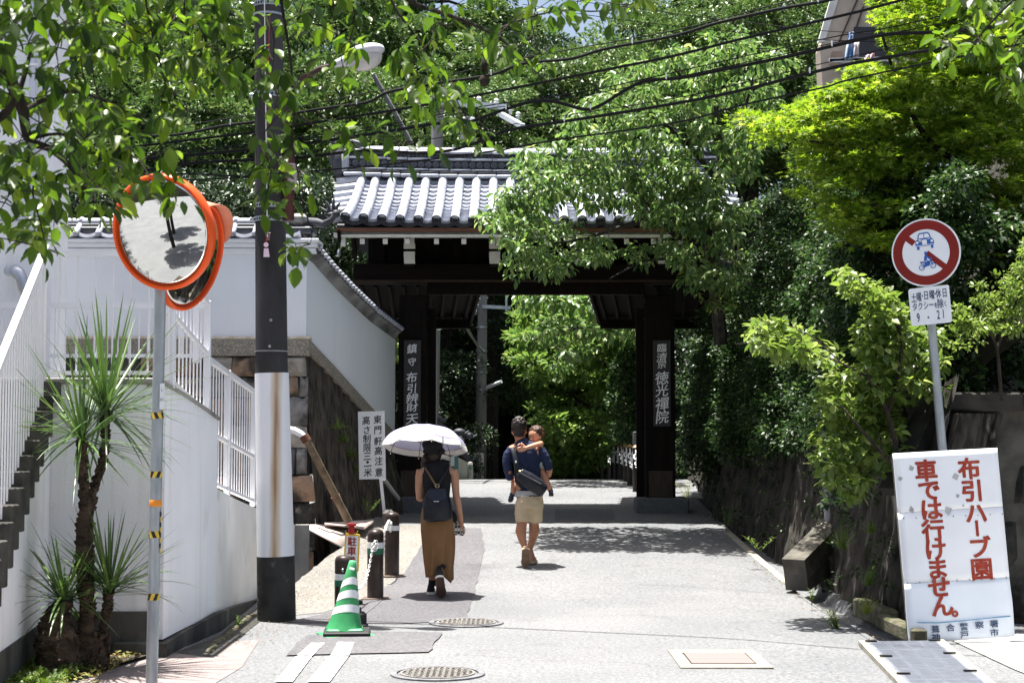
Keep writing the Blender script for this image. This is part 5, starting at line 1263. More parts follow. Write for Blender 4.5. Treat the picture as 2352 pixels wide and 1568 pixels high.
circ = lambda r, n=64, cx=0, cy=0: [(cx+r*math.cos(2*math.pi*k/n), cy+r*math.sin(2*math.pi*k/n)) for k in range(n)]
mb = MB(); mb.prism(circ(Rs), Ms, .012); face = mb.build('sign_disc', M_signw, rs)
MB_ = MB(); annulus(MB_, Rs*.685, Rs*.955, .0015); MB_.build('red_ring', M_red, face)
# the red bar, from upper left to lower right, broken around the pictures
hw = Rs*.085; a45 = R(-45)
def barseg(s0, s1):
    bar_ = MB()
    d = Vector((math.cos(a45), math.sin(a45))); n = Vector((-d.y, d.x)); on(bar_, [tuple(d*s0*Rs-n*hw), tuple(d*s1*Rs-n*hw), tuple(d*s1*Rs+n*hw), tuple(d*s0*Rs+n*hw)], .002); bar_.build('red_bar', M_red, face)
barseg(-.69, -.44); barseg(.02, .69)
k_ = Rs/.375     # sign drawing units: outline coordinates below were read on a disc of radius .375
car = MB(); wht = MB()
def cpoly(mb, pts_, dz, s=.0031, ox=0, oy=0): on(mb, [((x+ox)*s*k_*.92, (y+oy)*s*k_*.92) for x, y in pts_], dz)
cy0 = 40
body = [(-34, -14), (-36, 2), (-32, 10), (-26, 14), (-22, 32), (-16, 38), (16, 38), (22, 32), (26, 14), (32, 10), (36, 2), (34, -14), (30, -14), (30, -26), (22, -26), (22, -14), (-22, -14), (-22, -26), (-30, -26), (-30, -14)]
cpoly(car, body[:12], .003, oy=cy0); cpoly(car, [(-31, -26), (-22, -26), (-22, -12), (-31, -12)], .0032, oy=cy0); cpoly(car, [(22, -26), (31, -26), (31, -12), (22, -12)], .0032, oy=cy0)
car.build('car_picture', M_blue, face)
cpoly(wht, [(-21, 17), (-1.5, 17), (-1.5, 33), (-14, 33), (-18, 30)], .004, oy=cy0); cpoly(wht, [(1.5, 17), (21, 17), (18, 30), (14, 33), (1.5, 33)], .004, oy=cy0)
for s in (-1, 1): cpoly(wht, circ(5.2, 16, s*28, 2), .004, oy=cy0)
cpoly(wht, [(-9, -8), (9, -8), (9, 8), (5, 11), (-5, 11), (-9, 8)], .004, oy=cy0); cpoly(wht, [(-33, -12), (33, -12), (33, -9.5), (-33, -9.5)], .0042, oy=cy0)
cpoly(wht, [(-23, 14), (-10, 12), (-10, 10), (-24, 11.5)], .004, oy=cy0); cpoly(wht, [(23, 14), (10, 12), (10, 10), (24, 11.5)], .004, oy=cy0); wht.build('car_white_parts', M_signw, face)  # white print of the windows, headlights and grille
mo = MB(); oy = -36
def wheel(cx, cy, r, w_):
    n = 28; vs = [((cx+rr_*math.cos(2*math.pi*q/n)), (cy+rr_*math.sin(2*math.pi*q/n))) for rr_ in (r-w_, r) for q in range(n)]
    mo.add([Ms @ Vector((x*.0031*k_*.92, (y+oy)*.0031*k_*.92, .003)) for x, y in vs], [(q, n+q, n+(q+1) % n, (q+1) % n) for q in range(n)])
wheel(-22, -20, 11, 3); wheel(22, -17, 11, 3)
for pl in ([(-27, 2), (-8, 0), (8, 2), (13, 6), (14, -2), (8, -16), (-8, -18), (-16, -14), (-24, -4)], [(10, 14), (14, 15), (23, -16), (20, -17)], [(14, 10), (20, 14), (22, 8), (16, 4)], [(4, 14), (18, 16), (18, 13), (5, 11)],
           [(-6, 2), (0, 6), (4, 24), (-2, 28), (-8, 22), (-11, 4)], [(0, 22), (10, 12), (12, 14), (3, 25)], [(-26, 3), (-12, 3), (-12, -1), (-24, -1)], [(-22, -19), (0, -14), (0, -17), (-22, -22)], circ(6, 18, -1, 34), [(0, 6), (6, 4), (8, -10), (4, -12), (2, -2)]):
    cpoly(mo, pl, .0032, oy=oy)
mo.build('motorcycle_picture', M_blue, face)
for s in (.10, -.10): MB().bev(Ms @ Vector((0, s, -.035)), (.12, .05, .02), .004).build('clamp', M_galv, rs)
Mp, Wp, Hp, stp = sign_from_px([(2086, 664), (2179, 653.5), (2187.5, 738.5), (2094, 749)], ds+.02, ds-.17)
mb = MB(); mb.prism([(x+Wp/2, y-Hp/2) for x, y in rrect(Wp, Hp, .022)], Mp, .01); pla = mb.build('time_plate', M_signw, rs)
mb = MB(); C6 = lambda x, y: (3500*.5742+x*596/1869*.5742, 820*.5742+y*596/1869*.5742)
def pw(ch, x, y, w_, h_, b=.012):
    a, z = stp(*C6(x, y)); write(mb, [(ch, a, z, w_*Wp, h_*Hp)], Mp, b)
for ch, x, y in (('土', 491, 1165), ('曜', 555, 1152), ('・', 602, 1140), ('日', 645, 1130), ('曜', 718, 1122), ('・', 760, 1112), ('休', 800, 1105), ('日', 876, 1096)): pw(ch, x, y, .135 if ch != '・' else .12, .26 if ch != '・' else .2, .014)
for ch, x, y, s in (('タ', 505, 1275, 1), ('ク', 575, 1267, 1), ('シ', 645, 1257, 1), ('ー', 712, 1247, 1), ('を', 770, 1252, .7), ('除', 825, 1230, 1.15), ('く', 888, 1232, .75)): pw(ch, x, y, .135*s, .235*s, .014)
for ch, x, y in (('9', 549, 1408), ('-', 674, 1385), ('2', 800, 1368), ('1', 862, 1355)): pw(ch, x, y, .155, .33, .018)
mb.build('lettering', M_navyink, pla)

# ================================================================== big notice board
dB = 13.0
Mb, Wb, Hb, stb = sign_from_px([(2052, 1041), (2291, 1028), (2314, 1470), (2065, 1479)], dB, dB+.12, .10)
bs = thing('big_notice_board', (P(2180, 1479, dB).x, dB, 0), 'tall weathered white board with red lettering leaning on the rock wall', 'sign')
rb = random.Random(3); mb = MB()
def panel(t0, t1, wob, m, nm):
    mb = MB()
    def fn(s, t):
        z = wob*noise.noise((s*3+t0*5, (t0+(t1-t0)*t)*6, 1.3)) if wob else 0
        return Mb @ Vector((s*Wb+(.012*(t0 > .7)*(s-.5)), -(t0+(t1-t0)*t)*Hb, z))
    mb.grid(lambda s, t: fn(s, 1-t), 14, 10); n0 = len(mb.v)
    o = mb.build(nm, m, bs, 'all'); sd = o.modifiers.new('t', 'SOLIDIFY'); sd.thickness = .018; sd.offset = -1; return o
M_bd = mat('weathered_white_board', (.78, .81, .86), (.72, .75, .80), 3.0, .5, dirt=((.42, .43, .45), 5, .76, .84))
panel(0, .315, .0, M_bd, 'upper_panel'); panel(.3165, .688, .0, M_bd, 'middle_panel'); panel(.6895, 1, .022, mat('creased_white_sheet', (.76, .82, .90), (.72, .78, .86), 3, .4), 'lower_panel')
mb = MB(); CR = lambda x, y: (1490.7+x*.3662, 994+y*.3662)
def bw(ch, x, y, w_=150, h_=145, rot=False, dz=0):
    a, z = stb(*CR(x, y)); write(mb, [(ch, a, z, w_/680*Wb, h_/1205*Hb, rot)], Mb @ Matrix.Translation((0, 0, dz)), .052)
for ch, x, y in (('布', 2000, 225), ('引', 2010, 367), ('ハ', 2026, 508), ('ブ', 2036, 727), ('園', 2040, 862)): bw(ch, x, y, dz=.001)
bw('ー', 2026, 606, 120, 120, True, .001)
for ch, x, y in (('車', 1730, 237), ('で', 1742, 362), ('は', 1748, 484), ('行', 1752, 615), ('け', 1760, 737), ('ま', 1765, 855)): bw(ch, x, y, dz=.001)
for ch, x, y in (('せ', 1768, 972), ('ん', 1778, 1090)): bw(ch, x, y, dz=.012)
bw('。', 1888, 1105, 120, 120, False, .012)
mb.build('lettering', M_redink, bs)
mb = MB()
for ch, x, y in (('葺', 1728, 1235), ('合', 1820, 1227), ('警', 1905, 1222), ('察', 2000, 1213), ('署', 2092, 1207), ('神', 1728, 1285), ('戸', 1905, 1272), ('市', 2090, 1262)):
    a, z = stb(*CR(x, y)); write(mb, [(ch, a, z, .078, .062)], Mb @ Matrix.Translation((0, 0, .014)), .02)
mb.build('lettering', M_navyink, bs)
mb = MB(); p = [Mb @ Vector((*stb(*CR(x, y)), .016)) for x, y in ((1620, 1193), (1750, 1196), (1900, 1185), (2050, 1172), (2195, 1162))]; mb.ring(p, [.004]*5, 5); mb.build('blue_rule', plain('blue_rule_paint', (.05, .24, .42)), bs)
mb = MB()
for x, y, s in ((1640, 225, 20), (1565, 290, 18), (1915, 275, 24), (1917, 400, 22), (1630, 487, 24), (1848, 490, 30), (1950, 463, 10), (2080, 562, 10)):
    mb = MB(); a, z = stb(*CR(x, y)); r3 = random.Random(x); w_ = s/680*Wb
    mb.add([Mb @ Vector((a+w_*r3.uniform(.5, 1.2)*math.cos(q), z+w_*r3.uniform(.5, 1.3)*math.sin(q), .0016)) for q in (0.3, 1.9, 3.4, 5)], [(0, 1, 2, 3)]); mb.build('peeled_patch', mat('bare_grey_metal', (.30, .31, .32), (.42, .43, .44), 30, .6), bs)
for y in (540, 945):
    for k in range(9):
        a, z = stb(*CR(1575+k*77, y-k*3)); MB().ball(Mb @ Vector((a, z, .001)), .005, 6, 4).build('nail', M_iron, bs)
for s in (.02, .98): MB().bar(Mb @ Vector((s*Wb, 0, -.035)), Mb @ Vector((s*Wb, -Hb*.998, -.035)), .035, .03).build('rear_batten', M_dconc, bs)
# ================================================================== foliage
def nrm(a): return a/np.maximum(1e-9, np.linalg.norm(a, axis=1, keepdims=True))
TPL = {
 'quad': (np.array([(0, 0, 0), (-.5, .45, .10), (0, 1, 0), (.5, .45, .10)]), [(0, 2, 1), (0, 3, 2)]),
 'oval': (np.array([(0, 0, 0), (-.38, .22, .06), (-.5, .48, .07), (-.30, .78, .03), (0, 1, -.10), (.30, .78, .03), (.5, .48, .07), (.38, .22, .06), (0, .36, -.03), (0, .70, -.04)]),
          [(0, 8, 1), (1, 8, 2), (8, 9, 2), (2, 9, 3), (9, 4, 3), (0, 7, 8), (7, 6, 8), (8, 6, 9), (6, 5, 9), (9, 5, 4)]),
}
def _maple():
    v = [(0, 0, 0)]; f = []
    tips = [(-100, .55), (-52, .85), (0, 1.0), (52, .85), (100, .55)]
    ring = []
    for k, (a, r) in enumerate(tips):
        a_ = R(a); w = 10
        for da, rr in ((-24, .30*r+.05), (0, r), (24, .30*r+.05)):
            if da == -24 and k > 0: continue
            ang = R(a+da); ring.append((math.sin(ang)*rr, .18+math.cos(ang)*rr*.85, -.12*rr))
    v += [(0, .18, .02)]+ring
    f = [(1, i+3, i+2) for i in range(len(ring)-1)]+[(0, 1, 2), (0, len(ring)+1, 1)]
    return np.array(v), f
TPL['maple'] = _maple()
def leaf_arrays(Pn, D, N, L, W, tpl):
    V, Fc = TPL[tpl]; n = len(Pn); D = nrm(D); X = nrm(np.cross(D, N)); Z = np.cross(X, D)
    c = Pn[:, None, :]+X[:, None, :]*(V[None, :, 0:1]*W[:, None, None])+D[:, None, :]*(V[None, :, 1:2]*L[:, None, None])+Z[:, None, :]*(V[None, :, 2:3]*L[:, None, None])
    k = len(V); f = (np.array(Fc)[None]+(np.arange(n)*k)[:, None, None]).reshape(-1, 3)
    return c.reshape(-1, 3), f, len(Fc)
def tri_mesh(name, V, Fa, m, rnd=None):
    me = bpy.data.meshes.new(name); nf = len(Fa)
    me.vertices.add(len(V)); me.vertices.foreach_set('co', V.astype(np.float32).ravel())
    me.loops.add(nf*3); me.loops.foreach_set('vertex_index', Fa.astype(np.int32).ravel())
    me.polygons.add(nf); me.polygons.foreach_set('loop_start', np.arange(0, nf*3, 3, dtype=np.int32))
    me.materials.append(m); me.update(calc_edges=True)
    if rnd is not None:
        a = me.attributes.new('rnd', 'FLOAT', 'FACE'); a.data.foreach_set('value', rnd.astype(np.float32))
    return me
def leaves_mesh(name, Pn, D, N, L, W, tpl, m):
    V, Fa, k = leaf_arrays(Pn, D, N, L, W, tpl); r = np.repeat(RNG.random(len(Pn)), k); return tri_mesh(name, V, Fa, m, r)
def rdir(n): return nrm(RNG.normal(size=(n, 3)))
def cluster_leaves(C, rad, per, flat=.6, shell=.75, size=(.08, .05), droop=.3, up=.8, var=.3):
    """leaves spread over the outer upper part of round clumps"""
    n = len(C)*per; idx = np.repeat(np.arange(len(C)), per); d = rdir(n); d[:, 2] = np.abs(d[:, 2])*np.where(RNG.random(n) < .78, 1, -1)
    rr = rad[idx]*(shell+(1-shell)*RNG.random(n))*np.where(RNG.random(n) < .25, RNG.random(n), 1)
    p = C[idx]+d*rr[:, None]*np.array([1, 1, flat]); out = d.copy(); out[:, 2] -= droop+RNG.random(n)*droop
    D = nrm(out+rdir(n)*.6); N = nrm(np.array([[0, 0, 1.]])*up+d*.45+rdir(n)*.45)
    s = 1-var+2*var*RNG.random(n); return p, D, N, s*size[0], s*size[1]
def inpoly(u, v, poly):
    c = False; n = len(poly)
    for i in range(n):
        x1_, y1_ = poly[i]; x2_, y2_ = poly[i-1]
        if (y1_ > v) != (y2_ > v) and u < (x2_-x1_)*(v-y1_)/(y2_-y1_)+x1_: c = not c
    return c
def scatter(poly, n, d0, d1, rr, keep=None):
    """points in a volume seen through poly between depths d0 and d1"""
    us = [p[0] for p in poly]; vs = [p[1] for p in poly]; out = []
    while len(out) < n:
        u = rr.uniform(min(us), max(us)); v = rr.uniform(min(vs), max(vs))
        if inpoly(u, v, poly):
            d = d0+(d1-d0)*rr.random()
            if keep is None or keep(u, v, d): out.append(P(u, v, d))
    return out
def limb_tubes(mb, lines, r0, r1, n=7):
    nodes = []
    for ln in lines:
        p = spl([Vector(q) for q in ln[0]], 5); ra, rb = ln[1] if len(ln) > 1 else (r0, r1)
        m = len(p); mb.ring(p, [ra+(rb-ra)*i/(m-1) for i in range(m)], n); nodes += p
    return nodes
def twigs(mb, nodes, pts_, rr, r=.006, maxl=9, droop=.1):
    """curved twig from the nearest skeleton node to every point, growing the skeleton as it goes"""
    nodes = list(nodes); A = np.array([tuple(p) for p in nodes]); segs = []
    order = sorted(pts_, key=lambda q: np.min(((A-np.array(q))**2).sum(1)))
    for q in order:
        A = np.array([tuple(p) for p in nodes]); k = int(np.argmin(((A-np.array(q))**2).sum(1))); a = nodes[k]; L_ = (q-a).length
        if L_ > maxl: continue
        j = Vector((rr.uniform(-1, 1), rr.uniform(-1, 1), rr.uniform(-.2, 1)))*L_*.14
        m1 = a.lerp(q, .35)+j; m2 = a.lerp(q, .72)+j*.8
        ra = min(r*4, r*(.7+L_*1.4)); mb.ring([a, m1, m2, q], [ra, ra*.8, ra*.55, ra*.3], 5); nodes += [m1, m2, q]; segs.append((m2, q, L_))
    return segs
LM = {}
LM['forest'] = leafmat('camphor_leaf', (.035, .080, .022), (.10, .16, .045), (.24, .30, .10), .16, .45, .35)
LM['forest2'] = leafmat('dark_evergreen_leaf', (.009, .022, .008), (.026, .050, .018), (.08, .12, .045), .1, .42, .35)
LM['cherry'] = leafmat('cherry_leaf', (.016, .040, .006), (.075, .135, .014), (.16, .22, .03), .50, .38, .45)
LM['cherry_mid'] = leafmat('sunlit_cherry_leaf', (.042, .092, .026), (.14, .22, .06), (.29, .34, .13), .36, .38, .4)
LM['maple'] = leafmat('maple_leaf', (.065, .120, .014), (.18, .265, .030), (.36, .40, .08), .48, .5, .3)
LM['hedge'] = leafmat('glossy_hedge_leaf', (.012, .030, .010), (.034, .070, .018), (.11, .17, .045), .25, .42, .35)
LM['shrub'] = leafmat('lime_shrub_leaf', (.07, .12, .024), (.15, .21, .045), (.27, .31, .11), .40, .40, .4)
LM['gate_maple'] = leafmat('soft_maple_leaf', (.045, .095, .020), (.12, .19, .045), (.24, .29, .09), .40, .5, .3)
LM['grass'] = leafmat('grass_blade', (.06, .11, .018), (.11, .17, .03), (.19, .20, .05), .35, .5)
LM['yucca'] = leafmat('yucca_blade', (.045, .095, .025), (.085, .150, .035), (.14, .19, .06), .15, .35, .5)
LM['litter'] = leafmat('leaf_litter', (.10, .13, .02), (.24, .20, .04), (.20, .09, .03), .2, .7)

# ---- forest on the hill: crown variants with limbs, then copies
def forest_variant(name, seed, mname, n_cl, rx, rz, per, size):
    rr = random.Random(seed); r = thing(name, (0, 0, 0), 'x', 'tree', 'forest trees on the hillside')
    mb = MB(); h = rz*2.2
    nodes = limb_tubes(mb, [([(0, 0, -4), (rr.uniform(-.2, .2), 0, 0), (rr.uniform(-.4, .4), rr.uniform(-.3, .3), h*.4), (rr.uniform(-.5, .5), 0, h*.75)], (.26, .08))], .2, .05)
    cl = []
    while len(cl) < n_cl:
        v = Vector((rr.uniform(-1, 1), rr.uniform(-1, 1), rr.uniform(-1, 1)))
        if .45 < v.length < 1: cl.append(Vector((v.x*rx, v.y*rx, rz*1.15+v.z*rz)))
    twigs(mb, nodes, cl, rr, .016, 9); mb.build('trunk', M_bark, r, True)
    C = np.array([tuple(p) for p in cl]); rad = RNG.uniform(.38, .75, len(C))
    a = cluster_leaves(C, rad*1.2, per, .62, .72, size, .2, 1.1)
    put('crown', leaves_mesh('crown', *a, 'quad', LM[mname]), r); return r
var = [forest_variant('forest_tree', 11, 'forest', 50, 2.7, 3.0, 600, (.13, .075)), forest_variant('forest_tree', 12, 'forest2', 50, 2.5, 3.3, 560, (.12, .06)), forest_variant('forest_tree', 13, 'forest', 44, 2.2, 2.4, 480, (.11, .065))]
TERR = lambda x, y: G(x, y)+12*max(max(sm(-1, -16, x), sm(5.5, 20, x))*sm(26, 60, y), sm(44, 70, y))
FT = [  # u, depth, variant, scale, top row (picture v of crown top)
 (150, 33, 1, 1.0, 200), (330, 34, 0, .95, 150), (520, 35, 1, 1.0, 230), (690, 33, 1, .9, 300), (240, 38, 0, 1.0, 20), (440, 39, 0, 1.05, -40), (620, 38, 2, 1.1, 60), (800, 37, 0, .9, 170), (905, 41, 1, 1.05, 60),
 (780, 43, 0, 1.1, -60), (1010, 44, 0, 1.1, 60), (1120, 40, 2, 1.1, 200), (1240, 46, 0, 1.1, 130), (1180, 50, 1, 1.1, -20), (1390, 45, 0, 1.05, 190), (1480, 50, 0, 1.15, 60), (1620, 47, 2, 1.2, 40),
 (1720, 44, 0, 1.1, -30), (1840, 50, 1, 1.2, -60), (1590, 54, 0, 1.1, -60), (1960, 46, 0, 1.1, 20), (2120, 44, 1, 1.2, -80), (2280, 42, 0, 1.1, -60), (330, 48, 1, 1.3, -140), (560, 50, 0, 1.3, -140), (90, 40, 1, 1.1, -80), (960, 54, 0, 1.3, -160),
 (1030, 60, 1, 1.4, -60), (1420, 60, 2, 1.5, 90), (1700, 62, 0, 1.5, -100), (2050, 36, 0, .9, 120), (1180, 62, 0, 1.4, 60),
 # seen through the gate opening
 (1020, 40, 1, .8, 560), (1130, 43, 2, .8, 640), (1050, 47, 1, 1.0, 520), (1200, 48, 0, .9, 700), (1330, 47, 0, 1.0, 520), (1480, 44, 1, .9, 560), (1600, 40, 1, .9, 560), (1250, 52, 1, 1.0, 620), (950, 36, 1, .7, 700)]
adj = ['pale', 'bushy', 'tall', 'rounded', 'shaggy', 'leafy', 'spreading', 'dense', 'lush', 'broad', 'full', 'ragged', 'sunlit']
where = lambda u, vt: ('above the white stairs' if u < 300 else 'left of the dark utility pole' if u < 600 else 'behind the street lamp' if u < 880 else 'above the left end of the gate ridge' if u < 1130 else 'above the middle of the gate ridge' if u < 1450 else 'behind the cherry tree' if u < 1800 else 'behind the beige house' if u < 2080 else 'behind the maple') if vt < 500 else ('low beyond the notice board' if u < 1180 else 'low beyond the chain posts')
for i, (u, d, vi, s, vt) in enumerate(FT):
    p = P(u, vt, d); h = (3.0, 3.3, 2.4)[vi]*2.15*s; rank = 'front' if d < 40 else 'middle' if d < 49 else 'rear'
    lab = f"{adj[i % 13]} {'dark' if vi == 1 else 'bright'} forest tree of the {rank} row {where(u, vt)}"
    z = p.z-h
    if i in (): pass
    src = var[vi]
    if src.get('used'): o = copy_tree(src, (p.x, d, z), lab, rz=i*1.3); o.scale = (s, s, s)
    else: src['used'] = 1; src.location = (p.x, d, z); src['label'] = lab; src.scale = (s, s, s)
for o in list(COL.objects):
    if 'used' in o: del o['used']
# undergrowth that closes the foot of the wood
def mass(name, polys, n, d0, d1, rad, per, size, mname, tpl, seed, flat=.7, keep=None, up=.8, droop=.3):
    rr = random.Random(seed); C = []
    for poly, w in polys: C += scatter(poly, int(n*w), d0, d1, rr, keep)
    C = np.array([tuple(p) for p in C]); a = cluster_leaves(C, RNG.uniform(rad[0], rad[1], len(C)), per, flat, .55, size, droop, up)
    return put(name, leaves_mesh(name, *a, tpl, LM[mname]))
tag(mass('undergrowth', [([(930, 860), (1560, 860), (1560, 1110), (930, 1110)], 1)], 80, 46, 50, (.4, .7), 160, (.14, .08), 'forest2', 'quad', 21), kind='stuff')
tag(mass('undergrowth', [([(100, 420), (760, 420), (760, 560), (100, 560)], 1)], 110, 26, 29, (.3, .6), 240, (.09, .05), 'forest2', 'quad', 22), kind='stuff')

# ---- bright tree beyond the gate
def tree(name, lab, lines, polys, n, dd, rad, per, size, mname, tpl, seed, bark=M_bark, twr=.006, flat=.6, droop=.3, up=.8, shell=.6, group=None, keep=None, cat='tree', nparts=0, maxl=9, per_var=None):
    rr = random.Random(seed); a0 = Vector(lines[0][0][0]); t = thing(name, a0, lab, cat, group); mb = MB()
    nodes = limb_tubes(mb, lines, .05, .02); C = []
    for poly, w in polys: C += scatter(poly, int(n*w), dd[0], dd[1], rr, keep)
    twigs(mb, nodes, C, rr, twr, maxl); mb.build('trunk', bark, t, True)
    C = np.array([tuple(p) for p in C]); A_ = cluster_leaves(C, RNG.uniform(rad[0], rad[1], len(C)), per, flat, shell, size, droop, up)
    if nparts:
        order = np.argsort(-(A_[3]/A_[0][:, 1])); top_, rest = order[:nparts], order[nparts:]
        leaf_parts(t, [x[top_] for x in A_], tpl, LM[mname]); A_ = [x[rest] for x in A_]
    o = put('crown', leaves_mesh('crown', *A_, tpl, LM[mname]), t); o['kind'] = 'stuff'
    return t
def leaf_parts(t, A_, tpl, m, nv=5):
    ms = []
    for k in range(nv):
        V, Fc = TPL[tpl]; V = V.copy(); V[:, 2] += -.10*V[:, 1]**2*(k-1)*.5+.05*V[:, 0]*(k-2); V[:, 0] *= 1+.06*(k-2)
        ms.append(tri_mesh('leaf', V, np.array(Fc), m, np.full(len(Fc), k*.17)))
    Pn, D, N, L, W = A_; D = nrm(D); X = nrm(np.cross(D, N)); Z = np.cross(X, D)
    for i in range(len(Pn)):
        x, d, z, l, w_ = X[i], D[i], Z[i], float(L[i]), float(W[i])
        M = Matrix(((x[0]*w_, d[0]*l, z[0]*l, Pn[i][0]), (x[1]*w_, d[1]*l, z[1]*l, Pn[i][1]), (x[2]*w_, d[2]*l, z[2]*l, Pn[i][2]), (0, 0, 0, 1)))
        put('leaf', ms[i % nv], t, M)
V_ = lambda pts_, d: [P(u, v, (d if not hasattr(d, '__len__') else d[0]+(d[1]-d[0])*i/(len(pts_)-1))) for i, (u, v) in enumerate(pts_)]
tree('maple_tree', 'bright green maple filling the right of the gate opening', [(V_([(1500, 1110), (1480, 960), (1450, 880)], 34), (.16, .1)), (V_([(1450, 880), (1380, 830), (1300, 800), (1230, 805)], 34), (.07, .02)), (V_([(1450, 880), (1400, 740), (1330, 690)], 34), (.08, .02)), (V_([(1470, 920), (1380, 940), (1300, 900)], 35), (.06, .02))],
     [([(1215, 690), (1490, 670), (1490, 850), (1400, 1060), (1290, 1090), (1230, 1080), (1250, 980), (1215, 850), (1180, 800)], 1)], 150, (32.5, 37), (.25, .5), 150, (.13, .10), 'gate_maple', 'quad', 31, flat=.4, droop=.15, up=1.2)
tree('cherry_tree', 'cherry branch of pointed leaves hanging inside the gate opening', [(V_([(1560, 640), (1480, 700), (1380, 740), (1300, 760)], 30), (.07, .03)), (V_([(1480, 700), (1400, 650), (1290, 640)], 30), (.05, .02))],
     [([(1190, 660), (1490, 650), (1490, 800), (1380, 790), (1280, 850), (1230, 780)], 1)], 75, (28.5, 32), (.2, .35), 40, (.16, .085), 'cherry_mid', 'oval', 32, droop=.6, cat='branch')
tree('ivy_tree', 'ivy clad tree just right of the chain posts', [(V_([(1490, 1110), (1470, 900), (1475, 700)], 33), (.12, .06))],
     [([(1420, 820), (1490, 760), (1495, 1010), (1440, 1030), (1410, 960)], 1)], 70, (30.5, 32.5), (.15, .3), 130, (.08, .06), 'hedge', 'quad', 33)
tree('fern_bush', 'light green ferny bush between temple wall and gate pillar', [(V_([(890, 860), (892, 790)], 28), (.03, .02))], [([(868, 735), (916, 720), (916, 830), (890, 810)], 1)], 26, (27.5, 29), (.15, .25), 90, (.12, .05), 'shrub', 'quad', 34, cat='bush')

# ---- bank and rock walls at the right of the road
plan = [(3.42, 13.4), (3.36, 15.0), (3.32, 17.0), (3.26, 19.0), (3.14, 21.0), (2.98, 22.5), (2.84, 23.5), (2.95, 26.0), (3.3, 32)]
def planx(y): return float(np.interp(y, [p[1] for p in plan], [p[0] for p in plan]))
tag(MB().grid(lambda s, t: (lambda y, q: (planx(y)+.62+q*9, y, 1.95+min(1, q*3.2)*(2.6 if y > 15 else 1.2)+q*3+.25*noise.noise((q*9, y, 0))))(14.9+19*s, t), 60, 30).build('backing_bank', mat('bank_soil', (.022, .02, .013), (.012, .012, .008), 3, 1), None, True), kind='structure')  # earth added behind the hedge leaves to block light leaking through
rw = thing('rock_retaining_wall', (3.3, 17, 0), 'dark streaked rock retaining wall along the right of the road', 'rock wall')
M_rock2 = mat('fissured_cliff_rock', (.050, .044, .037), (.010, .010, .008), 7, .95, 1.5, 18, stretch=(1.4, 1.4, .62), lo=.40, hi=.66, dirt=((.15, .14, .12), 6, .62, .74))
def rockface(y0, y1, nu, nv, m, nm, amp=.07):
    mb = MB()
    def fn(s, t):
        y = y0+(y1-y0)*s; top = 2.15+.25*noise.noise((y*.7, 0, 3)); g = -.15; z = g+(top-g)*t
        rid = noise.noise((y*3.2, t*1.6, 1))*amp+noise.noise((y*6, t*9, 12))*.05+abs(noise.noise((y*9, t*1.5, 4)))*amp*.8+noise.noise((y*28, t*6, 7))*.018
        return (planx(y)+.06+.48*t**1.2-rid, y+noise.noise((t*2, y*2, 9))*.05, z)
    mb.grid(lambda s, t: fn(s, 1-t), nu, nv); return mb.build(nm, m, rw, 'all')
for k in range(12): rockface(14.0+k*.93, 14.0+(k+1)*.93, 34, 46, M_rock2, 'rock_slab', .09 if k < 3 else .06)
rockface(25.17, 32, 60, 16, M_rock2, 'rock_slab')
rr = random.Random(88); C = np.array([(planx(y)-.02+.48*(t**1.2), y, -.1+2.2*t) for y, t in ((rr.uniform(13.9, 24), rr.random()**.8) for _ in range(210))])
o = put('creeper', leaves_mesh('creeper', *cluster_leaves(C, RNG.uniform(.03, .10, len(C)), 16, .9, .4, (.045, .028), .4, .5), 'quad', LM['hedge']), rw); o['kind'] = 'stuff'
# the stone wall behind the notice board
sw2 = thing('boulder_wall', (5.5, 14.3, 0), 'dark boulder wall with flat coping behind the notice board', 'stone wall')
MB().box((6.6, 14.95, .9), (6.0, .9, 2.2)).build('core', M_step, sw2)
stones(sw2, lambda s, z: (Vector((3.6+s+.18*(z/2.0)*(1-s/6), 14.46+.1*z, -.1+z)), Vector((0, -1, .1)).normalized()), 5.6, 1.95, 17, [mat('boulder_dark', (.032, .030, .027), (.010, .010, .009), 6, .95, .9, 30, rnd=.3, dirt=((.09, .08, .07), 4, .56, .7))], .35, .65, .5, 1.1, .12, .01)
for a, b in ((3.78, 4.62), (4.64, 6.0), (6.02, 7.6), (7.62, 9.2)): MB().bev(((a+b)/2, 14.65, 1.955), (b-a, .55, .17), .02).build('coping_slab', mat('dark_coping_stone', (.038, .035, .031), (.018, .017, .016), 6, .9, .5, 30), sw2)
mb = MB(); mb.bar((3.82, 14.5, 1.95), (3.38, 14.2, 1.15), .24, .12); mb.build('sloping_coping', MATS['dark_coping_stone'], sw2)
mb = MB(); mb.grid(lambda s, t: (3.40+.55*t+.5*s+.10*noise.noise((s*9, t*2, 5)), 14.15+.25*s+.10*t-.10*noise.noise((s*14, t*2.5, 3)), 1.95*t-.1), 26, 36)
mb.build('rock_slab', M_rock2, rw, 'all')
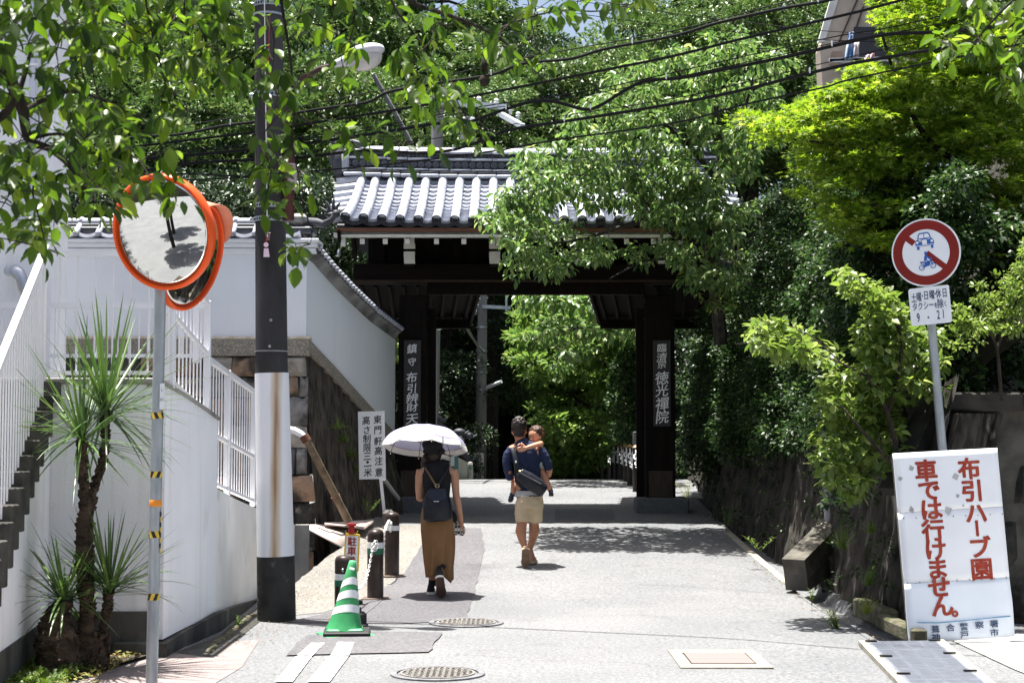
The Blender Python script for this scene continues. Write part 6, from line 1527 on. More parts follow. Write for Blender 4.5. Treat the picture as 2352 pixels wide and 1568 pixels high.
# concrete chute and pipe
cu = thing('concrete_chute', (3.2, 17.2, .2), 'square concrete drain chute jutting from the rock wall to the road', 'chute')
a_, b_ = Vector((2.97, 16.85, .25)), Vector((3.85, 18.1, .80)); d_ = (b_-a_).normalized()
mb = MB(); mb.bar(a_, b_, .26, .22); mb.build('channel', mat('lichened_concrete', (.13, .12, .10), (.065, .06, .05), 6, .9, .6, 40, dirt=((.05, .05, .04), 4, .52, .7)), cu)
MB().bar(a_+Vector((.02, .03, -.14)), a_+Vector((.35, .5, -.02)), .26, .18).build('footing', M_dconc, cu)
wp = thing('drain_pipe', (3.52, 17.75, .7), 'grey plastic drain pipe with dark elbow above the concrete chute', 'pipe')
MB().ring([P(1906, 1202, 17.7), P(1903, 1112, 17.7)], [.060, .056], 16).build('pipe', mat('grey_pvc_pipe', (.30, .30, .32), (.22, .22, .235), 5, .5), wp, 60)
MB().ring([P(1905, 1172, 17.7), P(1904, 1150, 17.7)], [.066, .066], 16).build('coupling', MATS['grey_pvc_pipe'], wp, 60)
MB().ring([P(1903, 1122, 17.7), P(1902, 1098, 17.7), P(1908, 1078, 17.75), P(1925, 1066, 17.85), P(1950, 1060, 18.0)], [.068, .068, .07, .068, .066], 16).build('elbow', plain('dark_pvc_elbow', (.07, .07, .075), .5), wp, 60)

# ---- hedge and climbers hanging over the rock wall
def skirt(y0, y1, z0, z1, n, seed, off=(.15, .5)):
    rr = random.Random(seed); return [Vector((planx(y)+.35+.30*(z-1)*.35-rr.uniform(*off)+max(0, z-3.2)*.25, y, z)) for y, z in ((rr.uniform(y0, y1), z0+(z1-z0)*rr.random()) for _ in range(n))]
def hedge(name, lab, pts_, rad, per, size, mname, tpl, seed, up=.7, kind=None, cat='hedge', nparts=0):
    rr = random.Random(seed); t = thing(name, (pts_[0].x, pts_[0].y, 1.9), lab, cat); mb = MB()
    base_ = [Vector((planx(y)+.55, y, z)) for y in np.arange(min(p.y for p in pts_), max(p.y for p in pts_)+.5, .6) for z in (2.0, 3.2)]
    twigs(mb, base_, pts_, rr, .004, 3.2); mb.build('stem', M_bark, t, True)
    C = np.array([tuple(p) for p in pts_]); a = cluster_leaves(C, RNG.uniform(rad[0], rad[1], len(C)), per, .8, .55, size, .35, up)
    if nparts:
        order = np.argsort(-(a[3]/a[0][:, 1])); leaf_parts(t, [x[order[:nparts]] for x in a], tpl, LM[mname]); a = [x[order[nparts:]] for x in a]
    o = put('foliage', leaves_mesh('foliage', *a, tpl, LM[mname]), t); o['kind'] = 'stuff'; return t
hedge('climber_hedge', 'dense small leaved hedge above the rock wall next to the gate', skirt(19.2, 23.3, 1.35, 5.2, 400, 41, (.0, .45)), (.14, .28), 150, (.055, .035), 'hedge', 'quad', 42)
hedge('climber_hedge', 'dark ivy hedge hanging over the middle of the rock wall', skirt(16.2, 19.4, 1.55, 4.4, 330, 43, (-.05, .42)), (.14, .28), 150, (.055, .038), 'hedge', 'quad', 44)
hedge('climber_hedge', 'shaded dark hedge between the lime shrub and the ivy', skirt(14.8, 16.6, 2.0, 4.2, 150, 45, (-.4, .1)), (.15, .28), 120, (.06, .04), 'hedge', 'quad', 46)
hedge('climber_hedge', 'dark leafy hedge just beyond the gate on the right', skirt(23.6, 27.5, 1.0, 4.2, 200, 55, (.0, .5)), (.16, .3), 110, (.065, .045), 'hedge', 'quad', 56)
rb_ = random.Random(77)
pts_b = [Vector((rb_.uniform(3.9, 8.2), rb_.uniform(14.9, 16.8), rb_.uniform(2.0, 3.9))) for _ in range(260)]
hedge('background_bush', 'dark bush growing above the boulder wall behind the round sign', pts_b, (.18, .32), 110, (.07, .045), 'hedge', 'quad', 47, cat='bush')
tree('small_leaf_bush', 'sunlit small leaved bush at the far right above the boulder wall', [(V_([(2300, 920), (2290, 800), (2260, 740)], 14.3), (.02, .008)), (V_([(2290, 800), (2340, 680)], 14.3), (.015, .006))],
     [([(2180, 720), (2240, 650), (2300, 620), (2352, 560), (2400, 560), (2400, 760), (2290, 760), (2200, 800)], 1)], 90, (13.9, 14.8), (.06, .12), 46, (.045, .024), 'shrub', 'oval', 48, cat='bush', twr=.002)
tree('lime_shrub', 'lime green broad leaved shrub spilling over the rocks beside the notice board', [(V_([(2070, 1090), (2040, 950), (1990, 860)], 14.0), (.025, .01)), (V_([(2070, 1090), (1990, 1000), (1930, 930)], 13.9), (.02, .008)), (V_([(2040, 950), (2070, 820), (2060, 720)], 14.1), (.02, .008)),
      (V_([(2020, 880), (1935, 835), (1850, 803), (1760, 788), (1690, 790)], (14.0, 14.6)), (.010, .004)), (V_([(2070, 760), (2010, 710), (1960, 670), (1918, 622)], (14.1, 14.4)), (.010, .004)), (V_([(1935, 835), (1860, 770), (1800, 745), (1740, 735)], (14.1, 14.6)), (.007, .003))],
     [([(1905, 860), (1960, 780), (1975, 720), (2060, 700), (2075, 1030), (2030, 1120), (1960, 1140), (1900, 1120), (1872, 1040), (1875, 980)], .66), ([(2060, 740), (2170, 760), (2180, 900), (2080, 920)], .12), ([(1690, 775), (1760, 735), (1860, 770), (1930, 815), (1920, 850), (1800, 815)], .15), ([(1915, 615), (1985, 650), (2070, 700), (2060, 760), (1970, 700)], .14)],
     330, (13.98, 14.95), (.05, .11), 14, (.085, .058), 'shrub', 'oval', 49, cat='shrub', twr=.0025, droop=.45, nparts=290, flat=.7)
tree('branch_spray', 'drooping fringe of leaves hanging from the hedge by the drain pipe', [(V_([(1960, 1000), (1950, 1080), (1930, 1130)], 15.5), (.01, .004))], [([(1880, 1000), (2000, 1000), (1990, 1150), (1900, 1160)], 1)], 30, (15.0, 15.8), (.06, .1), 12, (.07, .045), 'hedge', 'oval', 50, cat='branch', twr=.002)

# ---- the cherry tree leaning over the road at the gate
tree('cherry_tree', 'cherry tree with glossy sunlit leaves leaning over the right of the gate roof', [
      (V_([(1655, 790), (1648, 700), (1632, 600), (1622, 540)], (22.4, 22.0)), (.10, .085)), (V_([(1622, 540), (1640, 470), (1655, 380), (1650, 300), (1640, 200)], (22.0, 21.5)), (.075, .03)), (V_([(1622, 540), (1570, 500), (1500, 500), (1430, 520), (1350, 545), (1270, 560)], (22.0, 20.5)), (.055, .012)),
      (V_([(1622, 555), (1550, 540), (1490, 470), (1410, 420), (1320, 400), (1240, 400)], (22.0, 20.8)), (.05, .012)), (V_([(1650, 420), (1580, 330), (1500, 270), (1420, 240)], (21.8, 20.8)), (.045, .012)), (V_([(1652, 330), (1600, 240), (1560, 170), (1500, 120)], (21.6, 21.0)), (.035, .01)),
      (V_([(1655, 380), (1700, 280), (1730, 180), (1740, 110)], (21.7, 21.2)), (.035, .01)), (V_([(1622, 550), (1560, 590), (1480, 600), (1400, 640)], (21.9, 20.8)), (.03, .008))],
     [([(1105, 500), (1165, 420), (1200, 350), (1300, 330), (1330, 400), (1300, 470), (1160, 560)], .17), ([(1300, 330), (1330, 250), (1430, 160), (1560, 110), (1620, 300), (1560, 400), (1330, 400)], .27), ([(1560, 110), (1700, 70), (1810, 130), (1790, 340), (1700, 450), (1620, 400)], .20),
      ([(1330, 400), (1620, 400), (1700, 470), (1690, 560), (1560, 530), (1330, 470)], .22), ([(1350, 380), (1720, 330), (1720, 500), (1400, 500)], .08), ([(1160, 540), (1300, 500), (1400, 560), (1560, 560), (1560, 610), (1400, 600), (1270, 630), (1170, 640)], .12), ([(1560, 560), (1700, 560), (1690, 660), (1560, 650)], .05)],
     520, (20.2, 22.6), (.11, .22), 25, (.105, .05), 'cherry_mid', 'oval', 51, bark=M_barkg, twr=.0045, droop=.7, up=.6, flat=.6, nparts=290)
tree('young_plant', 'sapling shoots sticking out of the wall right of the gate', [(V_([(1640, 700), (1600, 690)], 21.5), (.01, .005))], [([(1560, 620), (1640, 610), (1680, 700), (1620, 720)], 1)], 16, (21, 22), (.08, .13), 20, (.07, .035), 'shrub', 'oval', 52, cat='plant', twr=.002)

# ---- maple
def mp(*a): return V_(*a)
tree('maple_tree', 'large yellow green maple spreading over the round sign', [
      (V_([(2480, 900), (2420, 620), (2330, 480), (2240, 390)], (16.8, 16.6)), (.12, .05)), (V_([(2240, 390), (2140, 330), (2070, 210), (2020, 60)], (16.6, 16.0)), (.04, .012)), (V_([(2330, 480), (2200, 430), (2120, 400), (2020, 330), (1960, 300)], (16.6, 15.8)), (.035, .01)),
      (V_([(2190, 430), (2100, 400), (2010, 350), (1900, 330), (1820, 320)], (16.4, 15.8)), (.03, .008)), (V_([(2420, 620), (2280, 520), (2150, 500), (2000, 470)], (16.5, 15.8)), (.03, .01)), (V_([(2240, 390), (2260, 250), (2240, 60)], (16.6, 16.4)), (.04, .015))],
     [([(1700, 270), (1830, 250), (1900, 200), (1990, 150), (2080, 210), (2100, 300), (1960, 330), (1780, 330)], .20), ([(2010, -40), (2240, -60), (2300, 120), (2200, 300), (2060, 240), (2040, 120)], .26), ([(2200, 60), (2400, -20), (2400, 330), (2200, 300)], .14),
      ([(1850, 340), (2100, 300), (2380, 300), (2400, 460), (2100, 440), (1900, 430), (1830, 400)], .20), ([(1830, 440), (1940, 460), (2080, 440), (2380, 450), (2380, 560), (2240, 560), (1960, 560), (1880, 500)], .14), ([(1940, 520), (2380, 540), (2380, 620), (2060, 600)], .08)],
     760, (15.5, 17.5), (.14, .27), 62, (.066, .066), 'maple', 'maple', 53, bark=M_bark, twr=.003, flat=.28, droop=.15, up=1.6, shell=.3)
# ================================================================== overhead cherry boughs in front
def bough(name, lab, lines, polys, n, dd, per, size, nparts, seed, tw=.0035, rad=(.04, .10)):
    return tree(name, lab, lines, polys, n, dd, rad, per, size, 'cherry', 'oval', seed, bark=M_bark, twr=tw, droop=.75, up=.45, flat=1.0, group='cherry boughs hanging overhead', nparts=nparts, cat='tree branch', shell=.3)
bough('cherry_bough', 'big leafy cherry bough hanging across the upper left over the mirror', [
    (V_([(-160, 60), (-30, 90), (20, 180), (50, 250), (66, 320), (120, 345), (178, 403), (198, 465)], (6.0, 6.4)), (.035, .006)), (V_([(-60, 300), (10, 262), (45, 205), (70, 120)], 6.1), (.022, .006)),
    (V_([(66, 320), (150, 310), (240, 370), (330, 400)], (6.3, 6.8)), (.008, .003)), (V_([(95, 370), (75, 440), (95, 520), (108, 590)], 6.3), (.005, .002)), (V_([(60, 250), (160, 210), (260, 240), (350, 290)], (6.2, 6.9)), (.010, .003))],
    [([(-60, -60), (230, -60), (270, 60), (250, 240), (330, 300), (330, 400), (60, 420), (-60, 430)], .62), ([(180, 240), (340, 260), (430, 400), (420, 480), (300, 490), (190, 480)], .20), ([(-60, 400), (120, 400), (150, 500), (60, 560), (-60, 540)], .13), ([(60, 500), (125, 520), (125, 600), (60, 600)], .05)],
    160, (5.7, 7.3), 6, (.080, .042), 290, 61)
bough('cherry_bough', 'lighter cherry bough along the top between building and dark pole', [
    (V_([(330, -120), (335, 0), (352, 85), (379, 188), (396, 246), (455, 256)], (7.0, 7.2)), (.007, .002)), (V_([(430, -120), (424, 0), (415, 147)], 7.4), (.007, .002)), (V_([(180, -60), (260, 40), (330, 80)], 7.0), (.009, .003)), (V_([(500, -100), (520, 30), (540, 110)], 7.3), (.006, .002))],
    [([(190, -60), (560, -60), (556, 130), (535, 200), (480, 170), (470, 240), (440, 270), (400, 250), (330, 190), (230, 150)], .88), ([(350, 220), (420, 240), (420, 290), (370, 290)], .05), ([(480, 150), (550, 180), (530, 200)], .05)],
    100, (6.5, 7.8), 6, (.078, .038), 250, 62)
bough('cherry_bough', 'hanging cherry twigs beside and in front of the dark pole', [
    (V_([(640, -120), (646, 0), (667, 137), (675, 260), (670, 330), (685, 400), (690, 455)], (6.8, 6.9)), (.008, .002)), (V_([(673, 260), (740, 295), (804, 314), (870, 318), (930, 330)], (6.9, 7.2)), (.005, .0015)), (V_([(670, 330), (620, 400), (580, 460)], 6.8), (.003, .0015)),
    (V_([(690, 455), (715, 530), (712, 560)], 6.9), (.003, .0012)), (V_([(764, -100), (764, 0), (777, 92), (802, 238)], 7.2), (.005, .0015))],
    [([(600, -60), (700, -60), (700, 80), (600, 60)], .12), ([(595, 100), (680, 120), (700, 330), (580, 320)], .26), ([(530, 420), (600, 330), (700, 330), (700, 470), (600, 500), (540, 480)], .24), ([(665, 545), (740, 540), (740, 600), (670, 600)], .06), ([(700, -60), (860, -60), (850, 60), (810, 230), (720, 190)], .20), ([(690, 300), (890, 290), (1000, 330), (960, 370), (800, 340)], .12)],
    70, (6.5, 7.6), 5, (.072, .042), 290, 63)
bough('cherry_bough', 'long sparse cherry bough crossing above the gate roof', [
    (V_([(880, -120), (898, 0), (982, 121), (1019, 205), (1055, 256)], 7.2), (.008, .002)), (V_([(860, -80), (938, 0), (1030, 35), (1099, 62), (1183, 114), (1238, 172), (1341, 242)], (6.9, 7.6)), (.013, .002)), (V_([(1132, 73), (1202, 44), (1290, 24), (1374, 26), (1458, 7), (1560, -40)], (7.1, 7.8)), (.006, .002)),
    (V_([(1055, 256), (1090, 290), (1105, 350)], 7.2), (.002, .001))],
    [([(860, -60), (980, -60), (1060, 60), (1000, 120), (900, 60)], .16), ([(900, 100), (1000, 130), (1060, 230), (1130, 250), (1120, 350), (1040, 300), (930, 250)], .36), ([(1060, 60), (1200, 80), (1260, 130), (1240, 160), (1120, 150)], .14), ([(1040, -60), (1560, -60), (1460, 50), (1290, 60), (1180, 40)], .34)],
    84, (6.7, 8.0), 5, (.072, .039), 290, 64)
bough('cherry_bough', 'small dark cherry bough dipping into the top right corner', [
    (V_([(2420, -60), (2330, 0), (2270, 60), (2220, 120)], (7.0, 7.2)), (.009, .003)), (V_([(2400, 40), (2340, 90), (2290, 170)], 7.1), (.006, .002))],
    [([(2140, 20), (2230, -60), (2420, -60), (2420, 160), (2340, 220), (2250, 180), (2140, 130)], 1)], 46, (6.7, 7.6), 6, (.082, .042), 220, 65)
tree('cherry_tree', 'cherry canopy overhead that carries the hanging boughs', [(V_([(-700, 1500), (-600, 300), (-300, -300)], 6.3), (.16, .10)), (V_([(-300, -300), (200, -500), (900, -600), (1500, -500)], (6.3, 7.2)), (.09, .02)), (V_([(-300, -300), (-100, -700), (600, -1100)], (6.3, 6.8)), (.08, .02))], [([(-400, -80), (1600, -80), (1500, -500), (800, -900), (-200, -900), (-500, -500)], 1)], 90, (5.2, 8.2), (.15, .32), 34, (.09, .05), 'cherry', 'quad', 66, twr=.004, droop=.5)  # canopy above the frame, added so its leaves dapple the boughs
# dry hanging pod
mb = MB(); c = P(1112, 150, 7.2); mb.ball(c, .025, 10, 8, sc=(.6, .6, 1.4)); mb.ball(P(1113, 185, 7.2), .027, 10, 8, sc=(.9, .8, 1.1)); mb.cyl(P(1108, 80, 7.2), c, .003, n=5); tag(mb.build('dry_cocoon', M_bark, None, True), 'dark dried cocoon dangling from the bough above the gate roof', 'cocoon')

# ================================================================== yuccas in the niche
def blade(mb, c, d, L_, w_, bend, n=6):
    d = Vector(d).normalized(); s = d.cross(Vector((0, 0, 1)));
    if s.length < .05: s = Vector((1, 0, 0))
    s.normalize(); p = Vector(c); vs = []; st = L_/n; dd = d.copy()
    for i in range(n+1):
        t = i/n; ww = w_*(1-t)**.55*(.6+.4*min(1, t*5))*.5; nn = s.cross(dd).normalized()
        vs += [p-s*ww+nn*ww*.35, p, p+s*ww+nn*ww*.35]; p = p+dd*st; dd = (dd+Vector((0, 0, -bend*(.35+t)))).normalized()
    fs = []
    for i in range(n): o = i*3; fs += [(o, o+1, o+4, o+3), (o+1, o+2, o+5, o+4)]
    mb.add(vs, fs)
dY = 11.25
def yucca(lab, stems, heads, n, seed):
    rr = random.Random(seed); b = Vector(stems[0][0][0]); stems = [(a_, [q*(.78 if max(r_) < .15 else .95) for q in r_]) for a_, r_ in stems]; t = thing('yucca', (b.x, b.y, .03), lab, 'yucca', 'yuccas in the niche by the stairs')
    for pts_, rads in stems:
        p = spl([Vector(q) for q in pts_], 8); m = len(p); mb = MB()
        rd = [float(np.interp(i/(m-1), np.linspace(0, 1, len(rads)), rads))*(1+.10*rr.uniform(-1, 1)) for i in range(m)]
        mb.ring(p, rd, 14)
        for i in range(m*7):       # scaly leaf scars
            k = rr.randrange(m-1); q = p[k].lerp(p[k+1], rr.random()); a = rr.uniform(0, 6.28); r_ = rd[k]
            mb.box(q+Vector((math.cos(a)*r_, math.sin(a)*r_, 0)), (.018, .018, .03), Matrix.Rotation(a, 3, 'Z') @ Matrix.Rotation(.5, 3, 'Y'))
        mb.build('trunk', mat('fibrous_yucca_trunk', (.085, .058, .038), (.025, .018, .013), 12, 1, 1, 40, stretch=(1, 1, 2.5)), t, 60)
    for c, L_, up_b, k in heads:
        for i in range(k):
            el = rr.betavariate(1.6, 1.5)*(1.45+up_b)-up_b; az = rr.uniform(0, 2*math.pi); l = L_*rr.uniform(.75, 1.12)*(1 if el > .2 else .85)
            d = (math.cos(el)*math.cos(az), math.cos(el)*math.sin(az), math.sin(el)); mb = MB()
            blade(mb, Vector(c)+Vector((d[0]*.03, d[1]*.03, rr.uniform(-.05, .05))), d, l, rr.uniform(.020, .032), .10*rr.uniform(.5, 1.6)*(1.2-math.sin(max(0, el)))); mb.build('leaf', LM['yucca'], t, 'all')
h1_, h2_ = P(188, 1005, dY), P(243, 945, dY+.3); h3_, h4_ = P(148, 1372, dY-.1), P(250, 1352, dY+.05)
foot = Vector((P(180, 1500, dY).x, dY, .02))
yucca('tall twin headed yucca with rough brown trunk in front of the niche wall', [([foot, P(200, 1420, dY), P(188, 1250, dY), P(196, 1160, dY), P(190, 1100, dY), h1_-Vector((0, 0, .02))], (.13, .075, .06, .05, .035, .04)), ([P(205, 1420, dY+.05), P(200, 1250, dY+.05), P(213, 1130, dY+.1), P(238, 1050, dY+.2), h2_], (.06, .05, .035, .03, .045))],
      [(h1_, .80, .75, 72), (h2_, .86, .8, 88)], 0, 71)
yucca('low yucca growing from a thick scaly stump at the left of the niche', [([Vector((P(140, 1530, dY-.1).x, dY-.15, .02)), P(130, 1470, dY-.15), P(128, 1420, dY-.12), h3_-Vector((0, 0, .02))], (.17, .14, .10, .05))], [(h3_, .52, .55, 64)], 0, 72)
yucca('slender young yucca with an upright fan of narrow leaves by the mirror pole', [([Vector((P(222, 1515, dY+.05).x, dY+.05, .02)), P(236, 1450, dY+.05), P(246, 1400, dY+.05), h4_], (.035, .03, .035, .035))], [(h4_, .62, .25, 78)], 0, 73)
mb = MB(); b_ = Vector((P(205, 1530, dY).x, dY+.05, .02)); mb.ring([b_, b_+Vector((0, 0, .12)), b_+Vector((.01, 0, .26))], [.12, .11, .07], 12)
rr = random.Random(9)
for i in range(160): a = rr.uniform(0, 6.28); z = rr.random()*.25; mb.box(b_+Vector((math.cos(a)*.115, math.sin(a)*.115, z)), (.025, .02, .035), Matrix.Rotation(a, 3, 'Z'))
tag(mb.build('yucca_stump', MATS['fibrous_yucca_trunk'], None, 50), 'squat scaly stump between the two yucca trunks', 'stump')

# ================================================================== weeds, grass, litter
def tuft(name, u, v, d, h, n, wid, lab, mname='grass', spread=.6, bend=.12, seed=0, z=None, leafy=False):
    rr = random.Random(seed+int(u)); p = P(u, v, d)
    if z is not None: p.z = z
    t = thing(name, p, lab, 'grass' if not leafy else 'weed'); mb = MB()
    if leafy:
        for k in range(max(1, n//12)):
            tip = Vector((rr.uniform(-1, 1)*spread*h, rr.uniform(-1, 0)*spread*h*.6, h*rr.uniform(.6, 1))); s_ = MB(); s_.ring([p, p+tip*.5+Vector((0, 0, h*.08)), p+tip], [.004, .003, .0015], 5); s_.build('stem', MATS['grass_blade'] if 'grass_blade' in MATS else LM[mname], t)
            for q in range(12):
                f = .25+.75*q/12; az = q*2.4+k; blade(mb, p+tip*f, (math.cos(az), math.sin(az), .5), wid*5*rr.uniform(.7, 1.2), wid, .12, 4)
        nm_ = 'leaves'
    else:
        for i in range(n):
            az = rr.uniform(0, 6.28); el = rr.uniform(.5, 1.5); blade(mb, p+Vector((rr.uniform(-.03, .03), rr.uniform(-.03, .03), 0)), (math.cos(az)*math.cos(el)*spread*1.6, math.sin(az)*math.cos(el)*spread*1.6-.25, math.sin(el)), h*rr.uniform(.6, 1.1), wid, bend*rr.uniform(.6, 1.8), 5)
        nm_ = 'blades'
    o = mb.build(nm_, LM[mname], t, 'all'); o['kind'] = 'stuff'; return t
tuft('grass_tuft', 1935, 1262, 15.9, .30, 70, .008, 'bushy grass tuft on the rock below the drain pipe', seed=1)
tuft('grass_tuft', 2000, 1225, 14.6, .16, 40, .008, 'small sunlit grass tuft at the top of the bare rock', seed=2)
tuft('grass_tuft', 1995, 1345, 14.3, .20, 50, .007, 'dark grass tuft on the rock beside the notice board', seed=3)
tuft('grass_tuft', 1990, 1410, 14.0, .20, 46, .008, 'drooping grass tuft low on the rock beside the notice board', seed=4)
tuft('grass_tuft', 2030, 1085, 14.2, .12, 26, .006, 'thin grass sprouting near the top corner of the notice board', seed=5)
tuft('tall_weed', 1668, 1222, 20.9, .42, 36, .014, 'tall feathery weed at the right road edge near the gate', 'shrub', .25, seed=6, leafy=True)
tuft('tall_weed', 1745, 1268, 18.6, .25, 36, .013, 'leafy weeds where the road meets the rock wall above the chute', 'shrub', .7, seed=7, leafy=True)
tuft('tall_weed', 1925, 1455, 14.1, .22, 84, .014, 'bright leafy weeds growing in the gutter by the mossy kerb', 'shrub', 1.3, seed=8, leafy=True)
tuft('tall_weed', 1865, 1390, 15.5, .20, 24, .010, 'single thin weed at the road edge below the chute', 'shrub', .2, seed=9, leafy=True)
tuft('tall_weed', 1580, 1150, 22.8, .30, 48, .013, 'bright weeds beside the right gate plinth', 'shrub', .7, seed=10, leafy=True)
tuft('tall_weed', 537, 1448, 13.9, .14, 36, .012, 'small green weeds in the left gutter by the white wall', 'shrub', .5, seed=11, leafy=True)
tuft('tall_weed', 845, 1180, 21.6, .25, 48, .012, 'weeds at the foot of the rock face behind the bollards', 'shrub', .7, seed=12, leafy=True)
for i, (u, v, d) in enumerate(((775, 985, 21.9), (790, 1015, 22.1), (808, 1050, 22.4), (824, 1085, 22.6))):
    tuft('fern_tuft', u, v, d-.35, .22, 60, .010, 'bright moss fern clinging to the dark rock face, %s of four' % ('topmost', 'second from the top', 'third from the top', 'lowest')[i], 'grass', 1.2, .3, seed=20+i)
rr = random.Random(4); n = 900
Pn = np.array([(rr.uniform(-3.45, -2.75), rr.uniform(9.6, 12.0), 0) for _ in range(n)]); Pn[:, 2] = .035+.02*RNG.random(n)
gm_ = leaves_mesh('ground_cover', Pn, rdir(n)*np.array([1, 1, .3]), np.tile([0, 0, 1.], (n, 1))+rdir(n)*.4, np.full(n, .035), np.full(n, .022), 'quad', LM['litter']); tag(put('ground_cover', gm_), kind='stuff')
n = 260; pts_g = []
while len(pts_g) < n:
    y = rr.uniform(10.2, 11.5); x = -2.95+rr.uniform(-.5, .02)*1
    pts_g.append((x, y, .05))
Pn = np.array(pts_g); a = cluster_leaves(Pn, np.full(n, .035), 7, .8, .5, (.035, .022), .1, .9); tag(put('ground_cover', leaves_mesh('ground_cover', *a, 'oval', LM['grass'])), kind='stuff')
# fallen leaves and grit along both gutters
n = 700; q = []
for _ in range(n):
    if rr.random() < .5: y = rr.uniform(13, 22); x = planx(y)-.30-abs(rr.gauss(0, .10))
    else: y = rr.uniform(12.6, 17); x = -2.15-.2*rr.random()+abs(rr.gauss(0, .12))*(1 if y > 14.5 else 2)
    q.append((x, y, G(x, y)+.012))
tag(put('litter', leaves_mesh('litter', np.array(q), rdir(n)*np.array([1, 1, .1]), np.tile([0, 0, 1.], (n, 1))+rdir(n)*.3, RNG.uniform(.012, .035, n), RNG.uniform(.008, .02, n), 'quad', leafmat('dry_litter', (.16, .10, .05), (.09, .06, .035), (.25, .17, .08), .1, .8))), kind='stuff')

# ================================================================== house at the upper right
hd_ = 30.0
hb = thing('beige_house', (P(1990, 0, hd_).x+2, hd_+2, 3), 'beige house with balcony and laundry behind the maple at the top right', 'house')
M_beige = mat('beige_soffit', (.50, .42, .34), (.42, .35, .28), 4, .8); M_fas = mat('pale_fascia', (.72, .70, .66), (.62, .6, .56), 4, .6)
def hpoly(nm, pts_, m, par, th_=.1, dz=[0]):
    dz[0] += .03; return ppoly(nm, [(u, v, hd_-dz[0]) for u, v in pts_], m, par, th_)
hpoly('wall', [(1935, -60), (2120, -60), (2120, 200), (1890, 215), (1885, 110)], M_beige, hb, .5)
hpoly('fascia', [(1925, -60), (1945, -60), (1895, 95), (1879, 98)], M_fas, hb, .1)
for u0, v0, u1, v1 in ((1978, -20, 1928, 96), (1995, -20, 1965, 70)): MB().bar(P(u0, v0, hd_-.05), P(u1, v1, hd_-.05), .04, .03).build('brown_batten', mat('brown_batten_paint', (.10, .06, .045), (.07, .045, .03), 5, .7), hb)
hpoly('inner_panel', [(1912, 118), (1935, 118), (1930, 150), (1908, 150)], mat('tan_panel', (.33, .25, .18), (.28, .2, .15), 5, .8), hb, .06)
hpoly('doorway', [(1962, 62), (2050, 62), (2050, 150), (1962, 150)], plain('dark_doorway', (.03, .03, .035)), hb, .04)
for z_ in (0, 1): MB().bar(P(1905, 138+z_*2, hd_-.5), P(2060, 134+z_*2, hd_-.5), .06, .06).build('balcony_rail', M_paint, hb)
pnl = hpoly('louvre_panel', [(1935, 140), (1990, 140), (1990, 205), (1940, 210)], mat('grey_louvre', (.30, .31, .35), (.24, .25, .29), 5, .6), hb, .06)
for k in range(7): MB().bar(P(1937+k*8, 142, hd_-.08), P(1940+k*8, 206, hd_-.08), .015, .02).build('slat', M_galv, pnl)
MB().bar(P(1968, 195, hd_-.3), P(1968, 270, hd_-.3), .16, .16).build('post', M_fas, hb)
def cloth(pts_, m, lab):
    a, b, c, d = [P(*q) for q in pts_]; mb = MB(); mb.grid(lambda s, t: a.lerp(b, s).lerp(d.lerp(c, s), t)+Vector((0, .04*math.sin(s*14+t*3), 0)), 12, 8); o = mb.build('laundry', m, None, 'all'); o.modifiers.new('t', 'SOLIDIFY').thickness = .004; tag(o, lab, 'laundry')
cloth([(1950, 75, 29.3), (1962, 74, 29.3), (1960, 137, 29.3), (1940, 138, 29.3)], mat('blue_white_cloth', (.62, .68, .78), (.12, .25, .5), 6, .8), 'blue and white shirt hanging on the beige house balcony')
cloth([(1962, 98, 29.35), (1975, 98, 29.35), (1972, 132, 29.35), (1960, 134, 29.35)], mat('pale_cloth', (.75, .70, .68), (.65, .6, .6), 6, .8), 'pale cloth drying beside the blue shirt')
cloth([(1988, 128, 29.2), (2010, 122, 29.2), (2008, 136, 29.2), (1985, 140, 29.2)], mat('mixed_cloth', (.75, .78, .8), (.6, .2, .2), 9, .8), 'small bundle of washing over the balcony rail')

# ================================================================== invented side street behind the viewer, made for the mirrors to reflect
rw_b = thing('rear_rock_wall', (-9, -2, 0), 'rough ivy topped rock wall along the street behind the viewer', 'rock wall')
mb = MB(); mb.grid(lambda s, t: (-5.3-26*s, 9.4-5*s+.2*noise.noise((s*40, t*2, 0))+t*.5, 3.0*t-.6), 120, 12); mb.build('rock_face', M_rock2, rw_b, 'all')
rr = random.Random(14); C = np.array([(-5.3-26*s, 9.9-5*s+rr.uniform(-.4, 1.0), rr.uniform(2.2, 4.6)) for s in [rr.random() for _ in range(340)]])
o = put('foliage', leaves_mesh('foliage', *cluster_leaves(C, np.full(len(C), .4), 60, .8, .5, (.12, .08), .3, .7), 'quad', LM['hedge']), rw_b); o['kind'] = 'stuff'
s_ = var[0]
for i, (x, y, z, sc) in enumerate(((-7.6, 6.0, 1.4, .5), (-10.5, 3.4, 1.2, .6), (-6.0, 2.2, 1.6, .5), (-3.2, -3.0, 1.8, .6), (-12, -8, 0, 1.0), (10, -14, -1, 1.1), (-1.5, -16, -1, 1.1), (16, -4, 0, 1.0))):  # first four trees are added to cast shadows on the street
    o = copy_tree(s_, (x, y, z+2.0*sc), ['low tree added to shade the invented side street by the stairs', 'tree added for shade farther along the invented side street', 'tree added for shade at the corner of the invented side street', 'street tree added for shade on the left just behind the viewer', 'tree above the rear rock wall', 'tree to the right down the street', 'tree at the end of the street behind', 'tree far to the right behind'][i], rz=i, group='trees of the street behind'); o.scale = (sc, sc, sc); o.name = 'street_tree'
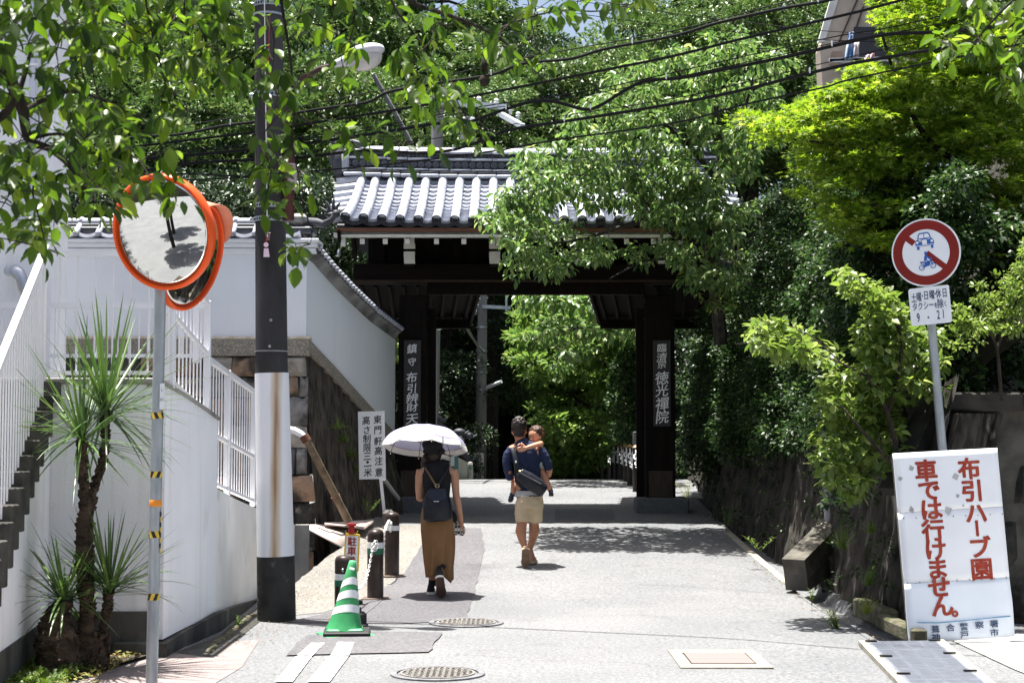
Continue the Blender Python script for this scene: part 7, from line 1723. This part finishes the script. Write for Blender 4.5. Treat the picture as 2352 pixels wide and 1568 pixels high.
# ================================================================== people
def remesh(mb, name, m, parent, vox=.010, smooth=4):
    me = mb.mesh('tmp', m); o = bpy.data.objects.new('tmp', me); COL.objects.link(o)
    rm = o.modifiers.new('r', 'REMESH'); rm.mode = 'VOXEL'; rm.voxel_size = vox
    s = o.modifiers.new('s', 'SMOOTH'); s.iterations = smooth; s.factor = .5
    bpy.context.view_layer.update(); dg = bpy.context.evaluated_depsgraph_get()
    out = bpy.data.meshes.new_from_object(o.evaluated_get(dg)); out.name = name
    bpy.data.objects.remove(o); out.materials.clear(); out.materials.append(m)
    out.polygons.foreach_set('use_smooth', [True]*len(out.polygons)); out.update(); return put(name, out, parent)
def skin(name, c, c2):
    m = mat(name, c, c2, 6, .5, .1, 60); b = m.node_tree.nodes['Principled BSDF']; b.inputs['Subsurface Weight'].default_value = .15; b.inputs['Subsurface Radius'].default_value = (.02, .008, .004); b.inputs['Subsurface Scale'].default_value = .5; return m
M_skin = skin('warm_skin', (.50, .27, .17), (.42, .215, .135)); M_skin2 = skin('tanned_skin', (.42, .20, .115), (.34, .155, .09)); M_skinc = skin('child_skin', (.55, .28, .175), (.46, .22, .14))
M_hair = mat('black_hair', (.012, .009, .008), (.022, .014, .011), 30, .38, .6, 120, stretch=(1, 1, .2)); M_hairc = mat('brown_child_hair', (.075, .035, .018), (.03, .016, .010), 30, .42, .6, 120, stretch=(1, 1, .3))
def hand(mb, wrist, d, side, L_=.17, curl=.5, nrm_=(0, -1, 0)):
    """palm and five fingers; d points along the hand, side towards the thumb"""
    wrist = Vector(wrist); d = Vector(d).normalized(); s = Vector(side); s = (s-d*s.dot(d)).normalized(); n_ = d.cross(s).normalized()
    if n_.dot(Vector(nrm_)) < 0: n_ = -n_
    pl = L_*.52; mb.ring([wrist, wrist+d*pl*.4, wrist+d*pl], [.024, .035, .036], 10, ref=s, ell=[.8, .5, .42])
    for k, (o, ln) in enumerate(((.024, .44), (.008, .48), (-.009, .45), (-.025, .36))):
        p = wrist+d*pl*.93+s*o; dd = d.copy(); pts_ = [p]
        for q in range(3): dd = (dd-n_*curl*.6).normalized(); p = p+dd*L_*ln*(.42, .32, .26)[q]; pts_.append(p)
        mb.ring(pts_, [.0092, .0088, .0080, .0068], 7)
    p = wrist+d*pl*.25+s*.028; mb.ring([p, p+(d*.6+s*.8).normalized()*.035, p+(d*.8+s*.45-n_*.3).normalized()*.068, p+(d*.9+s*.2-n_*.5).normalized()*.092], [.013, .012, .010, .008], 7)
def face_(mb, mbe, c, r, f, up=(0, 0, 1)):
    """nose, ears, brow on a head; eyes go to mbe"""
    c = Vector(c); f = Vector(f).normalized(); u = Vector(up); u = (u-f*u.dot(f)).normalized(); s = f.cross(u)
    mb.ring([c+f*r*.86+u*r*.22, c+f*r*1.02-u*r*.05, c+f*r*1.16-u*r*.22, c+f*r*.9-u*r*.32], [r*.07, r*.10, r*.14, r*.12], 8)
    mb.ball(c+f*r*.78-u*r*.62, r*.34, 10, 8); mb.ball(c+f*r*.93-u*r*.52, r*.12, 8, 6, sc=(1.4, 1.4, .5))
    for k in (-1, 1):
        mb.ball(c+s*k*r*.93-u*r*.12-f*r*.05, r*.22, 8, 6, sc=(.55, .8, 1.25)); mb.ball(c+f*r*.72+s*k*r*.42-u*r*.28, r*.25, 8, 6)
        mbe.ball(c+f*r*.90+s*k*r*.36+u*r*.02, r*.10, 8, 6, sc=(1.2, 1.2, .6))
# ------------------------------------------------------------------ woman
dw = 16.4
wq = lambda x, y, d=dw: P(861.3+x*.2930, 930.2+y*.2930, d)
pw_ = 1/3660*dw*.2930          # metres per crop pixel
g0 = wq(500, 1440); wom = thing('person', (g0.x, dw, G(g0.x, dw)), 'woman walking away under a white parasol in black sleeveless top and brown skirt', 'person')
b = MB(); hc = wq(458, 360); hc.y = dw+.02
b.ball(hc+Vector((0, .01, .0)), .098, 18, 12, sc=(.80, .98, 1.15)); b.ring([wq(465, 395), wq(468, 440), wq(475, 480)], [.055, .050, .065], 12, ref=(1, 0, 0))
eye = MB(); face_(b, eye, hc+Vector((0, .01, -.02)), .088, (.25, 1, 0))
b.ring([wq(380, 530), wq(430, 480), wq(485, 466), wq(540, 480), wq(595, 530)], [.050, .050, .052, .050, .050], 12, ref=(0, 1, 0))
b.ring([wq(485, 480), wq(485, 620), wq(485, 800)], [.135, .12, .13], 16, ref=(1, 0, 0), ell=[.6, .7, .7])
# left arm bent forward, holding the parasol
lel = wq(348, 735); lel.y += .03; lh = wq(392, 640); lh.y += .30
b.ring([wq(362, 508), wq(350, 560), wq(345, 640), lel], [.050, .047, .041, .037], 12); b.ring([lel, lel.lerp(lh, .4), lel.lerp(lh, .85), lh], [.038, .037, .027, .025], 12)
hand(b, lh, (.15, .3, 1), (0, 1, 0), curl=1.3, nrm_=(-1, 0, 0))
rel = wq(636, 700); rwr = wq(676, 892); rel.y -= .03; rwr.y -= .02
b.ring([wq(610, 508), wq(624, 560), wq(630, 630), rel], [.050, .047, .041, .037], 12); b.ring([rel, rel.lerp(rwr, .35), rel.lerp(rwr, .8), rwr], [.038, .038, .028, .025], 12)
hand(b, rwr, (.02, .1, -1), (-.7, .8, 0), .17, .45, (-1, .2, 0))
# legs under the skirt
la, ra_ = wq(445, 1385), wq(508, 1335); la.y += .12; ra_.y -= .12
for hip, kn_, an in ((wq(435, 880), wq(440, 1130), la), (wq(535, 880), wq(520, 1110), ra_)): b.ring([hip, hip.lerp(kn_, .5), kn_, kn_.lerp(an, .4), an], [.085, .075, .055, .052, .034], 12)
remesh(b, 'body', M_skin, wom, .009, 3)
eye.build('eyes', M_ink, wom, True)
t_ = MB(); t_.ring([wq(488, 432), wq(487, 452), wq(486, 478), wq(485, 540), wq(484, 620), wq(484, 700), wq(484, 770), wq(486, 840)], [.058, .070, .138, .156, .144, .134, .136, .148], 22, ref=(1, 0, 0), ell=[1.05, 1.1, .72, .72, .74, .76, .76, .74])
for s, u in ((-1, 400), (1, 572)): t_.ring([wq(485+s*20, 466), wq(u, 488)], [.068, .072], 12)
M_blk = mat('black_jersey', (.009, .009, .011), (.014, .013, .016), 8, .85, .3, 80)
remesh(t_, 'sleeveless_top', M_blk, wom, .010, 3)
# skirt with folds, open hem
def skirt(s, t):
    a = 2*math.pi*s; v = 800+ (1352-800)*t; cxp = np.interp(v, [800, 900, 1100, 1300, 1360], [483, 488, 498, 503, 503]); hw = np.interp(v, [800, 830, 900, 1000, 1150, 1300, 1360], [112, 120, 128, 127, 118, 104, 103])*pw_
    fold = 1+(.03+.075*t)*math.sin(a*9+1.5*math.sin(3*t+a))*min(1, t*3)+.03*math.sin(a*17+t*4)*t
    p = wq(cxp, v); x = math.cos(a)*hw*fold; y = math.sin(a)*hw*fold*(.72+.25*t); z = 0
    if t > .9: z = (.030*math.sin(a*1.0-1.2)+.02*math.sin(a*3))*(t-.9)*10-.0
    if t > .75: z += .09*max(0, math.sin(-a-.35))**2*(t-.75)*4*(1 if math.cos(a) > -.2 else .2)
    return (p.x+x, dw+y, p.z+z)
mb = MB(); mb.grid(lambda s, t: skirt(1-s, t), 110, 40); o = mb.build('skirt', mat('brown_skirt_cloth', (.235, .125, .055), (.19, .098, .042), 5, .85, .4, 90), wom, 'all'); sd = o.modifiers.new('t', 'SOLIDIFY'); sd.thickness = .004
# hat and hair
h_ = MB(); h_.ball(hc+Vector((.0, -.01, .040)), .108, 18, 12, sc=(.90, 1.05, .88)); h_.ball(hc+Vector((-.01, -.03, .065)), .10, 14, 10, sc=(1.1, 1, .75)); h_.ring([hc+Vector((-.09, -.02, .0)), hc+Vector((-.03, -.09, -.02)), hc+Vector((.06, -.08, -.02)), hc+Vector((.10, 0, .0))], [.03]*4, 8)
remesh(h_, 'hat', mat('black_felt_hat', (.008, .008, .009), (.014, .013, .014), 20, .9, .4, 90), wom, .008, 3)
h_ = MB(); h_.ball(hc+Vector((0, -.02, -.035)), .098, 14, 10, sc=(.88, .95, .95)); h_.ring([hc+Vector((-.05, -.08, -.06)), wq(392, 430), wq(380, 470), wq(372, 500)], [.05, .042, .034, .012], 10)
rr = random.Random(8)
for k in range(26):
    x0 = rr.uniform(-.04, .03); h_.ring([hc+Vector((-.06+x0, -.085, -.04)), wq(385+x0*300, 440), wq(372+rr.uniform(-14, 20), 505+rr.uniform(-25, 15))], [.010, .009, .003], 5)
h_.build('ponytail', M_hair, wom, 60)
h_ = MB()
for k in range(9): h_.ring([hc+Vector((.08, -.02, -.02)), wq(545, 378+k), wq(565+k*3, 392+k*1.2), wq(590+k*5, 395+rr.uniform(-8, 5))], [.005, .0035, .002, .001], 4)
h_.build('loose_hair', mat('reddish_hair', (.09, .03, .02), (.05, .02, .012), 20, .5), wom)
MB().ball(wq(521, 428)+Vector((0, -.01, 0)), .010, 8, 6).build('earring', plain('pearl', (.7, .68, .62), .2), wom, True)
# backpack
M_lth = mat('black_leather', (.010, .011, .016), (.016, .017, .024), 12, .34, .3, 60)
bp = MB(); bp.ring([wq(497, 905), wq(496, 890), wq(495, 800), wq(494, 720), wq(494, 660), wq(494, 645)], [.115, .150, .152, .132, .095, .07], 20, ref=(1, 0, 0), ell=[.45, .52, .55, .52, .5, .4]); 
for v_ in range(len(bp.v)): bp.v[v_] = (bp.v[v_][0], bp.v[v_][1]-.165, bp.v[v_][2])
bpo = remesh(bp, 'backpack', M_lth, None, .009, 3); tag(bpo, 'black leather backpack with silver clasp worn by the woman', 'backpack')
def bq(x, y, dy=-.24): p = wq(x, y); p.y += dy; return p
mb = MB(); pts4 = [bq(432, 655, -.215), bq(560, 658, -.215), bq(566, 722, -.245), bq(490, 752, -.256), bq(424, 718, -.245)]
mb.add(pts4+[p+Vector((0, .02, 0)) for p in pts4], [(0, 1, 2, 3, 4)[::-1], (5, 6, 7, 8, 9), (0, 5, 6, 1), (1, 6, 7, 2), (2, 7, 8, 3), (3, 8, 9, 4), (4, 9, 5, 0)]); mb.build('flap', mat('navy_leather_flap', (.018, .021, .034), (.013, .015, .026), 12, .32), bpo)
MB().bev(bq(492, 746, -.262), (.055, .008, .012), .003).build('clasp', plain('polished_clasp', (.75, .75, .78), .15, 1.0), bpo)
MB().ring([bq(493+16*math.cos(a), 628+14*math.sin(a), -.17) for a in np.linspace(0, 6.28, 14)], [.004]*14, 6).build('ring', plain('bright_ring', (.65, .6, .5), .25, 1.0), bpo)
for side_, m in (((398, 490), plain('gold_chain_strap', (.20, .13, .06), .4, .6)), ((580, 480), M_lth)):
    MB().ring([bq(493, 640, -.17), bq((493+side_[0])/2, (635+side_[1])/2, -.145), bq(*side_, -.085), bq(*side_, .0)+Vector((0, 0, .02))], [.010]*4, 8, ref=(0, 1, 0)).build('strap', m, bpo, 60)
# shoes
M_can = mat('black_canvas', (.012, .012, .014), (.02, .02, .022), 10, .85); M_sole = mat('white_rubber_edge', (.68, .67, .63), (.6, .58, .54), 10, .6); M_under = mat('brown_rubber_sole', (.11, .065, .05), (.07, .045, .035), 12, .7)
def shoe(parent, heel, toe, up, w_, m_up, m_sole, m_under, ankle, nm='shoe'):
    heel, toe, up = Vector(heel), Vector(toe), Vector(up); d = (toe-heel); L_ = d.length; d.normalize(); u = (up-d*up.dot(d)).normalized(); s = d.cross(u)
    outl = [(0, .30), (.06, .40), (.25, .40), (.5, .40), (.72, .50), (.88, .42), (.97, .22), (1.0, 0)]; pl = outl+[(a, -b) for a, b in outl[::-1][1:]]+[(-.02, 0)]
    def lay(sc, h0, h1, m, n):
        mb = MB(); k = len(pl); vs = [heel+d*(L_*(a-.5)*sc+L_*.5)+s*(w_*b*sc)+u*h for h in (h0, h1) for a, b in pl]
        mb.add(vs, [tuple(range(k)), tuple(range(2*k-1, k-1, -1))]+[(i, i+k, (i+1) % k+k, (i+1) % k) for i in range(k)]); return mb.build(n, m, so_)
    mb = MB(); a = heel+d*L_*.22
    mb.ring([heel+d*.03+u*.03, heel+d*L_*.3+u*.05, heel+d*L_*.6+u*.042, heel+d*L_*.93+u*.028], [w_*.34, w_*.42, w_*.46, w_*.30], 14, ref=s, ell=[.9, 1.0, .7, .55]); mb.ring([a+u*.03, a+u*.075, Vector(ankle)], [w_*.40, w_*.38, .036], 14, ref=s)
    so_ = remesh(mb, nm, m_up, parent, .007, 2); lay(1.03, .006, .030, m_sole, 'sole_edge'); lay(.98, -.002, .006, m_under, 'outsole'); return so_
lz = G(-.8, 16.5)+.004
lhx = wq(437, 1460).x; s1 = shoe(wom, (lhx, 16.42, lz+.0), (lhx-.01, 16.67, lz+.0), (0, 0, 1), .098, M_can, M_sole, M_under, la+Vector((0, -.02, 0)))
toe_ = wq(520, 1498, 16.10); toe_.z = G(toe_.x, 16.1)+.012; heel_ = wq(511, 1345, 16.10); heel_.y = 16.0; toe_.y = 16.16
s2 = shoe(wom, heel_, toe_, (-.08, 1, .35), .105, M_can, M_sole, M_under, ra_+Vector((0, .0, 0)))
mb = MB(); mb.ring([la+Vector((0, 0, -.05)), la+Vector((0, 0, .08))], [.040, .040], 12); mb.ring([heel_+Vector((0, .06, -.02)), ra_+Vector((0, 0, .05)), ra_+Vector((.03, .02, .12))], [.038, .040, .042], 12); mb.build('sock', plain('black_sock', (.012, .012, .013), .9), wom, True)
# plaid cloth and dark pouch in her right hand
mp_ = bpy.data.materials.new('plaid_cloth'); mp_.use_nodes = True; n = mp_.node_tree.nodes; L = mp_.node_tree.links
tc = n.new('ShaderNodeTexCoord'); ck = n.new('ShaderNodeTexChecker'); ck.inputs['Scale'].default_value = 34; ck.inputs[1].default_value = (.55, .50, .42, 1); ck.inputs[2].default_value = (.025, .022, .022, 1); L.new(tc.outputs['Object'], ck.inputs[0]); L.new(ck.outputs[0], n['Principled BSDF'].inputs['Base Color'])
a = wq(640, 985); a.y -= .04; c = wq(688, 985); c.y -= .05
mb = MB(); mb.ring([wq(628, 905), wq(632, 950), wq(640, 1018)], [.02, .045, .035], 10, ell=[.5]*3); mb.ring([wq(668, 935), wq(686, 975), wq(678, 1022)], [.03, .036, .028], 10, ell=[.6]*3); tag(remesh(mb, 'folded_cloth', mp_, None, .008, 2), 'folded dark plaid cloth in the right hand of the woman', 'cloth')
mb = MB(); mb.ring([wq(600, 830), wq(612, 880), wq(632, 925)], [.03, .045, .02], 10, ell=[.6]*3); tag(remesh(mb, 'pouch', M_blk, None, .009, 2), 'small black pouch at the right hip of the woman', 'pouch')
# parasol
um = thing('parasol', (wq(385, 300).x, dw, 1.2), 'white and lavender parasol with black ribs held over the woman', 'parasol')
tilt = R(12.5); Rx = Matrix.Rotation(-tilt, 3, 'X') @ Matrix.Rotation(R(2.5), 3, 'Y'); uc = wq(392, 338); uc.y = dw+.02; Ru = .445; Hh = .235
def can(s, t, off=0):
    a = 2*math.pi*s+.2; seg = (s*8) % 1; pinch = 1-.10*math.sin(math.pi*seg)*t**2; r = Ru*math.sin(t*1.38)/math.sin(1.38)*pinch; z = Hh*math.cos(t*1.38)-Hh*math.cos(1.38)-.012*math.sin(math.pi*seg)*t
    z = Hh*(1-t**2.1)-.014*math.sin(math.pi*seg)*t; return uc+Rx @ Vector((r*math.cos(a), r*math.sin(a), z+off))
M_um = leafmat('parasol_cloth', (.34, .34, .50), (.34, .34, .50), None, .08, .6, .2); _h = next(q for q in M_um.node_tree.nodes if q.type == 'HUE_SAT'); _h.inputs['Value'].default_value = .9; _h.inputs['Saturation'].default_value = .5
M_trim = mat('cream_parasol_trim', (.78, .76, .70), (.72, .70, .64), 9, .6); M_liner = mat('purple_trim_line', (.30, .12, .30), (.25, .1, .25), 9, .6)
MB().grid(lambda s, t: can(1-s, .002+t*.86), 64, 14).build('canopy', M_um, um, 'all'); MB().grid(lambda s, t: can(1-s, .875+t*.125), 64, 2).build('canopy_trim', M_trim, um, 'all'); MB().grid(lambda s, t: can(1-s, .862+t*.013, .001), 64, 1).build('trim_line', M_liner, um, 'all')
for k in range(8):
    s = (k)/8.; mb = MB(); mb.ring([can(s, q, -.006) for q in np.linspace(.03, 1.02, 9)], [.0028]*9, 5); mb.build('rib', M_iron, um, 60)
    mb = MB(); mb.ring([uc+Rx @ Vector((0, 0, Hh-.20)), can(s, .52, -.008)], [.002]*2, 5); mb.build('stretcher', M_iron, um)
    MB().ball(can(s, 1.03, -.004), .005, 6, 4).build('rib_tip', M_sole, um)
topu = uc+Rx @ Vector((0, 0, Hh+.05)); MB().ring([uc+Rx @ Vector((0, 0, Hh-.01)), topu], [.006, .003], 8).build('ferrule', M_iron, um)
MB().ring([uc+Rx @ Vector((0, 0, Hh)), lh+Vector((.03, .03, -.06))], [.0045]*2, 8).build('shaft', M_iron, um); MB().ring([lh+Vector((.03, .03, .08)), lh+Vector((.03, .03, -.12))], [.012, .013], 10).build('handle', M_black, um, 50)
MB().ring([can(.80, .86, .004), can(.80, .9, .01), can(.80, 1.0, -.03)], [.005]*3, 6).build('closing_strap', plain('navy_strap', (.02, .02, .08)), um)

# ------------------------------------------------------------------ man
dm = 18.6; mq = lambda x, y, dy=0: P(861.3+x*.2930, 930.2+y*.2930, dm)+Vector((0, dy, 0)); pm_ = 1/3660*dm*.2930
g0 = mq(1200, 1220); man = thing('person', (g0.x, dm, G(g0.x, dm)), 'man walking away carrying a child in navy shirt and beige shorts', 'person')
b = MB(); hc = mq(1130, 190, .02)
b.ball(hc, .100, 18, 12, sc=(.82, .98, 1.18)); eye = MB(); face_(b, eye, hc+Vector((0, .01, -.02)), .090, (-.1, 1, 0))
b.ring([mq(1132, 225), mq(1138, 270), mq(1145, 320)], [.062, .060, .075], 12, ref=(1, 0, 0))
b.ring([mq(1060, 360), mq(1150, 320), mq(1290, 370)], [.06, .07, .06], 12); b.ring([mq(1180, 350), mq(1190, 520), mq(1200, 720)], [.15, .14, .14], 14, ref=(1, 0, 0), ell=[.6, .65, .7])
lw_, rw_ = mq(1090, 590, .16), mq(1330, 560, .20)
b.ring([mq(1040, 500, .0), mq(1055, 560, .05), lw_], [.045, .04, .03], 12); b.ring([mq(1365, 500), mq(1360, 545, .08), rw_], [.045, .04, .03], 12)
hand(b, lw_, (.8, .5, .1), (0, .3, 1), curl=.4); hand(b, rw_, (-.8, .45, .05), (0, .3, 1), curl=.4)
an1, an2 = mq(1172, 1105, -.10), mq(1213, 1135, .14)
b.ring([mq(1160, 760), mq(1158, 880, -.02), mq(1150, 935, -.02), mq(1143, 985, -.05), mq(1152, 1040, -.08), an1], [.085, .07, .060, .066, .05, .034], 14)
b.ring([mq(1260, 760), mq(1255, 880, .03), mq(1246, 930, .05), mq(1250, 990, .05), mq(1235, 1060, .10), an2], [.085, .07, .058, .064, .046, .034], 14)
remesh(b, 'body', M_skin2, man, .010, 3); eye.build('eyes', M_ink, man, True)
h_ = MB(); h_.ball(hc+Vector((0, -.008, .028)), .108, 18, 12, sc=(.88, 1.0, 1.08)); h_.ring([hc+Vector((-.05, -.06, -.05)), hc+Vector((.0, -.085, -.06)), hc+Vector((.05, -.06, -.05))], [.035]*3, 8); rr = random.Random(3)
for k in range(170):
    a, e = rr.uniform(0, 6.28), rr.uniform(.35, 1.5); d = Vector((math.cos(a)*math.cos(e), math.sin(a)*math.cos(e), math.sin(e))); p = hc+Vector((0, -.008, .028))+Vector((d.x*.090, d.y*.103, d.z*.112)); h_.ring([p, p+d*.014+Vector((rr.uniform(-.008, .008), rr.uniform(-.008, .008), .005))], [.012, .003], 5)
remesh(h_, 'hair', M_hair, man, .0065, 1)
t_ = MB(); t_.ring([mq(1150, 262), mq(1150, 285), mq(1165, 318), mq(1182, 370), mq(1190, 450), mq(1196, 540), mq(1205, 620), mq(1212, 695)], [.058, .075, .130, .160, .156, .146, .143, .150], 22, ref=(1, 0, 0), ell=[1, .95, .65, .62, .66, .70, .74, .76])
t_.ring([mq(1075, 345), mq(1045, 385), mq(1035, 440), mq(1040, 500, .01), mq(1062, 575, .07)], [.062, .060, .055, .051, .050], 14); t_.ring([mq(1290, 345), mq(1325, 400), mq(1352, 455), mq(1364, 505, .03), mq(1350, 545, .10)], [.062, .060, .054, .050, .047], 14)
t_.ring([mq(1108, 268), mq(1150, 258, -.03), mq(1192, 268)], [.022, .024, .022], 8)
M_navy = mat('navy_shirt', (.010, .017, .048), (.016, .024, .062), 7, .85, .5, 40)
shirt = remesh(t_, 'shirt', M_navy, man, .010, 3)
# folds: push the cloth along soft creases
for v in shirt.data.vertices:
    n_ = noise.noise((v.co.x*9, v.co.y*6, v.co.z*14))*.010+noise.noise((v.co.x*22, v.co.y*9, v.co.z*26))*.004; v.co += v.normal*n_
mb = MB()
for k in range(5):
    v0, v1 = 672+k*9, 677+k*9; mb.ring([mq(1205, v0), mq(1205, v1)], [.155+.002*k]*2, 24, ref=(1, 0, 0), ell=[.76, .76], caps=False)
mb.build('striped_hem', plain('white_stripe_cloth', (.70, .70, .70), .8), man, True)
mb = MB(); mb.ring([mq(1205, 668), mq(1206, 716)], [.1535, .158], 24, ref=(1, 0, 0), ell=[.76, .76], caps=False); mb.build('undershirt', plain('navy_stripe_cloth', (.015, .02, .04), .8), man, True)
MB().bar(mq(1150, 290, -.115), mq(1150, 318, -.125), .008, .003).build('collar_tab', M_sole, man)
s_ = MB(); s_.ring([mq(1212, 700), mq(1212, 760), mq(1212, 805)], [.152, .162, .158], 20, ref=(1, 0, 0), ell=[.8, .85, .85])
s_.ring([mq(1162, 760), mq(1158, 840), mq(1160, 916, -.01)], [.092, .090, .086], 16, ref=(1, 0, 0), ell=[1.2, 1.15, 1.1]); s_.ring([mq(1262, 760), mq(1260, 840), mq(1258, 910, .03)], [.092, .086, .080], 16, ref=(1, 0, 0), ell=[1.2, 1.15, 1.1])
sh_ = remesh(s_, 'shorts', mat('beige_cotton', (.52, .42, .28), (.45, .36, .24), 6, .9, .4, 60), man, .010, 3)
for v in sh_.data.vertices: v.co += v.normal*(noise.noise((v.co.x*12, v.co.y*8, v.co.z*18+3))*.009+noise.noise((v.co.x*30, v.co.y*8, v.co.z*34))*.004)
MB().ring([mq(1212, 703), mq(1212, 712)], [.156]*2, 24, ref=(1, 0, 0), ell=[.8, .8]).build('waistband', M_navy, man, True)
M_tan = mat('tan_canvas_shoe', (.33, .22, .13), (.26, .17, .10), 8, .8); M_tsole = mat('tan_sole', (.20, .125, .08), (.14, .09, .06), 12, .8); M_cord = mat('cream_sole_edge', (.52, .42, .30), (.46, .36, .25), 9, .7)
toe_ = mq(1180, 1236); toe_.y = 18.48; toe_.z = G(toe_.x, 18.48)+.010; heel_ = mq(1180, 1120, -.22)
shoe(man, heel_, toe_, (0, 1, .4), .108, M_tan, M_cord, M_tsole, an1, 'shoe')
lz = G(.25, dm+.2); hx = mq(1232, 1195).x; shoe(man, (hx-.01, dm+.10, lz+.006), (hx+.03, dm+.36, lz+.02), (0, 0, 1), .10, mat('salmon_slip_on', (.45, .24, .17), (.38, .2, .14), 8, .8), M_cord, M_tsole, an2, 'shoe')
# sling bag
sb = MB(); a_, c_ = mq(1150, 545, -.19), mq(1305, 655, -.17); dd = (c_-a_).normalized()
sb.ring([a_-dd*.05, a_-dd*.03, a_.lerp(c_, .3), a_.lerp(c_, .7), c_+dd*.03, c_+dd*.05], [.04, .070, .092, .095, .075, .05], 16, ref=(0, 0, 1), ell=[.5, .5, .55, .55, .5, .5])
bag = remesh(sb, 'sling_bag', M_lth, None, .009, 3); tag(bag, 'black leather sling bag across the back of the man', 'bag')
mb = MB(); f0, f1 = mq(1130, 520, -.215), mq(1300, 612, -.235); mb.bar(f0, f1, .02, .012); mb.build('zip_trim', plain('bright_zip', (.25, .25, .26), .3, .6), bag)
mb = MB(); mb.ring([mq(1078, 330, -.07), mq(1092, 380, -.13), mq(1108, 450, -.145), mq(1120, 520, -.16), a_], [.026]*5, 8, ref=(1, 0, 0), ell=[.2]*5); mb.build('strap', M_lth, bag, 60)
mb = MB(); mb.ring([mq(1105, 455, -.155), mq(1112, 520, -.17), mq(1112, 590, -.16), mq(1160, 640, -.17)], [.030]*4, 8, ref=(1, 0, 0), ell=[.2]*4); mb.build('strap', M_lth, bag, 60)
MB().ball(mq(1103, 445, -.16), .016, 8, 6).build('buckle', plain('steel_buckle', (.4, .4, .4), .3, 1), bag, True); MB().bev(mq(1135, 515, -.235), (.03, .012, .02), .004).build('buckle', plain('brass_buckle', (.5, .35, .15), .3, 1), bag)
# ------------------------------------------------------------------ child
kid = thing('person', mq(1250, 420, .25), 'small child with brown hair carried at the chest of the man, arm round his neck', 'person')
b = MB(); kc = mq(1258, 232, .06); b.ball(kc, .088, 16, 12, sc=(.9, 1.0, 1.08)); eye = MB(); face_(b, eye, kc+Vector((0, 0, -.01)), .080, (-.62, -.72, -.32))
b.ring([kc+Vector((.01, .03, -.07)), mq(1268, 320, .14)], [.038, .045], 10)
sh = mq(1300, 300, .05); b.ring([mq(1290, 335, .14), sh, mq(1298, 302, -.04)], [.042, .036, .032], 10); b.ring([mq(1298, 302, -.04), mq(1255, 312, -.10), mq(1205, 328, -.125), mq(1180, 337, -.13)], [.032, .031, .026, .020], 10)
hand(b, mq(1184, 336, -.13), (-1, 0, -.18), (0, 0, 1), .115, .25, (0, 1, 0))
b.ring([mq(1290, 510, .18), mq(1318, 525, .06), mq(1340, 590, .02), mq(1362, 640, .0), mq(1376, 678, .0)], [.050, .046, .038, .036, .024], 12)
b.ring([mq(1150, 560, .22), mq(1092, 600, .1), mq(1085, 660, .04), mq(1078, 715, .02)], [.048, .040, .034, .024], 12)
b.ring([mq(1272, 330, .16), mq(1250, 430, .24), mq(1230, 520, .22)], [.08, .09, .09], 12)
remesh(b, 'body', M_skinc, kid, .008, 3)
mb = MB(); c_ = kc+Vector((-.035, -.058, -.02)); eye.build('eyes', M_hairc, kid, True)
h_ = MB(); h_.ball(kc+Vector((.012, .01, .022)), .094, 16, 12, sc=(.95, 1, 1)); rr = random.Random(6)
for k in range(120):
    a, e = rr.uniform(0, 6.28), rr.uniform(-.15, 1.5); d = Vector((math.cos(a)*math.cos(e), math.sin(a)*math.cos(e), math.sin(e)))
    if d.dot(Vector((-.62, -.72, -.32))) > .42: continue
    p = kc+Vector((.012, .01, .022))+d*.088; h_.ring([p, p+d*.012+Vector((0, 0, -.02)), p+d*.010+Vector((rr.uniform(-.01, .01), 0, -.045))], [.013, .010, .003], 5)
remesh(h_, 'hair', M_hairc, kid, .006, 1)
t_ = MB(); t_.ring([mq(1275, 318, .15), mq(1270, 345, .18), mq(1250, 430, .25), mq(1240, 520, .24), mq(1235, 570, .22)], [.06, .088, .10, .105, .09], 16, ref=(1, 0, 0)); t_.ring([mq(1300, 480, .12), mq(1312, 540, .07), mq(1318, 590, .06)], [.03, .036, .028], 10)
remesh(t_, 'shirt', mat('white_child_shirt', (.66, .68, .72), (.58, .6, .64), 8, .85), kid, .009, 3)
s_ = MB(); s_.ring([mq(1240, 560, .20), mq(1290, 515, .16), mq(1322, 548, .05)], [.09, .062, .050], 12); s_.ring([mq(1240, 560, .20), mq(1160, 555, .20), mq(1100, 590, .12)], [.09, .062, .050], 12); remesh(s_, 'shorts', M_navy, kid, .009, 2)
for a_, c_, an in ((mq(1378, 700, .03), mq(1382, 712, -.07), mq(1376, 678, 0)), (mq(1075, 735, .05), mq(1058, 760, -.04), mq(1078, 715, .02))):
    shoe(kid, a_, c_, (0, 0, 1), .055, mat('navy_sandal', (.02, .03, .06), (.03, .04, .07), 9, .6), M_black, M_tsole, an, 'sandal')
    MB().lathe([(.024, -.008), (.029, -.006), (.029, .006), (.024, .008)], an+Vector((0, 0, .005)), 12).build('ankle_strap', mat('brown_strap', (.10, .045, .03), (.07, .03, .02), 9, .6), kid, 40)
